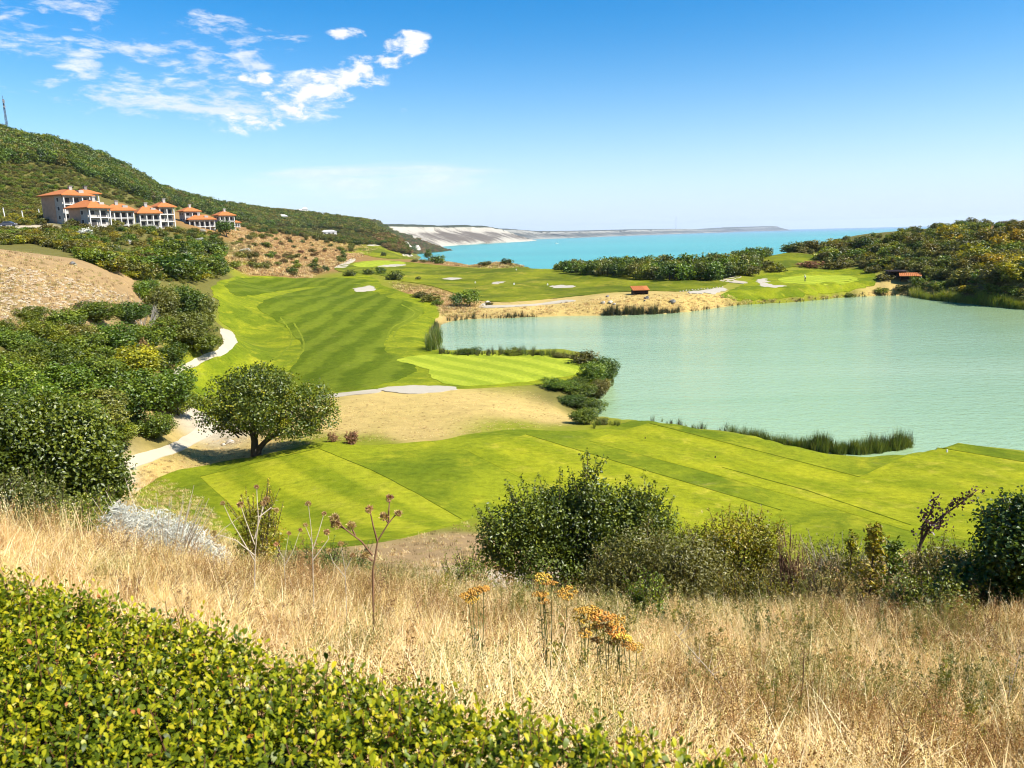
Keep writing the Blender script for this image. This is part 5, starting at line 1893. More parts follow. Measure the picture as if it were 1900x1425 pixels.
# ---- wooded hill at the right
P_HILL = [(1396, 478), (1410, 470), (1440, 464), (1500, 451), (1560, 447), (1620, 440), (1660, 428), (1720, 420), (1800, 415), (1905, 419), (1905, 520), (1850, 528), (1790, 528), (1740, 520), (1705, 512),
          (1700, 503), (1640, 500), (1590, 499), (1530, 493), (1525, 476), (1480, 468), (1410, 478)]
pts = list(zip(*sample_px(P_HILL, 300, np.random.default_rng(8), 100)))
labs = rows_label(pts, 10, '', 'shrub')
for (px, py, x, y, z, r), (o_, rn) in zip(pts, labs):
    yel = inpoly(np.array([px]), np.array([py]), [(1770, 480), (1850, 455), (1905, 440), (1905, 522), (1840, 525), (1790, 505)])[0]
    if yel and rg.random() < .6:
        mk = 'leaf_yellow'
    else:
        mk = rg.choice(['leaf_dark', 'leaf_mid', 'leaf_olive', 'leaf_scrub', 'leaf_yellow'], p=[.14, .32, .26, .18, .10])
    hh = (rg.uniform(1.8, 3.6) if rg.random() < .6 else rg.uniform(3.6, 5.8)) * (.50 if (py < 456 and px < 1690) else (.68 if py < 440 else 1.0))
    small('hill_shrub', 'shrub', FAR[mk][rg.integers(5)], x, y, z, hh, hh * rg.uniform(1.1, 1.6), rg.uniform(0, 6.3),
          '%s shrub, %s from the left, %s on the lakeside hill' % (TONE[mk], o_, rn), 'shrubs covering the hill beyond the lake')
for k in range(18):
    pxx = 1396 + k * 6.4
    x, y, z, r = hit(pxx, np.interp(pxx, [1396, 1440, 1510], [483, 472, 462]), 100)
    mk = rg.choice(['leaf_dark', 'leaf_mid', 'leaf_olive'])
    hh = rg.uniform(3.2, 4.8)
    small('headland_tree', 'tree', FAR[mk][rg.integers(5)], x, y, z, hh, hh * rg.uniform(1.0, 1.3), rg.uniform(0, 6.3),
          '%s tree, %s from the left behind the small fairway strip' % (TONE[mk], ordinal(k)), 'trees along the seaward end of the lakeside hill')
px, py, x, y, z, r = sample_px([(1905, 419), (2300, 405), (2300, 560), (1905, 520)], 420, np.random.default_rng(19), 100)
n = len(x)
hh = rg.uniform(1.8, 4.5, n)
stuff('woodland', 'scrubby woodland going on over the hill beyond the lake', np.stack([x, y, z - .1], -1), np.stack([0 * x, 0 * x, rg.uniform(0, 6.3, n)], -1),
      np.stack([hh * 1.4, hh * 1.4, hh], -1), rg.integers(0, 15, n), FAR['leaf_scrub'] + FAR['leaf_olive'] + FAR['leaf_mid'])
px, py, x, y, z, r = sample_px(P_HILL, 420, np.random.default_rng(18), 100)
n = len(x)
hh = rg.uniform(1.6, 3.2, n) * np.where((py < 456) & (px < 1690), .6, 1.0)
stuff('undergrowth', 'tangled low undergrowth filling the hill beyond the lake', np.stack([x, y, z - .1], -1), np.stack([0 * x, 0 * x, rg.uniform(0, 6.3, n)], -1),
      np.stack([hh * 1.4, hh * 1.4, hh], -1), rg.integers(0, 15, n), FAR['leaf_scrub'] + FAR['leaf_olive'] + FAR['leaf_mid'])

# ---- ridge and slope at the left: a far wood that reads as one mass
P_RIDGE = [(-40, 236), (60, 262), (100, 268), (150, 283), (205, 298), (245, 322), (300, 352), (360, 368), (420, 380), (520, 394), (640, 408), (735, 420), (700, 436), (600, 424), (520, 422), (440, 412), (350, 388),
           (270, 372), (200, 345), (130, 312), (60, 300), (-40, 310)]
px, py, x, y, z, r = sample_px(P_RIDGE, 3000, np.random.default_rng(21), 250)
n = len(x)
hh = np.random.default_rng(22).uniform(4.0, 8.5, n) * np.interp(r, [500, 900, 2500], [1, .9, 1.1])
stuff('woodland', 'dense dark woodland covering the long ridge', np.stack([x, y, z - .3], -1), np.stack([0 * x, 0 * x, rg.uniform(0, 6.3, n)], -1),
      np.stack([hh * 1.25, hh * 1.25, hh], -1), rg.choice(20, n, p=np.repeat([.66, .16, .12, .06], 5) / 5), FAR['leaf_dark'] + FAR['leaf_mid'] + FAR['leaf_scrub'] + FAR['leaf_olive'])
P_FARRIDGE = [(420, 377), (520, 392), (600, 400), (680, 410), (740, 418), (775, 440), (740, 440), (690, 436), (600, 424), (520, 421), (450, 410)]
px, py, x, y, z, r = sample_px(P_FARRIDGE, 2200, np.random.default_rng(25), 300)
n = len(x)
hh = np.random.default_rng(26).uniform(3.5, 8.0, n) * np.interp(r, [500, 1200, 2500], [.8, 1, 1.5])
stuff('woodland', 'grey green woodland along the far end of the ridge', np.stack([x, y, z - .3], -1), np.stack([0 * x, 0 * x, rg.uniform(0, 6.3, n)], -1),
      np.stack([hh * 1.5, hh * 1.5, hh], -1), rg.integers(0, 15, n), FAR['leaf_dark'] + FAR['leaf_scrub'] + FAR['leaf_olive'])
P_COVE = [(690, 436), (742, 436), (775, 440), (805, 452), (840, 467), (804, 471), (760, 472), (720, 464)]
px, py, x, y, z, r = sample_px(P_COVE, 900, np.random.default_rng(27), 300)
n = len(x)
hh = rg.uniform(3.0, 7.0, n) * np.interp(r, [500, 1200, 2500], [.7, 1, 1.5])
stuff('scrub', 'dark scrub on the low ground before the white cliffs', np.stack([x, y, z - .3], -1), np.stack([0 * x, 0 * x, rg.uniform(0, 6.3, n)], -1),
      np.stack([hh * 1.8, hh * 1.8, hh], -1), rg.integers(0, 15, n), FAR['leaf_dark'] + FAR['leaf_scrub'] + FAR['leaf_brown'])
P_GRASSY = [(-40, 300), (60, 298), (130, 310), (200, 345), (270, 372), (340, 390), (440, 412), (330, 390), (250, 385), (180, 362), (100, 352), (80, 385), (-40, 385)]
px, py, x, y, z, r = sample_px(P_GRASSY, 900, np.random.default_rng(23), 150)
n = len(x)
hh = rg.uniform(.9, 2.4, n)
stuff('scrub', 'low olive scrub on the open hillside above the houses', np.stack([x, y, z - .1], -1), np.stack([0 * x, 0 * x, rg.uniform(0, 6.3, n)], -1),
      np.stack([hh * 1.7, hh * 1.7, hh], -1), rg.integers(0, 15, n), FAR['leaf_scrub'] + FAR['leaf_olive'] + FAR['leaf_mid'])
P_FARSLOPE = [(430, 412), (520, 424), (600, 426), (700, 436), (760, 462), (700, 455), (640, 452), (560, 440), (470, 430)]
px, py, x, y, z, r = sample_px(P_FARSLOPE, 700, np.random.default_rng(24), 150)
n = len(x)
hh = rg.uniform(1.5, 4.5, n) * np.interp(r, [400, 1200], [.8, 1.2])
stuff('scrub', 'grey green scrub on the slope running down to the white cliffs', np.stack([x, y, z - .1], -1), np.stack([0 * x, 0 * x, rg.uniform(0, 6.3, n)], -1),
      np.stack([hh * 1.4, hh * 1.4, hh], -1), rg.integers(0, 15, n), FAR['leaf_scrub'] + FAR['leaf_dark'] + FAR['leaf_olive'])

# scrub between the houses and the stony slope: the larger bushes one by one
P_SCRUB = [(-10, 436), (60, 428), (110, 424), (200, 425), (330, 428), (400, 430), (420, 445), (400, 470), (415, 514), (340, 527), (250, 520), (190, 492), (130, 462), (60, 446), (0, 452)]
P_GROVE = [(280, 478), (330, 462), (400, 462), (420, 510), (330, 524), (285, 515), (262, 495)]
pts = list(zip(*sample_px(P_SCRUB, 190, np.random.default_rng(31), 100))) + list(zip(*sample_px(P_GROVE, 60, np.random.default_rng(32), 100))) + \
    list(zip(*sample_px([(70, 415), (110, 410), (330, 424), (330, 432), (70, 430)], 34, np.random.default_rng(33), 100)))
labs = rows_label(pts, 9, '', 'bush')
for i, ((px, py, x, y, z, r), (o_, rn)) in enumerate(zip(pts, labs)):
    if i >= 190 and i < 250:
        mk, hh = rg.choice(['leaf_dark', 'leaf_mid'], p=[.75, .25]), rg.uniform(3.0, 5.0)
    else:
        mk, hh = rg.choice(['leaf_mid', 'leaf_olive', 'leaf_scrub', 'leaf_yellow', 'leaf_silver', 'leaf_dark'], p=[.30, .22, .17, .10, .05, .16]), rg.uniform(1.3, 3.0)
    small('scrub_bush', 'bush', FAR[mk][rg.integers(5)], x, y, z, hh, hh * rg.uniform(1.2, 1.8), rg.uniform(0, 6.3),
          '%s bush, %s from the left, %s below the houses' % (TONE[mk], o_, rn), 'bushes between the houses and the stony slope')
px, py, x, y, z, r = sample_px(P_SCRUB, 420, np.random.default_rng(34), 100)
n = len(x)
hh = rg.uniform(.6, 1.5, n)
stuff('scrub', 'low mixed scrub between the houses and the stony slope', np.stack([x, y, z - .1], -1), np.stack([0 * x, 0 * x, rg.uniform(0, 6.3, n)], -1),
      np.stack([hh * 1.7, hh * 1.7, hh], -1), rg.integers(0, 20, n), FAR['leaf_scrub'] + FAR['leaf_olive'] + FAR['leaf_mid'] + FAR['leaf_yellow'])

for nm_, poly_, n_, sd_, lb_ in (('scrub', [(-20, 432), (60, 432), (160, 440), (230, 500), (200, 505), (140, 470), (60, 452), (-20, 455)], 520, 35, 'olive scrub along the top edge of the stony slope'),
                                ('scrub', [(-20, 383), (85, 386), (85, 414), (60, 420), (-20, 416)], 260, 36, 'green scrub behind the white posts')):
    px, py, x, y, z, r = sample_px(poly_, n_, np.random.default_rng(sd_), 100)
    n = len(x)
    hh = rg.uniform(.9, 2.4, n)
    stuff(nm_, lb_, np.stack([x, y, z - .1], -1), np.stack([0 * x, 0 * x, rg.uniform(0, 6.3, n)], -1),
          np.stack([hh * 1.6, hh * 1.6, hh], -1), rg.integers(0, 20, n), FAR['leaf_scrub'] + FAR['leaf_olive'] + FAR['leaf_mid'] + FAR['leaf_yellow'])

P_BROWN = [(425, 428), (500, 424), (560, 430), (640, 448), (700, 462), (650, 478), (620, 496), (575, 518), (520, 512), (450, 510), (425, 490)]
pts = list(zip(*sample_px(P_BROWN, 110, np.random.default_rng(41), 100)))
labs = rows_label(pts, 5, '', 'bush')
for (px, py, x, y, z, r), (o_, rn) in zip(pts, labs):
    mk = rg.choice(['leaf_dark', 'leaf_mid', 'leaf_olive', 'leaf_scrub', 'leaf_brown', 'leaf_silver'], p=[.22, .22, .18, .16, .17, .05])
    hh = rg.uniform(1.2, 3.0)
    small('slope_bush', 'bush', FAR[mk][rg.integers(5)], x, y, z, hh, hh * rg.uniform(1.2, 1.9), rg.uniform(0, 6.3),
          '%s bush, %s from the left, %s on the brown slope' % (TONE[mk], o_, rn), 'bushes dotted over the brown slope')

# ---- the near slope at the left: big shrubs one by one
NEAR = [(20, 650, 60, 80), (70, 640, 60, 80), (120, 620, 60, 90), (180, 600, 55, 90), (60, 600, 40, 60), (240, 600, 60, 90), (300, 600, 90, 90), (345, 590, 80, 90), (378, 618, 95, 66), (330, 640, 80, 110),
        (270, 650, 80, 110), (375, 655, 70, 76), (210, 660, 80, 120), (150, 680, 80, 120), (90, 690, 80, 120), (30, 700, 80, 100), (300, 690, 70, 100), (250, 710, 90, 130), (180, 730, 90, 130), (110, 740, 90, 130), (40, 760, 90, 130),
        (300, 770, 120, 140), (240, 790, 130, 150), (330, 770, 90, 90), (180, 810, 110, 140), (120, 800, 100, 140), (60, 820, 110, 140), (0, 800, 100, 120), (290, 815, 70, 90), (215, 835, 70, 90), (20, 870, 90, 120),
        (-30, 740, 110, 130), (-40, 850, 110, 130), (275, 560, 55, 60), (140, 640, 60, 80), (0, 620, 40, 60)]
NL = ['near the stony slope', 'beside the cart path', 'in the middle of the slope', 'low on the slope']
pts = [(a, b) for a, b, c, d in NEAR]
labs = rows_label(pts, 6, '', 'shrub')
for i, ((px, py, hp, wp), (o_, rn)) in enumerate(zip(NEAR, labs)):
    x, y, z, r = hit(px, py, 14)
    h, w = .74 * hp * r / 1480, .84 * wp * r / 1480
    mk = rg.choice(['leaf_dark', 'leaf_mid', 'leaf_olive', 'leaf_yellow'], p=[.30, .42, .20, .08])
    root = tag(link('slope_shrub', None, loc=(x, y, z - .1), rot=(0, 0, rg.uniform(0, 6.3)), scl=(w * 1.15, w * 1.15, h * 1.1)),
               '%s shrub, %s from the left, %s of the thicket' % (TONE[mk], o_, rn), 'shrub', 'shrubs of the thicket beside the cart path')
    k = i % 5
    link('foliage', MIDP[mk][k], root)
    link('trunk', TRUNK_MID[k], root)


# ---- bushes on the bank between the hill and the reeds
pts = []
rq = np.random.default_rng(61)
for k in range(26):
    pxx = 1712 + k * 7.6
    pts.append((pxx, np.interp(pxx, [1700, 1800, 1905], [540, 552, 560]) - rq.uniform(-4, 16)))
for k, (pxx, pyy) in enumerate(pts):
    x, y, z, r = hit(pxx, pyy, 60)
    mk = rq.choice(['leaf_yellow', 'leaf_mid', 'leaf_olive'], p=[.3, .4, .3])
    hh = rq.uniform(1.2, 2.4)
    small('shore_bush', 'bush', FAR[mk][rq.integers(5)], x, y, z, hh, hh * rq.uniform(1.3, 2.0), rq.uniform(0, 6.3),
          '%s bush, %s from the left on the bank above the bright reeds' % (TONE[mk], ordinal(k)), 'bushes on the bank above the bright reeds')

# ---- dead and bare trees
def bare_tree(name, px, py, hp, m, label, seed, thick=.02, spread=.35, n=9, depth=3, rmin=12):
    x, y, z, r = hit(px, py, rmin)
    h = hp * r / 1450
    rd = random.Random(seed)
    root = tag(link(name, None, loc=(x, y, z - .1), scl=h), label, 'tree')
    tr, tw = MB(), MB()

    def grow(mb, p, d, L, rad, lev):
        e = p + d * L
        k = p + d * L * .5 + Vector((rd.uniform(-1, 1), rd.uniform(-1, 1), rd.uniform(-.5, 1))) * L * .08
        mb.tube([p, k, e], [rad, rad * .8, rad * .55], 5 if lev < 2 else 4, cap=False)
        if lev >= depth:
            return
        for q in range(rd.randint(2, 4)):
            dn = (d + Vector((rd.uniform(-1, 1), rd.uniform(-1, 1), rd.uniform(-.3, .8))) * spread * 1.6).normalized()
            grow(tw, p + (e - p) * rd.uniform(.45, 1.0), dn, L * rd.uniform(.5, .75), rad * .5, lev + 1)
    for q in range(n):
        a = 2 * PI * q / n
        d = Vector((math.cos(a) * spread, math.sin(a) * spread, 1)).normalized()
        grow(tr, Vector((math.cos(a) * .03, math.sin(a) * .03, 0)), d, rd.uniform(.3, .48), thick, 0)
    tr.build('trunk', MAT[m], root)
    tw.build('branches', MAT[m], root)
    return root


bare_tree('dead_tree', 272, 625, 92, 'bark_pale', 'bare grey dead tree rising from the thicket', 3, .012, .35, 5)
bare_tree('dead_tree', 22, 770, 70, 'bark_pale', 'pale leafless branches at the edge of the thicket', 4, .010, .5, 6)

# pinkish dry flower heads among the thicket
for k, (px_, py_, hp, wp) in enumerate([(268, 668, 26, 30), (300, 690, 20, 30), (316, 688, 16, 24), (262, 690, 14, 20)]):
    x, y, z, r = hit(px_, py_, 14)
    small('plume_bush', 'bush', FAR['leaf_brown'][k], x, y, z, hp * r / 1450 + 1.2, wp * r / 1450, k,
          ['tan feathery bush by the bend of the path', 'pinkish dry bush nearest the path bend', 'small pinkish bush touching the path edge', 'little dry bush below the tan feathery one'][k], 'dry plumed bushes by the path bend')

# ------------------------------------------------------------------ grasses
def ribbons(n, rg, L, w, lean, curve, base_r, vmin=0.0, vmax=1.0, segs=3, flat=0.0, heads=0):
    """n grass blades growing from round a point: curved tapering ribbons"""
    Vs, Fs, vs = [], [], []
    o = 0
    for k in range(n):
        a = rg.uniform(0, 2 * PI)
        p = np.array([rg.normal() * base_r, rg.normal() * base_r, -.03])
        l = L * rg.uniform(.55, 1.15)
        ln = abs(rg.normal(0, lean)) + flat
        dirh = np.array([math.cos(a), math.sin(a), 0])
        side = np.array([-math.sin(a + rg.normal() * .8), math.cos(a), 0])
        side = side / np.linalg.norm(side)
        ww = w * rg.uniform(.7, 1.3)
        cv = curve * rg.uniform(.3, 1.4)
        th = ln
        pts = [p]
        for s in range(segs):
            d = dirh * math.sin(th) + np.array([0, 0, math.cos(th)])
            p = p + d * l / segs
            pts.append(p)
            th += cv / segs
        v = rg.uniform(vmin, vmax)
        for s in range(segs):
            Vs += [pts[s] - side * ww * (1 - s / segs * .6), pts[s] + side * ww * (1 - s / segs * .6)]
            vs += [v, v]
        Vs.append(pts[-1])
        vs.append(v)
        for s in range(segs - 1):
            Fs += [(o + 2 * s, o + 2 * s + 1, o + 2 * s + 3), (o + 2 * s, o + 2 * s + 3, o + 2 * s + 2)]
        Fs.append((o + 2 * segs - 2, o + 2 * segs - 1, o + 2 * segs))
        o += 2 * segs + 1
        for q in range(heads):
            t = rg.uniform(.55, 1.0)
            i = min(int(t * segs), segs - 1)
            c = pts[i] + (pts[i + 1] - pts[i]) * (t * segs - i)
            c = c + rg.normal(size=3) * .012
            d = rg.normal(size=3)
            d = d / np.linalg.norm(d) * .5 + np.array([0, 0, .6])
            e = np.cross(d, rg.normal(size=3))
            e = e / np.linalg.norm(e)
            hl, hw = rg.uniform(.012, .022), rg.uniform(.003, .006)
            Vs += [c, c + d * hl * .5 + e * hw, c + d * hl, c + d * hl * .5 - e * hw]
            v2 = min(1, max(0, v + rg.normal() * .15))
            vs += [v2] * 4
            Fs += [(o, o + 1, o + 2), (o, o + 2, o + 3)]
            o += 4
    return np.array(Vs), np.array(Fs), np.array(vs)


g_ = np.random.default_rng(77)
GR = []
for k in range(3):        # dense upright straw
    GR.append(leaf_mesh('tuft', ribbons(46, g_, .46, .0034, .28, .6, .07, .2, 1.0), MAT['straw']))
for k in range(3):        # taller stems with loose seed heads
    GR.append(leaf_mesh('tuft', ribbons(14, g_, .60, .0026, .26, .35, .07, .25, 1.0, 3, 0, 6), MAT['straw']))
for k in range(2):        # matted, lying straw
    GR.append(leaf_mesh('tuft', ribbons(54, g_, .46, .0034, .5, .9, .12, .4, 1.0, 3, .6), MAT['straw']))
for k in range(2):        # brown seeded weeds
    GR.append(leaf_mesh('tuft', ribbons(10, g_, .52, .0024, .26, .2, .06, .0, .35, 3, 0, 20), MAT['straw']))
GR.append(leaf_mesh('tuft', ribbons(40, g_, .40, .0026, .28, .6, .06, .1, .8), MAT['straw_green']))
GR.append(leaf_mesh('tuft', ribbons(14, g_, .55, .002, .2, .3, .05, .1, .8, 3, 0, 14), MAT['straw_green']))


def weed(seed, n, L, v0, v1, dens, sz):
    """a branching weed: stems with side twigs carrying many tiny leaves or seed heads"""
    rb = np.random.default_rng(seed)
    stems_ = ribbons(n, rb, L, .0022, .3, .25, .04, v0 * .6, v0 + .1, 3)
    P, vv_ = [], []
    V, F, v = stems_
    per = 7
    tw = []
    for k in range(n):
        top_ = V[k * per + 6]
        bot = V[k * per:k * per + 2].mean(0)
        for q in range(dens):
            t_ = rb.uniform(.35, 1.0)
            c = bot + (top_ - bot) * t_
            d = rb.normal(size=3) * [1, 1, .4] + [0, 0, .9]
            d = d / np.linalg.norm(d) * rb.uniform(.03, .13) * (1.3 - t_)
            for j in range(5):
                P.append(c + d * rb.uniform(.2, 1) + rb.normal(size=3) * .006)
                vv_.append(rb.uniform(v0, v1))
    P = np.array(P)
    return merge(stems_, leaves(P, rb.normal(size=P.shape), sz * rb.uniform(.6, 1.4, len(P)), sz * .42, np.array(vv_), rb))


WEED = [leaf_mesh('weed', weed(1, 6, .62, .0, .35, 16, .016), MAT['straw']), leaf_mesh('weed', weed(2, 5, .75, .05, .5, 16, .015), MAT['straw']),
        leaf_mesh('weed', weed(3, 7, .55, .3, .9, 16, .018), MAT['straw']), leaf_mesh('weed', weed(4, 6, .55, .0, .6, 16, .020), MAT['straw_green']),
        leaf_mesh('weed', weed(5, 6, .70, .1, .7, 18, .022), MAT['leaf_olive']), leaf_mesh('weed', weed(6, 5, .60, .1, .9, 18, .024), MAT['leaf_yellow']),
        leaf_mesh('weed', weed(7, 8, .50, .0, .6, 18, .014), MAT['leaf_brown'])]

EDGE_PX = [(-400, 965), (0, 1078), (150, 1105), (280, 1142), (420, 1180), (560, 1226), (700, 1268), (850, 1312), (980, 1345), (1100, 1368), (1230, 1398), (1350, 1428), (1600, 1500)]
HEDGE_Z = 17.22
EDGE = [on_plane(px, py, HEDGE_Z) for px, py in EDGE_PX]
_d = (Vector(EDGE[0]) - Vector(EDGE[1])).normalized()
EDGE = [tuple(Vector(EDGE[0]) + _d * 1.7)] + EDGE
HPOLY = EDGE + [(EDGE[-1][0] + .1, EDGE[-1][1] - 1.4), (EDGE[0][0] - .5, EDGE[0][1] - 2.6)]

far_lim = [(-300, 960), (0, 985), (200, 1012), (400, 1065), (600, 1078), (800, 1105), (1080, 1118), (1350, 1122), (1500, 1115), (1900, 1140), (2300, 1150)]
rgg = np.random.default_rng(78)
N = 33000
th = rgg.uniform(-1.05, .92, N)
r = np.sqrt(rgg.uniform(1.5 ** 2, 15 ** 2, N))
keep = rgg.random(N) < np.clip(1.0 - r * .05, .2, 1)
th, r = th[keep], r[keep]
x, y = np.sin(th) * r, np.cos(th) * r
z = height(x, y)
px, py = project(x, y, z)
lim = np.interp(px, [p[0] for p in far_lim], [p[1] for p in far_lim])
k = (py > lim) & ~inpoly(x, y, HPOLY)
x, y, z, r, px, py = x[k], y[k], z[k], r[k], px[k], py[k]
n = len(x)
pale = fbm(x * .4 - 11, y * .4, 3, 35)
patch = fbm(x * .55, y * .55, 3, 31)
patch2 = fbm(x * .8 + 40, y * .8, 3, 33)
u = rgg.random(n)
idx = np.where(u < .50, rgg.integers(0, 3, n), np.where(u < .70, rgg.integers(3, 6, n), rgg.integers(6, 8, n)))
patch = patch + np.clip((px - 1250) / 3000, 0, .2)
idx = np.where((patch > .14) & (u < .55), rgg.integers(8, 10, n), idx)
idx = np.where((patch2 > np.where((px > 450) & (px < 1500), .10, .2)) & (u < .45), rgg.integers(10, 12, n), idx)
idx = np.where((pale > .1) & (rgg.random(n) < .6), rgg.integers(6, 8, n), idx)
idx = np.where((r < 4.2) & (rgg.random(n) < .45), rgg.integers(6, 8, n), idx)
sc = rgg.uniform(.7, 1.2, n) * (1 + .25 * patch2) * np.interp(r, [2, 4, 6, 9, 14], [.72, .75, .82, .80, .85])
hs = np.interp(px, [0, 500, 1000, 1900], [1.0, .85, .9, .9])
stuff('dry_grass', 'tall straw coloured dry grass and weeds on the bank below the hedge', np.stack([x, y, z], -1),
      np.stack([rgg.normal(0, .12, n), rgg.normal(.05, .12, n), rgg.uniform(0, 6.3, n)], -1), np.stack([sc, sc, sc * hs], -1), idx, GR)

rq = np.random.default_rng(79)
N = 4200
th = rq.uniform(-.62, .72, N)
r = np.sqrt(rq.uniform(2.6 ** 2, 13.5 ** 2, N))
x, y = np.sin(th) * r, np.cos(th) * r
z = height(x, y)
px, py = project(x, y, z)
lim = np.interp(px, [p[0] for p in far_lim], [p[1] for p in far_lim])
den = np.interp(px, [0, 350, 700, 1100, 1500, 1900], [.10, .2, .55, .75, .85, 1.0]) * np.clip(.65 + 1.1 * fbm(x * .5, y * .5, 3, 41), .1, 1)
k = (py > lim) & ~inpoly(x, y, HPOLY) & (rq.random(N) < den * .62)
x, y, z, r, px, py = x[k], y[k], z[k], r[k], px[k], py[k]
n = len(x)
kind = fbm(x * .35 + 7, y * .35, 2, 43)
idx = np.where(kind > .12, rq.choice([3, 3, 4, 5, 2], n), np.where(kind < -.12, rq.choice([0, 1, 6], n), rq.choice([1, 2, 3, 6], n)))
sc = rq.uniform(.65, 1.15, n) * np.interp(r, [3, 5, 13], [.75, .9, 1.0])
stuff('weeds', 'brown and olive seeded weeds tangled among the dry grass', np.stack([x, y, z], -1), np.stack([rq.normal(0, .15, n), rq.normal(0, .15, n), rq.uniform(0, 6.3, n)], -1), np.stack([sc, sc, sc], -1), idx, WEED)

# dry tussocks on farther ground, which read only as texture
TU = [leaf_mesh('tussock', ribbons(34, g_, .5, .012, .35, .5, .22, .2, 1.0, 2), MAT['straw']) for k in range(3)] + \
     [leaf_mesh('tussock', ribbons(30, g_, .5, .012, .35, .5, .22, .0, .5, 2), MAT['leaf_brown']) for k in range(2)] + \
     [leaf_mesh('tussock', ribbons(30, g_, .45, .012, .35, .5, .2, .1, .7, 2), MAT['straw_green']) for k in range(2)]


def tussocks(poly, n, lo, hi, seed, label, kinds=(0, 7), rmin=12, holes=(), name='dry_grass'):
    rq = np.random.default_rng(seed)
    px, py, x, y, z, r = sample_px(poly, n, rq, rmin, holes)
    n = len(x)
    s = rq.uniform(lo, hi, n)
    stuff(name, label, np.stack([x, y, z - .02], -1), np.stack([0 * x, 0 * x, rq.uniform(0, 6.3, n)], -1), np.stack([s * 1.5, s * 1.5, s], -1), rq.integers(kinds[0], kinds[1], n), TU)


tussocks([(430, 428), (500, 424), (560, 430), (640, 448), (700, 462), (655, 484), (620, 496), (575, 518), (520, 512), (450, 510), (425, 490)], 2600, 1.0, 2.2, 91, 'brown dry grass over the slope behind the fairway', (0, 5))
tussocks([(730, 522), (800, 533), (845, 548), (880, 560), (900, 572), (880, 585), (830, 594), (815, 580), (806, 562), (760, 544), (720, 530)], 700, .6, 1.4, 92, 'brown dry grass on the bank right of the striped fairway', (0, 7))
tussocks([(880, 575), (1000, 568), (1060, 560), (1120, 552), (1190, 547), (1280, 546), (1345, 548), (1400, 558), (1480, 553), (1560, 547), (1640, 540), (1690, 545), (1560, 552), (1370, 565), (1270, 577), (1180, 582), (1050, 584), (940, 588), (850, 592)], 1300, .4, .9, 93, 'straw coloured grass on the dry bank beyond the lake', (0, 4))
tussocks([(900, 487), (960, 481), (1010, 487), (1030, 495), (1000, 497), (905, 498), (850, 494), (800, 488), (760, 480), (800, 485)], 420, .8, 1.6, 94, 'brown grass on the coastal mound', (2, 5))
tussocks([(650, 742), (760, 735), (860, 730), (960, 720), (1010, 735), (1060, 790), (960, 796), (870, 804), (760, 818), (620, 820), (600, 790)], 1500, .10, .25, 95, 'short cropped dry grass on the mound by the near tee', (0, 4))
tussocks([(240, 905), (300, 880), (480, 842), (600, 818), (640, 790), (520, 800), (400, 815), (260, 868)], 700, .12, .3, 96, 'short dry grass under the lone tree', (0, 4))
tussocks([(-20, 462), (60, 466), (140, 490), (240, 530), (250, 560), (120, 590), (0, 640)], 1100, .25, .6, 97, 'sparse dry grass on the stony slope', (0, 7), 30)
tussocks([(1700, 530), (1800, 535), (1905, 525), (1905, 575), (1800, 562), (1720, 553)], 500, .5, 1.1, 98, 'olive grass along the shore below the wooded hill', (2, 7))
tussocks([(215, 905), (300, 885), (370, 925), (440, 1010), (420, 1060), (330, 1040), (230, 985)], 1500, .15, .4, 99, 'dry grass between the path and the near tee', (0, 4), 11)
tussocks([(700, 1015), (850, 972), (900, 968), (950, 1000), (960, 1060), (880, 1080), (760, 1090), (640, 1075), (560, 1060), (600, 1030)], 420, .12, .34, 100, 'thin dry grass on the bare soil below the near tee', (0, 7), 11)
tussocks([(1240, 1060), (1500, 1055), (1700, 1040), (1905, 1050), (1905, 1110), (1600, 1100), (1240, 1110)], 1300, .3, .7, 101, 'mixed dry grass behind the foreground bushes', (0, 7), 11)

# loose pale stone chips on the stony slope
rq = np.random.default_rng(55)
px, py, x, y, z, r = sample_px([(0, 490), (60, 500), (150, 520), (235, 545), (180, 580), (60, 585), (0, 610)], 900, rq, 30)
n = len(x)
s = rq.uniform(.12, .55, n) ** 1.3
stuff('rubble', 'pale stone chips littering the dry slope', np.stack([x, y, z - .03], -1), np.stack([rq.normal(0, .2, n), rq.normal(0, .2, n), rq.uniform(0, 6.3, n)], -1), np.stack([s, s, s * .6], -1), rq.integers(0, 4, n), [rock_mesh(k + 30, MAT['rock_chip']) for k in range(4)])

# ------------------------------------------------------------------ reeds
RE = [leaf_mesh('reed', ribbons(46, g_, 1.0, .011, .16, .5, .10, .1, 1.0), MAT['reed']) for k in range(3)] + [leaf_mesh('reed', ribbons(46, g_, 1.0, .011, .10, .3, .10, .1, 1.0), MAT['reed_dark']) for k in range(2)] + \
     [leaf_mesh('reed', ribbons(46, g_, 1.0, .013, .2, .6, .14, .1, 1.0), MAT['reed_bright']) for k in range(2)]


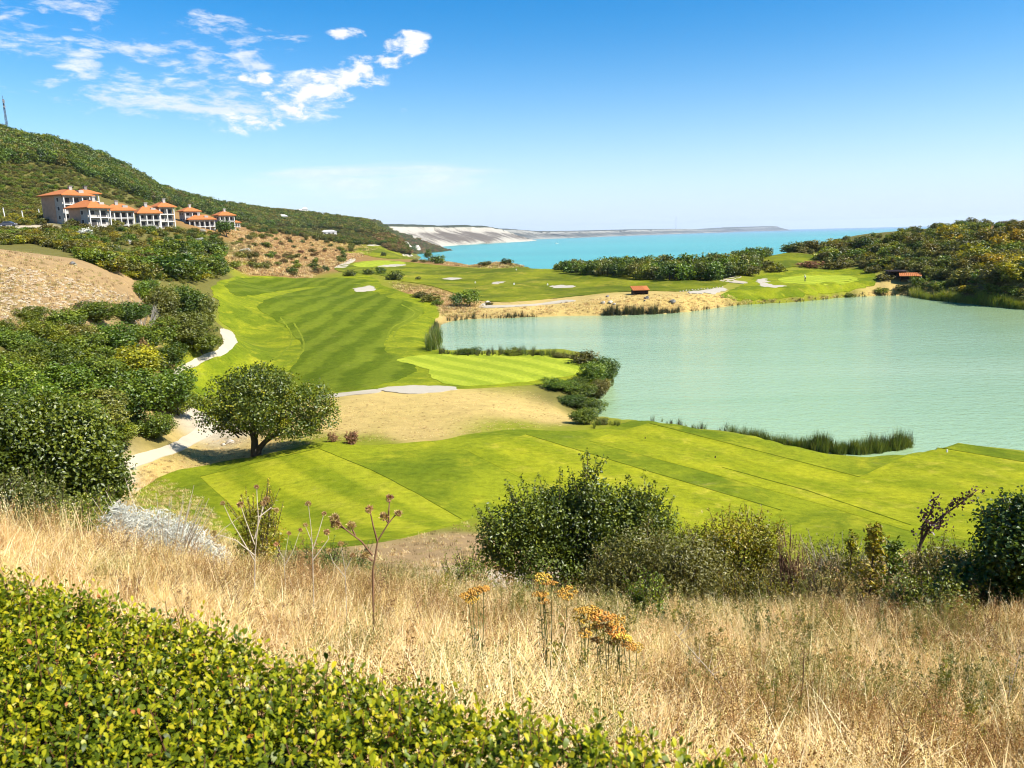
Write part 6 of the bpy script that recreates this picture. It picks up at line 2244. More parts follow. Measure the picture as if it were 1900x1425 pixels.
def reed_bed(poly, n, lo, hi, seed, label, kinds, plane=False):
    rq = np.random.default_rng(seed)
    px = np.array([p[0] for p in poly], float)
    py = np.array([p[1] for p in poly], float)
    d = np.concatenate([[0], np.cumsum(np.hypot(np.diff(px), np.diff(py)))])
    t = rq.uniform(0, d[-1], n)
    qx, qy = np.interp(t, d, px), np.interp(t, d, py) + rq.normal(0, 1.6, n)
    if plane:
        w_ = np.array([on_plane(a, b) for a, b in zip(qx, qy)])
        x, y = w_[:, 0], w_[:, 1]
        z = np.minimum(height(x, y), .3)
    else:
        x, y, z, r, ok = hits(qx, qy, 12)
    s = rq.uniform(lo, hi, n) * (1 + .45 * fbm(qx / 16.0, qy * 0 + seed, 3, seed)) * rq.choice([1, .65], n, p=[.75, .25])
    stuff('reeds', label, np.stack([x, y, np.maximum(z, -.1) - .05], -1), np.stack([rq.normal(0, .1, n), rq.normal(0, .1, n), rq.uniform(0, 6.3, n)], -1), np.stack([s * .9, s * .9, s], -1), rq.integers(kinds[0], kinds[1], n), RE)


reed_bed([(1350, 812), (1420, 822), (1510, 838), (1590, 843), (1655, 836), (1690, 828)], 300, .8, 1.35, 1, 'bed of dark green reeds in the notch behind the long tee', (0, 3), True)
reed_bed([(1500, 834), (1580, 840), (1650, 834), (1686, 826)], 150, 1.0, 1.6, 11, 'taller reeds standing in the water behind the long tee', (0, 4), True)
reed_bed([(1120, 584), (1160, 583), (1200, 582), (1262, 580)], 120, 1.2, 2.4, 2, 'dark bulrushes at the water edge below the small hut', (3, 5))
reed_bed([(830, 598), (860, 592), (900, 590), (960, 588), (1000, 587)], 60, .6, 1.6, 3, 'thin dark rushes at the far end of the lake', (3, 5))
reed_bed([(1690, 549), (1720, 555), (1760, 559), (1800, 563), (1850, 568), (1905, 575)], 420, 1.6, 2.8, 4, 'bright green reed fringe below the wooded hill', (5, 7))
reed_bed([(796, 650), (800, 640), (808, 632), (814, 640), (806, 650)], 60, 2.0, 3.4, 5, 'clump of tall green reeds at the cove by the lake green', (0, 3))
reed_bed([(806, 606), (812, 612), (800, 618)], 24, 1.2, 2.2, 6, 'small grey reed clump at the lake corner', (3, 5))
reed_bed([(815, 655), (860, 658), (960, 658), (1040, 662), (1090, 672), (1130, 690), (1138, 712), (1120, 735)], 300, .5, 1.3, 7, 'rushes fringing the shore round the lake green', (0, 5))
reed_bed([(1205, 782), (1260, 792), (1300, 799), (1350, 808), (1420, 818)], 30, .5, 1.2, 8, 'short rushes along the water behind the long tee', (0, 5), True)
reed_bed([(1280, 577), (1370, 566), (1480, 560), (1560, 552), (1640, 549), (1690, 548)], 120, .4, 1.0, 9, 'low dark rushes under the far lake bank', (3, 5))
reed_bed([(1095, 796), (1120, 786), (1150, 790)], 30, .4, .8, 10, 'low rushes at the mouth of the cove by the tee', (0, 3))


# ------------------------------------------------------------------ the lone tree
def place(name, px, py, label, cat, rmin=11.0, group=None, rz=0.0, r=None):
    if r is not None:
        th, s = polar(px, py)
        x, y = math.sin(th) * r, math.cos(th) * r
        z = float(height(x, y))
        rr_ = r
    else:
        x, y, z, rr_ = hit(px, py, rmin)
    return tag(link(name, None, loc=(x, y, z), rot=(0, 0, rz)), label, cat, group), rr_


def off(root, r, px, py):
    """offset from a plant's foot to the point of a sight line at distance r"""
    th, s = polar(px, py)
    return (math.sin(float(th)) * r - root.location.x, math.cos(float(th)) * r - root.location.y, CAM_Z + float(s) * r - root.location.z)


def px_lobes_at(root, lst, r, seed=0, depth=1.0):
    rd = random.Random(seed)
    k = r / FPX * 1.04
    out = []
    for px, py, w, h in lst:
        x, y, z = off(root, r, px, py)
        out.append((x, y + rd.uniform(-.5, .5) * depth * w * k, max(z, h * k * .3), w * k, w * k * depth, h * k))
    return out


def px_lobes(lst, px0, py0, r, seed=0, depth=1.0):
    """lobes given by their place in the photograph (px, py, half width, half height) round a plant at distance r"""
    rd = random.Random(seed)
    k = math.hypot(r, 0) / FPX * 1.04
    return [((px - px0) * k, rd.uniform(-.5, .5) * depth * w * k, (py0 - py) * k, w * k, w * k * depth, h * k) for px, py, w, h in lst]


lone, rr_ = place('lone_tree', 474, 845, 'lone spreading broadleaf tree with a forked trunk beside the near tee', 'tree', 20)
lob = px_lobes([(430, 740, 48, 40), (480, 715, 55, 34), (525, 722, 45, 36), (505, 755, 55, 36), (570, 755, 45, 38), (590, 775, 34, 26), (445, 775, 45, 24), (540, 790, 50, 18), (410, 765, 32, 36), (392, 785, 12, 20), (480, 785, 45, 18), (600, 790, 22, 14)], 474, 845, rr_, 2, .9)
pa = crown(lob[:5] + lob[6:9], 1500, 9, .17, .12, 301, .16, .9, .45, .25, .7, .2)
pb = crown([lob[3], lob[4], lob[5], lob[7], lob[11], lob[1]], 750, 9, .17, .12, 302, .16, .9, .45, .2, .7, .15)
pc = crown([lob[9], lob[10], lob[6]], 180, 9, .15, .10, 303, .14, .7, .45, .2, .7, .15)
V, F, v = merge(pa, pb, pc)
V = V * np.array([1, 1, .95])
link('crown', mesh_np('crown', V, F, [MAT['tree_lone'] if 'tree_lone' in MAT else MAT['leaf_mid']], {'v': v}), lone)
k = rr_ / FPX * 1.04
m = MB()
m.tube([(0, 0, -.3), (0, 0, .35), (.02, .05, 1.0), (-.05, 0, 1.7)], [.34, .27, .22, .2], 9)
m.tube([(.10, 0, -.3), (.28, -.05, .45), (.75, -.05, .95), (1.5, 0, 1.45), (2.4, .1, 1.9)], [.26, .2, .16, .14, .07], 8)
m.tube([(.02, .05, 1.0), (-.1, .3, 2.0), (-.3, .6, 3.0), (-.4, .7, 4.2)], [.17, .14, .1, .05], 7)
m.tube([(-.05, 0, 1.6), (-.7, -.2, 2.4), (-1.6, -.1, 3.1)], [.15, .1, .05], 7)
m.tube([(0, .05, 1.7), (.5, .2, 2.9), (1.0, -.1, 4.0)], [.14, .1, .05], 7)
m.tube([(1.5, 0, 1.45), (2.0, -.4, 2.2), (3.0, -.3, 2.8)], [.11, .08, .04], 6)
m.tube([(.75, 0, .95), (1.3, .5, 2.1), (2.1, .6, 3.2)], [.11, .08, .04], 6)
for q in range(26):
    a, b = random.uniform(-2.4, 3.6), random.uniform(2.0, 4.3)
    m.tube([(a * .45, 0, b * .6), (a * .8, random.uniform(-1, 1), b * .85), (a, random.uniform(-1.6, 1.6), b)], [.06, .04, .015], 4)
link('trunk', m.mesh('trunk', MAT['bark'], True), lone)


# ------------------------------------------------------------------ foreground bushes
def bush(name, px0, py0, r, lobes, n_tw, per, L, Wd, m, label, seed, spread=.05, depth=.9, stems=10, sm='bark_near', up=.45, rnd=.65, inner=.3, zmin=.05, shoots=40, shoot_len=.38, dy=0):
    root, rr_ = place(name, px0, py0, label, 'bush', r=r)
    lob = px_lobes_at(root, [(a, b + dy, c, d) for a, b, c, d in lobes], r, seed, depth)
    main_ = crown(lob, n_tw, per, L, Wd, seed, spread, zmin, up, inner, rnd)
    mb = MB()
    rd = random.Random(seed)
    rb = np.random.default_rng(seed + 1)
    P, vs_ = [], []
    for q in range(shoots):
        l = rd.choice(lob)
        d = Vector((rd.uniform(-1, 1), rd.uniform(-.6, .6), rd.uniform(.25, 1))).normalized()
        b = Vector((l[0] + d.x * l[3] * .8, l[1] + d.y * l[4] * .8, l[2] + d.z * l[5] * .8))
        e = b + (d * .6 + Vector((0, 0, .7))).normalized() * rd.uniform(.5, 1.0) * shoot_len
        mb.tube([b, b.lerp(e, .5), e], [.006, .004, .0015], 4, cap=False)
        vq = rd.uniform(.35, .9)
        for j in range(int(26 * (e - b).length / .4)):
            t_ = rd.random()
            P.append(tuple(b.lerp(e, t_) + Vector((rd.gauss(0, 1), rd.gauss(0, 1), rd.gauss(0, 1))) * spread * .5 * (1.1 - t_ * .7)))
            vs_.append(min(1, max(0, vq + rd.gauss(0, .12))))
    if P:
        P = np.array(P)
        sp = leaves(P, rb.normal(size=P.shape) * .7 + [0, 0, .5], L * rb.uniform(.6, 1.1, len(P)), Wd * .9, np.array(vs_), rb)
        main_ = merge(main_, sp)
    V, F, v = main_
    link('foliage', mesh_np('foliage', V, F, [MAT[m]], {'v': v}), root)
    for q in range(stems):
        l = rd.choice(lob)
        e = Vector((l[0] + rd.uniform(-.7, .7) * l[3], l[1] + rd.uniform(-.7, .7) * l[4], l[2] + rd.uniform(0, .7) * l[5]))
        b = Vector((e.x * .25 + rd.uniform(-.1, .1), e.y * .25, -.2))
        k_ = b.lerp(e, .5) + Vector((rd.uniform(-.1, .1), rd.uniform(-.1, .1), .1))
        mb.tube([b, k_, e], [.022, .014, .005], 5)
    link('stems', mb.mesh('stems', MAT[sm]), root)
    return root


bush('broad_bush', 1075, 1112, 13.0, [(940, 965, 48, 50), (985, 930, 45, 40), (1040, 945, 60, 55), (1090, 910, 45, 40), (1085, 965, 70, 60), (1150, 950, 60, 50), (1200, 945, 45, 40), (1225, 970, 35, 35), (925, 1000, 35, 40), (960, 1020, 40, 40),
     (1020, 1020, 65, 60), (1110, 1030, 80, 65), (1190, 1010, 60, 55), (1092, 878, 14, 24), (1200, 915, 20, 20), (1150, 925, 40, 35)], 4300, 9, .060, .038, 'leaf_dark', 'large dark green leafy bush in front of the middle tee', 401, .085, .85, 26, shoots=110, shoot_len=.55, dy=24)
bush('willowy_bush', 1235, 1140, 11.2, [(1190, 1048, 75, 60), (1250, 1040, 60, 60), (1160, 1090, 60, 42), (1310, 1100, 60, 36), (1300, 1060, 60, 55), (1130, 1075, 50, 40), (1240, 1090, 90, 35), (1330, 1100, 50, 35)], 2600, 9, .055, .020, 'leaf_olive',
     'grey-green narrow leaved bush in front of the large dark one', 402, .08, .8, 22)
bush('yellow_bush', 1362, 1128, 12.0, [(1300, 1010, 40, 35), (1350, 990, 45, 32), (1400, 1000, 40, 35), (1430, 1020, 30, 40), (1330, 1050, 50, 45), (1390, 1060, 55, 50), (1420, 1080, 40, 40), (1350, 1100, 60, 30)], 1900, 8, .045, .024, 'leaf_yellow',
     'yellow-green twiggy bush beside the large dark one', 403, .08, .8, 30)
bush('dark_bush', 1895, 1175, 10.5, [(1850, 975, 38, 36), (1900, 955, 40, 30), (1890, 1000, 70, 50), (1870, 1035, 50, 40), (1930, 1030, 60, 60), (1950, 970, 60, 50), (1880, 1085, 60, 50), (1830, 1095, 50, 35), (1930, 1110, 60, 60), (1790, 1075, 35, 28), (1880, 1130, 60, 35)],
     3300, 9, .052, .036, 'leaf_dark', 'dark glossy bush cut by the right frame edge', 404, .07, .8, 16)
bush('low_green_bush', 1735, 1165, 9.8, [(1720, 1110, 55, 34), (1770, 1125, 45, 32), (1680, 1125, 30, 26)], 700, 8, .050, .026, 'leaf_mid', 'low bright green bush left of the dark glossy one', 405, .06, .8, 10)
bush('olive_bush', 1770, 1110, 14.0, [(1740, 1045, 45, 26), (1800, 1050, 50, 30), (1850, 1055, 30, 28), (1710, 1060, 30, 22)], 800, 8, .055, .024, 'leaf_olive', 'olive brown bush behind the low bright green one', 406, .08, .8, 14)
bush('dry_bush', 1478, 1128, 11.2, [(1470, 1050, 32, 48), (1495, 1080, 36, 40), (1450, 1090, 30, 30)], 240, 7, .035, .012, 'leaf_brown', 'bare brown twiggy bush beside the yellow-green one', 407, .06, .8, 110, 'stem_dry')
bush('dry_bush', 1545, 1120, 11.8, [(1530, 1050, 40, 40), (1570, 1060, 40, 36), (1540, 1090, 50, 30)], 700, 7, .040, .016, 'leaf_olive', 'thin pale twiggy bush between the bare bush and the tall sapling', 408, .07, .8, 70, 'stem_pale')
bush('dark_bush', 100, 985, 21.0, [(60, 800, 60, 48), (120, 795, 60, 50), (160, 830, 55, 50), (90, 850, 80, 60), (30, 850, 60, 60), (180, 875, 42, 45), (130, 900, 70, 50), (50, 910, 60, 40), (205, 880, 24, 40), (-30, 800, 60, 60), (215, 910, 14, 30), (110, 945, 70, 30)],
     4600, 9, .10, .065, 'leaf_dark', 'big dark shaded bush at the left above the dry grass', 409, .13, .85, 20)
bush('undergrowth_bush', 60, 1000, 14.0, [(10, 925, 40, 34), (60, 935, 45, 30), (110, 950, 40, 26)], 650, 8, .055, .03, 'leaf_olive', 'low olive bush at the foot of the big shaded bush', 410, .07, .8, 10)
bush('undergrowth_bush', 165, 1005, 13.0, [(150, 965, 34, 24), (190, 955, 26, 26), (120, 980, 30, 20)], 520, 8, .05, .022, 'leaf_mid', 'low green bush between the big shaded bush and the silvery shrub', 411, .06, .8, 10)
bush('low_scrub_bush', 1420, 1150, 10.6, [(1400, 1105, 40, 30), (1440, 1110, 36, 28), (1370, 1120, 34, 24)], 650, 8, .042, .018, 'leaf_yellow', 'low yellow-green scrub at the foot of the yellow-green bush', 416, .06, .8, 14)
bush('low_scrub_bush', 1560, 1150, 10.4, [(1540, 1110, 44, 28), (1590, 1118, 34, 24)], 520, 8, .042, .016, 'leaf_olive', 'low olive scrub at the foot of the tallest sapling', 417, .06, .8, 14)
bush('low_scrub_bush', 1000, 1150, 11.0, [(980, 1110, 40, 22), (1030, 1115, 40, 22), (940, 1118, 26, 16)], 480, 8, .045, .020, 'leaf_mid', 'low green scrub under the left side of the large dark bush', 418, .06, .8, 12)
bush('small_green_bush', 478, 1060, 9.4, [(470, 985, 22, 40), (490, 960, 16, 26), (480, 1020, 30, 34), (505, 1000, 16, 24)], 420, 8, .040, .018, 'leaf_yellow', 'slender bright green bush among the thistles at the grass crest', 412, .05, .8, 14)
bush('small_green_bush', 858, 1105, 11.5, [(868, 1065, 26, 22), (840, 1082, 24, 18), (890, 1082, 20, 16)], 300, 8, .045, .020, 'leaf_mid', 'small green bush beside the pale gravel patch', 413, .05, .8, 10)
bush('small_green_bush', 610, 1085, 10.5, [(600, 1050, 42, 20), (650, 1062, 40, 18), (560, 1062, 30, 16)], 420, 8, .045, .018, 'leaf_dark', 'dark low weeds in the dip below the near tee', 414, .05, .8, 10)
bush('small_green_bush', 1190, 1150, 8.8, [(1190, 1115, 24, 18), (1210, 1125, 16, 14)], 130, 8, .045, .026, 'leaf_mid', 'tiny fresh green weed in front of the willowy bush', 415, .05, .8, 8)

# silvery shrub: fine pale twigs
sil, rr_ = place('silver_shrub', 300, 1068, 'silvery white feathery shrub on the crest of the dry bank', 'shrub', r=9.2)
rd = random.Random(9)
k = rr_ / FPX * 1.08
rb = np.random.default_rng(12)
parts = []
for (px_, py_, w_, h_, n_) in [(235, 975, 44, 44, 900), (285, 985, 56, 46, 1300), (335, 1005, 52, 44, 1200), (385, 1030, 40, 36, 700), (300, 1030, 70, 30, 800), (225, 945, 18, 24, 200)]:
    n_ = int(n_ * 2.4)
    c = np.array(off(sil, rr_, px_, py_ + 12))
    d = unit(rb.normal(size=(n_, 3)))
    P = c + d * np.array([w_, w_ * .8, h_]) * k * rb.uniform(.45, 1.05, n_)[:, None]
    N = rb.normal(size=(n_, 3))
    V, F, v = leaves(P, N, .075 * rb.uniform(.6, 1.4, n_), .0085, np.clip(.5 + rb.normal(0, .25, n_), 0, 1), rb, .1)
    parts.append((V, F, v))
V, F, v = merge(*parts)
link('foliage', mesh_np('foliage', V, F, [MAT['leaf_silver']], {'v': v}), sil)
m = MB()
for q in range(70):
    e = Vector((rd.uniform(-.75, .85), rd.uniform(-.4, .4), rd.uniform(.25, .85)))
    m.tube([(e.x * .4, e.y * .4, -.1), (e.x * .75, e.y * .8, e.z * .55), e], [.006, .004, .002], 4)
link('stems', m.mesh('stems', MAT['stem_pale']), sil)


# tall saplings
def sapling(px0, py0, top, r, wpx, m, label, seed, lean=0.0, dens=1.4, L=.066, Wd=.030, sm='bark_near'):
    root, rr_ = place('sapling', px0, py0, label, 'sapling', r=r)
    k = r / FPX * 1.04
    H = off(root, r, px0, top)[2]
    rd = random.Random(seed)
    tr, tw = MB(), MB()
    tr.tube([(0, 0, -.1), (lean * .3, .02, H * .4), (lean * .7, 0, H * .75), (lean, 0, H)], [.014, .011, .007, .002], 6)
    P = []
    n = int(26 * dens)
    for q in range(n):
        t = rd.uniform(.12, 1.0)
        b = Vector((lean * t, 0, H * t))
        a = rd.uniform(0, 6.28)
        ll = wpx * k * rd.uniform(.5, 1.0) * (1.15 - t * .75)
        e = b + Vector((math.cos(a) * ll, math.sin(a) * ll, ll * rd.uniform(.3, 1.1)))
        tw.tube([b, b.lerp(e, .5) + Vector((0, 0, -.01)), e], [.005, .0035, .0015], 4)
        for j in range(12):
            P.append(tuple(b.lerp(e, rd.uniform(.2, 1.08)) + Vector((rd.gauss(0, .022), rd.gauss(0, .022), rd.gauss(0, .022)))))
    P = np.array(P)
    rb = np.random.default_rng(seed)
    V, F, v = leaves(P, rb.normal(size=P.shape) * .7 + [0, 0, .6], L * rb.uniform(.7, 1.3, len(P)), Wd, np.clip(.6 + rb.normal(0, .25, len(P)), 0, 1), rb)
    link('foliage', mesh_np('foliage', V, F, [MAT[m]], {'v': v}), root)
    link('trunk', tr.mesh('trunk', MAT[sm]), root)
    link('branches', tw.mesh('branches', MAT[sm]), root)


sapling(1608, 1170, 975, 10.2, 34, 'leaf_yellow', 'tallest slender yellow-green sapling in the grass by the bare bush', 31, .02, 3.0)
sapling(1574, 1110, 985, 11.5, 22, 'leaf_yellow', 'shorter yellow-green sapling just behind the tallest one', 32, .0, 2.0)
sapling(1645, 1105, 1008, 11.5, 40, 'leaf_mid', 'bushy green sapling between the tallest one and the purple tree', 33, .03, 2.6)
sapling(1120, 1130, 1000, 12.0, 26, 'leaf_mid', 'thin green sapling standing before the large dark bush', 34, .0, 1.0)

pt, rr_ = place('purple_tree', 1698, 1036, 'small leaning tree with dark purple leaves before the long tee', 'tree', r=22.0)
k = off(pt, rr_, 1698, 905)[2] / 131.0
tr, tw = MB(), MB()
tr.tube([(0, 0, -.2), (8 * k, 0, 30 * k), (22 * k, 0, 62 * k), (48 * k, 0, 84 * k), (75 * k, 0, 105 * k), (102 * k, 0, 128 * k)], [.05, .045, .035, .025, .018, .006], 7)
tr.tube([(8 * k, 0, 30 * k), (12 * k, .1, 60 * k), (22 * k, 0, 88 * k), (24 * k, 0, 112 * k)], [.035, .026, .018, .006], 6)
P = []
rd = random.Random(6)
for (ax, az, n_) in [(100, 125, 14), (88, 118, 18), (78, 104, 22), (62, 96, 22), (50, 86, 20), (38, 76, 24), (24, 66, 34), (16, 56, 34), (22, 84, 26), (23, 100, 22), (24, 112, 12), (34, 60, 18), (8, 48, 26), (60, 110, 12), (6, 88, 6), (10, 74, 14), (50, 60, 8)]:
    ax += rd.uniform(-3, 3)
    tw.tube([((ax * .7 + 4) * k, 0, (az * .86) * k), (ax * k, rd.uniform(-.2, .2), az * k)], [.008, .003], 4)
    for j in range(n_):
        P.append((ax * k + rd.gauss(0, 5.5 * k), rd.gauss(0, 6 * k), az * k + rd.gauss(0, 4.5 * k)))
P = np.array(P)
rb = np.random.default_rng(4)
V, F, v = leaves(P, rb.normal(size=P.shape), .10 * rb.uniform(.7, 1.3, len(P)), .075, rb.random(len(P)), rb)
link('crown', mesh_np('crown', V, F, [MAT['leaf_purple']], {'v': v}), pt)
link('trunk', tr.mesh('trunk', MAT['bark_near']), pt)
link('branches', tw.mesh('branches', MAT['bark_near']), pt)


# ------------------------------------------------------------------ thistles, flowering weeds
def head_mesh(seed, n=70, rad=.020, m='thistle'):
    rb = np.random.default_rng(seed)
    d = unit(rb.normal(size=(n, 3)) * [1, 1, .8] + [0, 0, .55])
    P = d * rad * rb.uniform(.5, 1.0, n)[:, None]
    V, F, v = leaves(P, np.cross(d, rb.normal(size=(n, 3))), rad * 1.1, rad * .28, rb.random(n), rb, .1)
    # lay each bract along its own radius
    return mesh_np('flower_head', V, F, [MAT[m]], {'v': v})


HEADS = [head_mesh(k, 90, .032) for k in range(3)]


def thistle(px0, py0, r, stems, label, seed, rad=.008, hs=1.0, m='stem_dry', spikes=True):
    """stems: polylines in photograph coordinates, each ending in a flower head"""
    root, rr_ = place('thistle', px0, py0, label, 'thistle', r=r, group='dry thistles above the hedge')
    k = r / FPX * 1.05
    rd = random.Random(seed)
    for st in stems:
        mb = MB()
        pts = []
        for i, (a, b) in enumerate(st):
            o_ = off(root, r, a, b)
            pts.append((o_[0], o_[1] + (a - px0) * k * .15 + rd.uniform(-.02, .02) * (i > 0), o_[2]))
        if st[0] == (px0, py0):
            pts[0] = (0, 0, -.05)
        n_ = len(pts)
        mb.tube(pts, [rad * (1 - .55 * i / (n_ - 1)) for i in range(n_)], 5)
        if spikes:
            for i in range(n_ - 1):
                a, b = Vector(pts[i]), Vector(pts[i + 1])
                for q in range(int((b - a).length / .03)):
                    c = a.lerp(b, rd.random())
                    d = Vector((rd.uniform(-1, 1), rd.uniform(-1, 1), rd.uniform(-.2, 1))).normalized() * rd.uniform(.008, .024)
                    mb.tube([c, c + d], [.0025, .0006], 3, cap=False)
        so = link('stem', mb.mesh('stem', MAT[m]), root)
        link('flower_head', HEADS[rd.randrange(3)], so, loc=pts[-1], rot=(rd.uniform(-.5, .5), rd.uniform(-.5, .5), rd.uniform(0, 6)), scl=hs * rd.uniform(.8, 1.2))
    return root


thistle(690, 1160, 5.6, [[(690, 1160), (691, 1060), (700, 1005), (720, 972), (735, 955), (738, 955)], [(700, 1005), (693, 975), (686, 945)], [(720, 972), (721, 948), (722, 928)], [(691, 1030), (672, 1003), (645, 980), (622, 960)],
                         [(645, 980), (625, 972)], [(720, 972), (712, 960)], [(660, 992), (652, 975)], [(691, 1040), (678, 1030)]], 'largest dry thistle with spiny branches against the near tee', 1, .0085, 1.15)
thistle(470, 1130, 7.0, [[(470, 1130), (472, 1030), (480, 960), (478, 930), (475, 905)], [(472, 1000), (485, 950), (492, 930)], [(472, 1010), (455, 960), (448, 935)], [(472, 1040), (430, 965), (418, 930)], [(480, 960), (500, 945), (510, 950)],
                         [(472, 1030), (440, 1000), (400, 985)], [(485, 950), (488, 935)]], 'tall pale branching thistle above the slender green bush', 2, .006, .8, 'stem_pale', False)
thistle(578, 1110, 6.6, [[(578, 1110), (580, 1030), (578, 985), (572, 935)], [(580, 1020), (592, 985), (600, 955)], [(580, 1010), (566, 975)], [(580, 1040), (610, 1000), (605, 990)]], 'thin dry thistle between the two taller ones', 3, .005, .8, 'stem_pale', False)
thistle(530, 1110, 7.2, [[(530, 1110), (528, 1040), (536, 990)], [(528, 1050), (545, 1020), (556, 985)], [(528, 1040), (512, 1010)]], 'small dry thistle low between the pale ones', 4, .004, .7, 'stem_pale', False)
thistle(640, 1120, 6.2, [[(640, 1120), (640, 1060), (632, 1010)], [(640, 1060), (655, 1030)], [(640, 1070), (620, 1040), (612, 1020)]], 'little dry thistle leaning beside the largest one', 5, .004, .7, 'stem_pale', False)


def umbel_mesh(seed, n=80, rad=.05):
    rb = np.random.default_rng(seed)
    Vs, Fs, vs = [], [], []
    o = 0
    for k in range(n):
        a, q = rb.uniform(0, 6.28), rad * math.sqrt(rb.random())
        c = np.array([math.cos(a) * q, math.sin(a) * q, .012 * math.cos(q / rad * 1.4) + rb.normal() * .003])
        s = rb.uniform(.006, .010)
        tri = np.array([[s, 0, 0], [-s * .5, s * .87, 0], [-s * .5, -s * .87, 0], [0, 0, s * .9]]) + c
        Vs.append(tri)
        Fs += [(o, o + 1, o + 3), (o + 1, o + 2, o + 3), (o + 2, o, o + 3), (o, o + 2, o + 1)]
        vs += [rb.random()] * 4
        o += 4
    return mesh_np('flower_head', np.vstack(Vs), np.array(Fs), [MAT['gold']], {'v': np.array(vs)})


UMB = [umbel_mesh(k) for k in range(4)]


def yarrow(px0, py0, r, heads, label, seed):
    root, rr_ = place('yarrow', px0, py0, label, 'flower', r=r, group='golden flat-headed flowers in the dry grass')
    k = r / FPX * 1.07
    rd = random.Random(seed)
    P = []
    for a, b, s in heads:
        o_ = off(root, r, a, b)
        e = Vector((o_[0], o_[1] + rd.uniform(-.06, .06), max(o_[2], .2)))
        bs = Vector((e.x * .35, e.y * .5, -.05))
        mid = bs.lerp(e, .55) + Vector((rd.uniform(-.02, .02), 0, 0))
        mb = MB()
        mb.tube([bs, mid, e], [.0035, .003, .002], 5)
        for q in range(5):
            d = Vector((rd.uniform(-.03, .03), rd.uniform(-.03, .03), .0)) * s
            mb.tube([mid.lerp(e, .85), e + d], [.0015, .001], 3, cap=False)
        so = link('stem', mb.mesh('stem', MAT['stem_green']), root)
        link('flower_head', UMB[rd.randrange(4)], so, loc=e, rot=(rd.uniform(-.3, .3), rd.uniform(-.3, .3), rd.uniform(0, 6)), scl=s * 1.3)
        for q in range(14):
            c = bs.lerp(e, rd.uniform(.1, .85))
            P.append((c.x + rd.gauss(0, .02), c.y + rd.gauss(0, .02), c.z))
    P = np.array(P)
    rb = np.random.default_rng(seed)
    V, F, v = leaves(P, rb.normal(size=P.shape), .06, .008, rb.random(len(P)), rb)
    link('foliage', mesh_np('foliage', V, F, [MAT['leaf_olive']], {'v': v}), root)


yarrow(882, 1235, 4.9, [(868, 1100, .9), (886, 1096, 1.0), (878, 1106, .8), (897, 1100, .7)], 'golden flower on the left with two flat heads close together', 1)
yarrow(1015, 1275, 4.6, [(1008, 1080, .9), (1022, 1082, .8), (1052, 1094, 1.0), (1000, 1098, .8), (1006, 1106, .7), (1010, 1120, .6)], 'tallest golden flower, standing before the large dark bush', 2)
yarrow(1090, 1290, 4.5, [(1082, 1130, 1.0), (1096, 1138, 1.0), (1075, 1150, .8), (1085, 1168, .7)], 'golden flower cluster just right of the tallest one', 3)
yarrow(1130, 1295, 4.5, [(1112, 1140, 1.0), (1130, 1150, .9), (1145, 1148, .9), (1120, 1165, .8), (1108, 1170, .7), (1140, 1200, .6)], 'golden flower in the middle of the dense group of heads', 4)
yarrow(1160, 1300, 4.5, [(1142, 1172, 1.0), (1155, 1180, 1.0), (1165, 1192, .8), (1180, 1196, .7), (1150, 1192, .8), (1110, 1196, .7)], 'golden flower on the right with the lowest heads', 5)

# bent twigs and tall dry stalks standing out of the grass
STALK = [(1390, 1340, 1250, 1160, 'leaning bare stalk in the dry grass before the yellow bush'), (1700, 1400, 1640, 1290, 'dark slanting stalk low in the dry grass'), (1780, 1390, 1700, 1270, 'second dark slanting stalk right of the low one'),
         (1480, 1330, 1490, 1200, 'upright brown stalk in the middle of the dry grass'), (1850, 1350, 1880, 1230, 'pale stalk near the dark glossy bush'), (1240, 1160, 1195, 1075, 'white dead twig leaning over the golden flowers'),
         (1560, 1190, 1520, 1120, 'broken twig lying before the tall sapling'), (790, 1200, 770, 1090, 'brown stalk right of the largest thistle')]
for q, (a, b, c, d, lb) in enumerate(STALK):
    root, rr_ = place('dry_stalk', a, b, lb, 'stalk', rmin=1.5, group='dry stalks in the grass')
    k = rr_ / FPX * 1.06
    e = Vector(((c - a) * k, .05, (b - d) * k))
    rd = random.Random(q)
    m = MB()
    m.tube([(0, 0, -.05), e * .5 + Vector((.015, 0, .01)), e], [.005, .004, .0018], 5)
    root2 = link('stem', m.mesh('stem', MAT['stem_pale' if q in (0, 4, 5) else 'stem_dry']), root)
    m = MB()
    for j in range(9):
        p = e * rd.uniform(.35, 1.0)
        m.tube([p, p + Vector((rd.uniform(-1, 1), rd.uniform(-1, 1), rd.uniform(.2, 1))).normalized() * e.length * .16], [.002, .0008], 4, cap=False)
    link('branches', m.mesh('branches', MAT['stem_pale' if q in (0, 4, 5) else 'stem_dry']), root)


# ------------------------------------------------------------------ clipped hedge in the foreground
def hedge_leaf():
    V = np.array([(0, 0, 0), (.34, 0, -.03), (.70, 0, -.01), (1, 0, -.10), (.34, .21, .05), (.72, .27, .05), (.34, -.21, .05), (.72, -.27, .05), (.93, .13, -.04), (.93, -.13, -.04)], float)
    F = [(0, 1, 4), (1, 2, 5), (1, 5, 4), (2, 8, 5), (2, 3, 8), (0, 6, 1), (1, 6, 7), (1, 7, 2), (2, 7, 9), (2, 9, 3)]
    return V, np.array(F)


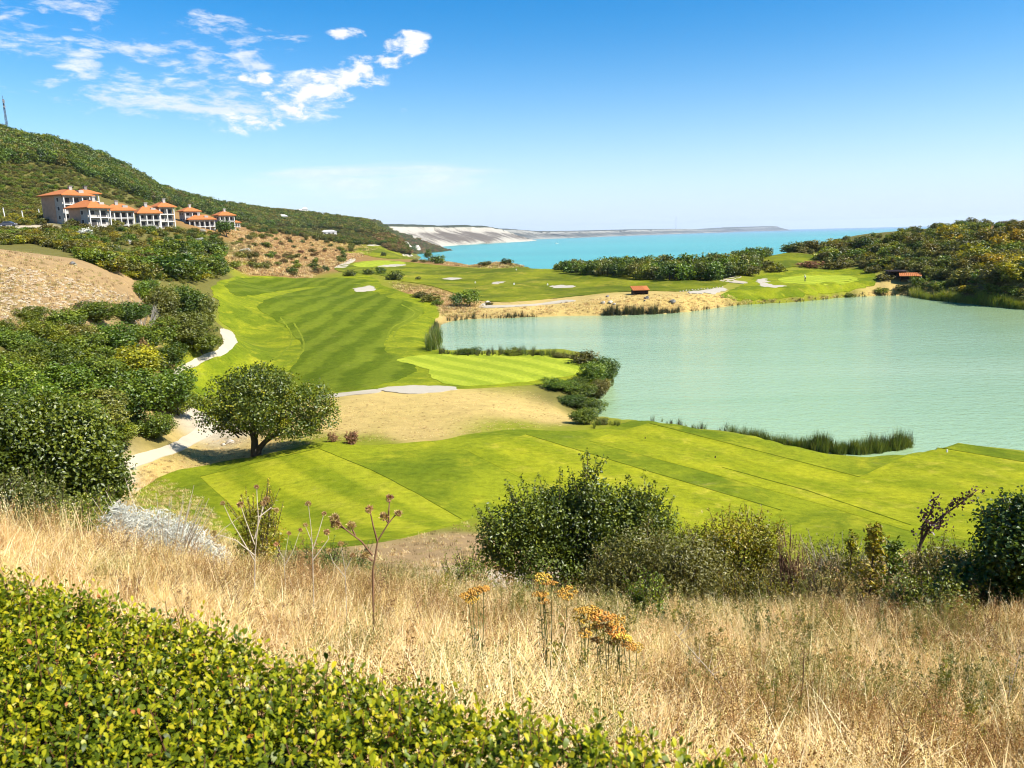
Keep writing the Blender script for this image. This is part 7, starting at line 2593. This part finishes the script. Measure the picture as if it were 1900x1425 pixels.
LV, LF = hedge_leaf()
hedge = tag(link('hedge', None, loc=(0, .6, 16.3)), 'clipped evergreen hedge with glossy rounded leaves filling the near corner', 'hedge')
hb = np.random.default_rng(2024)
ex = np.array(EDGE)
NS = 21000
t = np.where(hb.random(NS) < .16, hb.uniform(0, .45, NS), hb.uniform(.36, 1, NS))
seg = np.concatenate([[0], np.cumsum(np.hypot(*np.diff(ex, axis=0).T))])
tx = np.interp(t * seg[-1], seg, ex[:, 0])
ty = np.interp(t * seg[-1], seg, ex[:, 1])
dep = hb.uniform(0, 1, NS) * 1.2
tang = (ex[-1] - ex[0]) / np.linalg.norm(ex[-1] - ex[0])
nrm = np.array([tang[1], -tang[0]])
if nrm[1] > 0:
    nrm = -nrm
sx, sy = tx + nrm[0] * dep, ty + nrm[1] * dep
dcam = np.hypot(sx, sy)
top = HEDGE_Z + .035 * fbm(sx * 3.2, sy * 3.2, 3, 8) - .015 * np.clip(1 - dep / .08, 0, 1) ** 2 + .02 + .035 * np.clip((sx + .5) / .8, 0, 1)
tall = hb.random(NS) < .008
Mx, vv, keyd = [], [], []
stems = MB()
for i in range(NS):
    if dcam[i] < .75 or sy[i] < .25:
        continue
    n_ = hb.integers(5, 9)
    lean = np.array([hb.normal(0, .22), hb.normal(0, .22) + .12, 1.0])
    lean /= np.linalg.norm(lean)
    Ls = hb.uniform(.04, .075) + (.04 if tall[i] else 0)
    b0 = np.array([sx[i], sy[i], top[i] - .058 + (.02 if tall[i] else 0) + hb.normal(0, .012)])
    young = hb.random() < .55
    ph = hb.uniform(0, 6.28)
    for j in range(n_):
        tt = (j + .6) / n_
        p = b0 + lean * Ls * tt
        a = ph + j * 2.4
        elv = np.radians(hb.normal(18 + 42 * tt ** 2, 16))
        d = np.array([math.cos(a) * math.cos(elv), math.sin(a) * math.cos(elv), math.sin(elv)])
        side = np.cross([0, 0, 1.0], d)
        side /= np.linalg.norm(side)
        up_ = np.cross(d, side)
        ro = hb.normal(0, .45)
        s2 = side * math.cos(ro) + up_ * math.sin(ro)
        u2 = np.cross(d, s2)
        L = hb.uniform(.0125, .0195) * (1.0 if tt < .6 else .75)
        M4 = np.eye(4)
        M4[:3, 0], M4[:3, 1], M4[:3, 2], M4[:3, 3] = d * L, s2 * L * .95, u2 * L, p
        Mx.append(M4)
        if young and tt > .45:
            val = hb.uniform(.66, .93)
        else:
            val = float(np.clip(hb.normal(.41, .17), .02, .64))
        if hb.random() < .008:
            val = 1.0
        vv.append(val)
        keyd.append(dcam[i] - tt * .25)
    for j in range(2):
        p = np.array([sx[i] + hb.normal(0, .03), sy[i] + hb.normal(0, .03), top[i] - hb.uniform(.03, .12)])
        d = unit(hb.normal(size=3) + [0, 0, .2])
        s2 = unit(np.cross(d, [hb.normal(0, .4), hb.normal(0, .4), 1.0]))
        L = hb.uniform(.016, .023)
        M4 = np.eye(4)
        M4[:3, 0], M4[:3, 1], M4[:3, 2], M4[:3, 3] = d * L, s2 * L, np.cross(d, s2) * L, p
        Mx.append(M4)
        vv.append(float(np.clip(hb.normal(.3, .15), .02, .6)))
        keyd.append(50.0)
    if i % 7 == 0 or tall[i]:
        q = b0 - lean * .10
        stems.tube([q, b0, b0 + lean * Ls], [.0013, .0011, .0007], 3, cap=False)
# sparse leaves down the far face, seen only from the side
for i in range(2600):
    tt = hb.random()
    p = np.array([np.interp(tt * seg[-1], seg, ex[:, 0]), np.interp(tt * seg[-1], seg, ex[:, 1]), HEDGE_Z - .04 - hb.random() ** 1.2 * .8])
    p[:2] += nrm * hb.uniform(-.02, .10)
    d = unit(hb.normal(size=3) - np.append(nrm, 0) * .8)
    s2 = unit(np.cross(d, hb.normal(size=3)))
    L = hb.uniform(.02, .03)
    M4 = np.eye(4)
    M4[:3, 0], M4[:3, 1], M4[:3, 2], M4[:3, 3] = d * L, s2 * L, np.cross(d, s2) * L, p
    Mx.append(M4)
    vv.append(float(np.clip(hb.normal(.3, .15), 0, .6)))
    keyd.append(99)
Mx, vv, keyd = np.array(Mx), np.array(vv), np.array(keyd)
qx, qy = project(Mx[:, 0, 3], Mx[:, 1, 3], Mx[:, 2, 3])
inside = (qx > 10) & (qx < 1890) & (qy > 900) & (qy < 1415)
order = np.argsort(np.where(inside, keyd, 1e3))
single = order[:300]
rest = np.setdiff1d(np.arange(len(vv)), single)
LV2 = np.array([(0, 0, 0), (.40, .23, .02), (.40, -.23, .02), (.78, .25, .03), (.78, -.25, .03), (1, 0, -.08)], float)
LF2 = np.array([(0, 2, 1), (1, 2, 4), (1, 4, 3), (3, 4, 5)])
VB = np.einsum('nij,kj->nki', Mx[rest][:, :3, :3], LV2) + Mx[rest][:, None, :3, 3]
FB = (np.arange(len(rest))[:, None, None] * len(LV2) + LF2[None]).reshape(-1, 3)
hm = mesh_np('foliage', VB.reshape(-1, 3) - np.array([0, .6, 16.3]), FB, [MAT['hedge']], {'v': np.repeat(vv[rest], len(LV2))}, smooth=True)
tag(link('foliage', hm, hedge), kind='stuff')
LM = {}
for i in single:
    q = round(float(vv[i]) * 20) / 20
    if q not in LM:
        LM[q] = mesh_np('leaf', LV, LF, [MAT['hedge']], {'v': np.full(len(LV), q)}, smooth=True)
    o = link('leaf', LM[q], hedge)
    o.matrix_local = Matrix.Translation((0, -.6, -16.3)) @ Matrix(Mx[i].tolist())
stems.V = [(a, b - .6, c - 16.3) for a, b, c in stems.V]
tag(stems.build('twigs', MAT['twig_red'], hedge), kind='stuff')
m = MB()          # solid woody core; its near-black colour paints the hedge's inner shade
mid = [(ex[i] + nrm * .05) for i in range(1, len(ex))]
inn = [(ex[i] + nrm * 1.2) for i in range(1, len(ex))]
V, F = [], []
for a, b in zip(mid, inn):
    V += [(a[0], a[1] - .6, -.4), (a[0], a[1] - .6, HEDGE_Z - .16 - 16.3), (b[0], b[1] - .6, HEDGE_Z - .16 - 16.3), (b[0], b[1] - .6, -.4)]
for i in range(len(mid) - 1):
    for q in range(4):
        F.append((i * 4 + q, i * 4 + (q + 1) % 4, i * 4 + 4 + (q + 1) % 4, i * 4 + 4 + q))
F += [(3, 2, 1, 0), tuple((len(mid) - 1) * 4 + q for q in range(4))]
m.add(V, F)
m.build('branches', MAT['hedge_core_shade'], hedge)

# ------------------------------------------------------------------ haze over the sea and the far coast
hm_ = bpy.data.materials.new('haze')
hm_.use_nodes = True
ht = NT(hm_.node_tree)
for n in list(hm_.node_tree.nodes):
    hm_.node_tree.nodes.remove(n)
pv = ht.n('ShaderNodeVolumePrincipled')
pv.inputs['Color'].default_value = (.80, .90, 1.0, 1)
pv.inputs['Density'].default_value = 3.2e-5
pv.inputs['Anisotropy'].default_value = 0.1
ho = ht.n('ShaderNodeOutputMaterial')
ht.link(pv.outputs[0], ho.inputs['Volume'])
m = MB()
m.box(-34000, -5000, -90, 34000, 34000, 300)
tag(m.build('haze', hm_), 'thin pale haze over the sea and the far coast', kind='stuff')
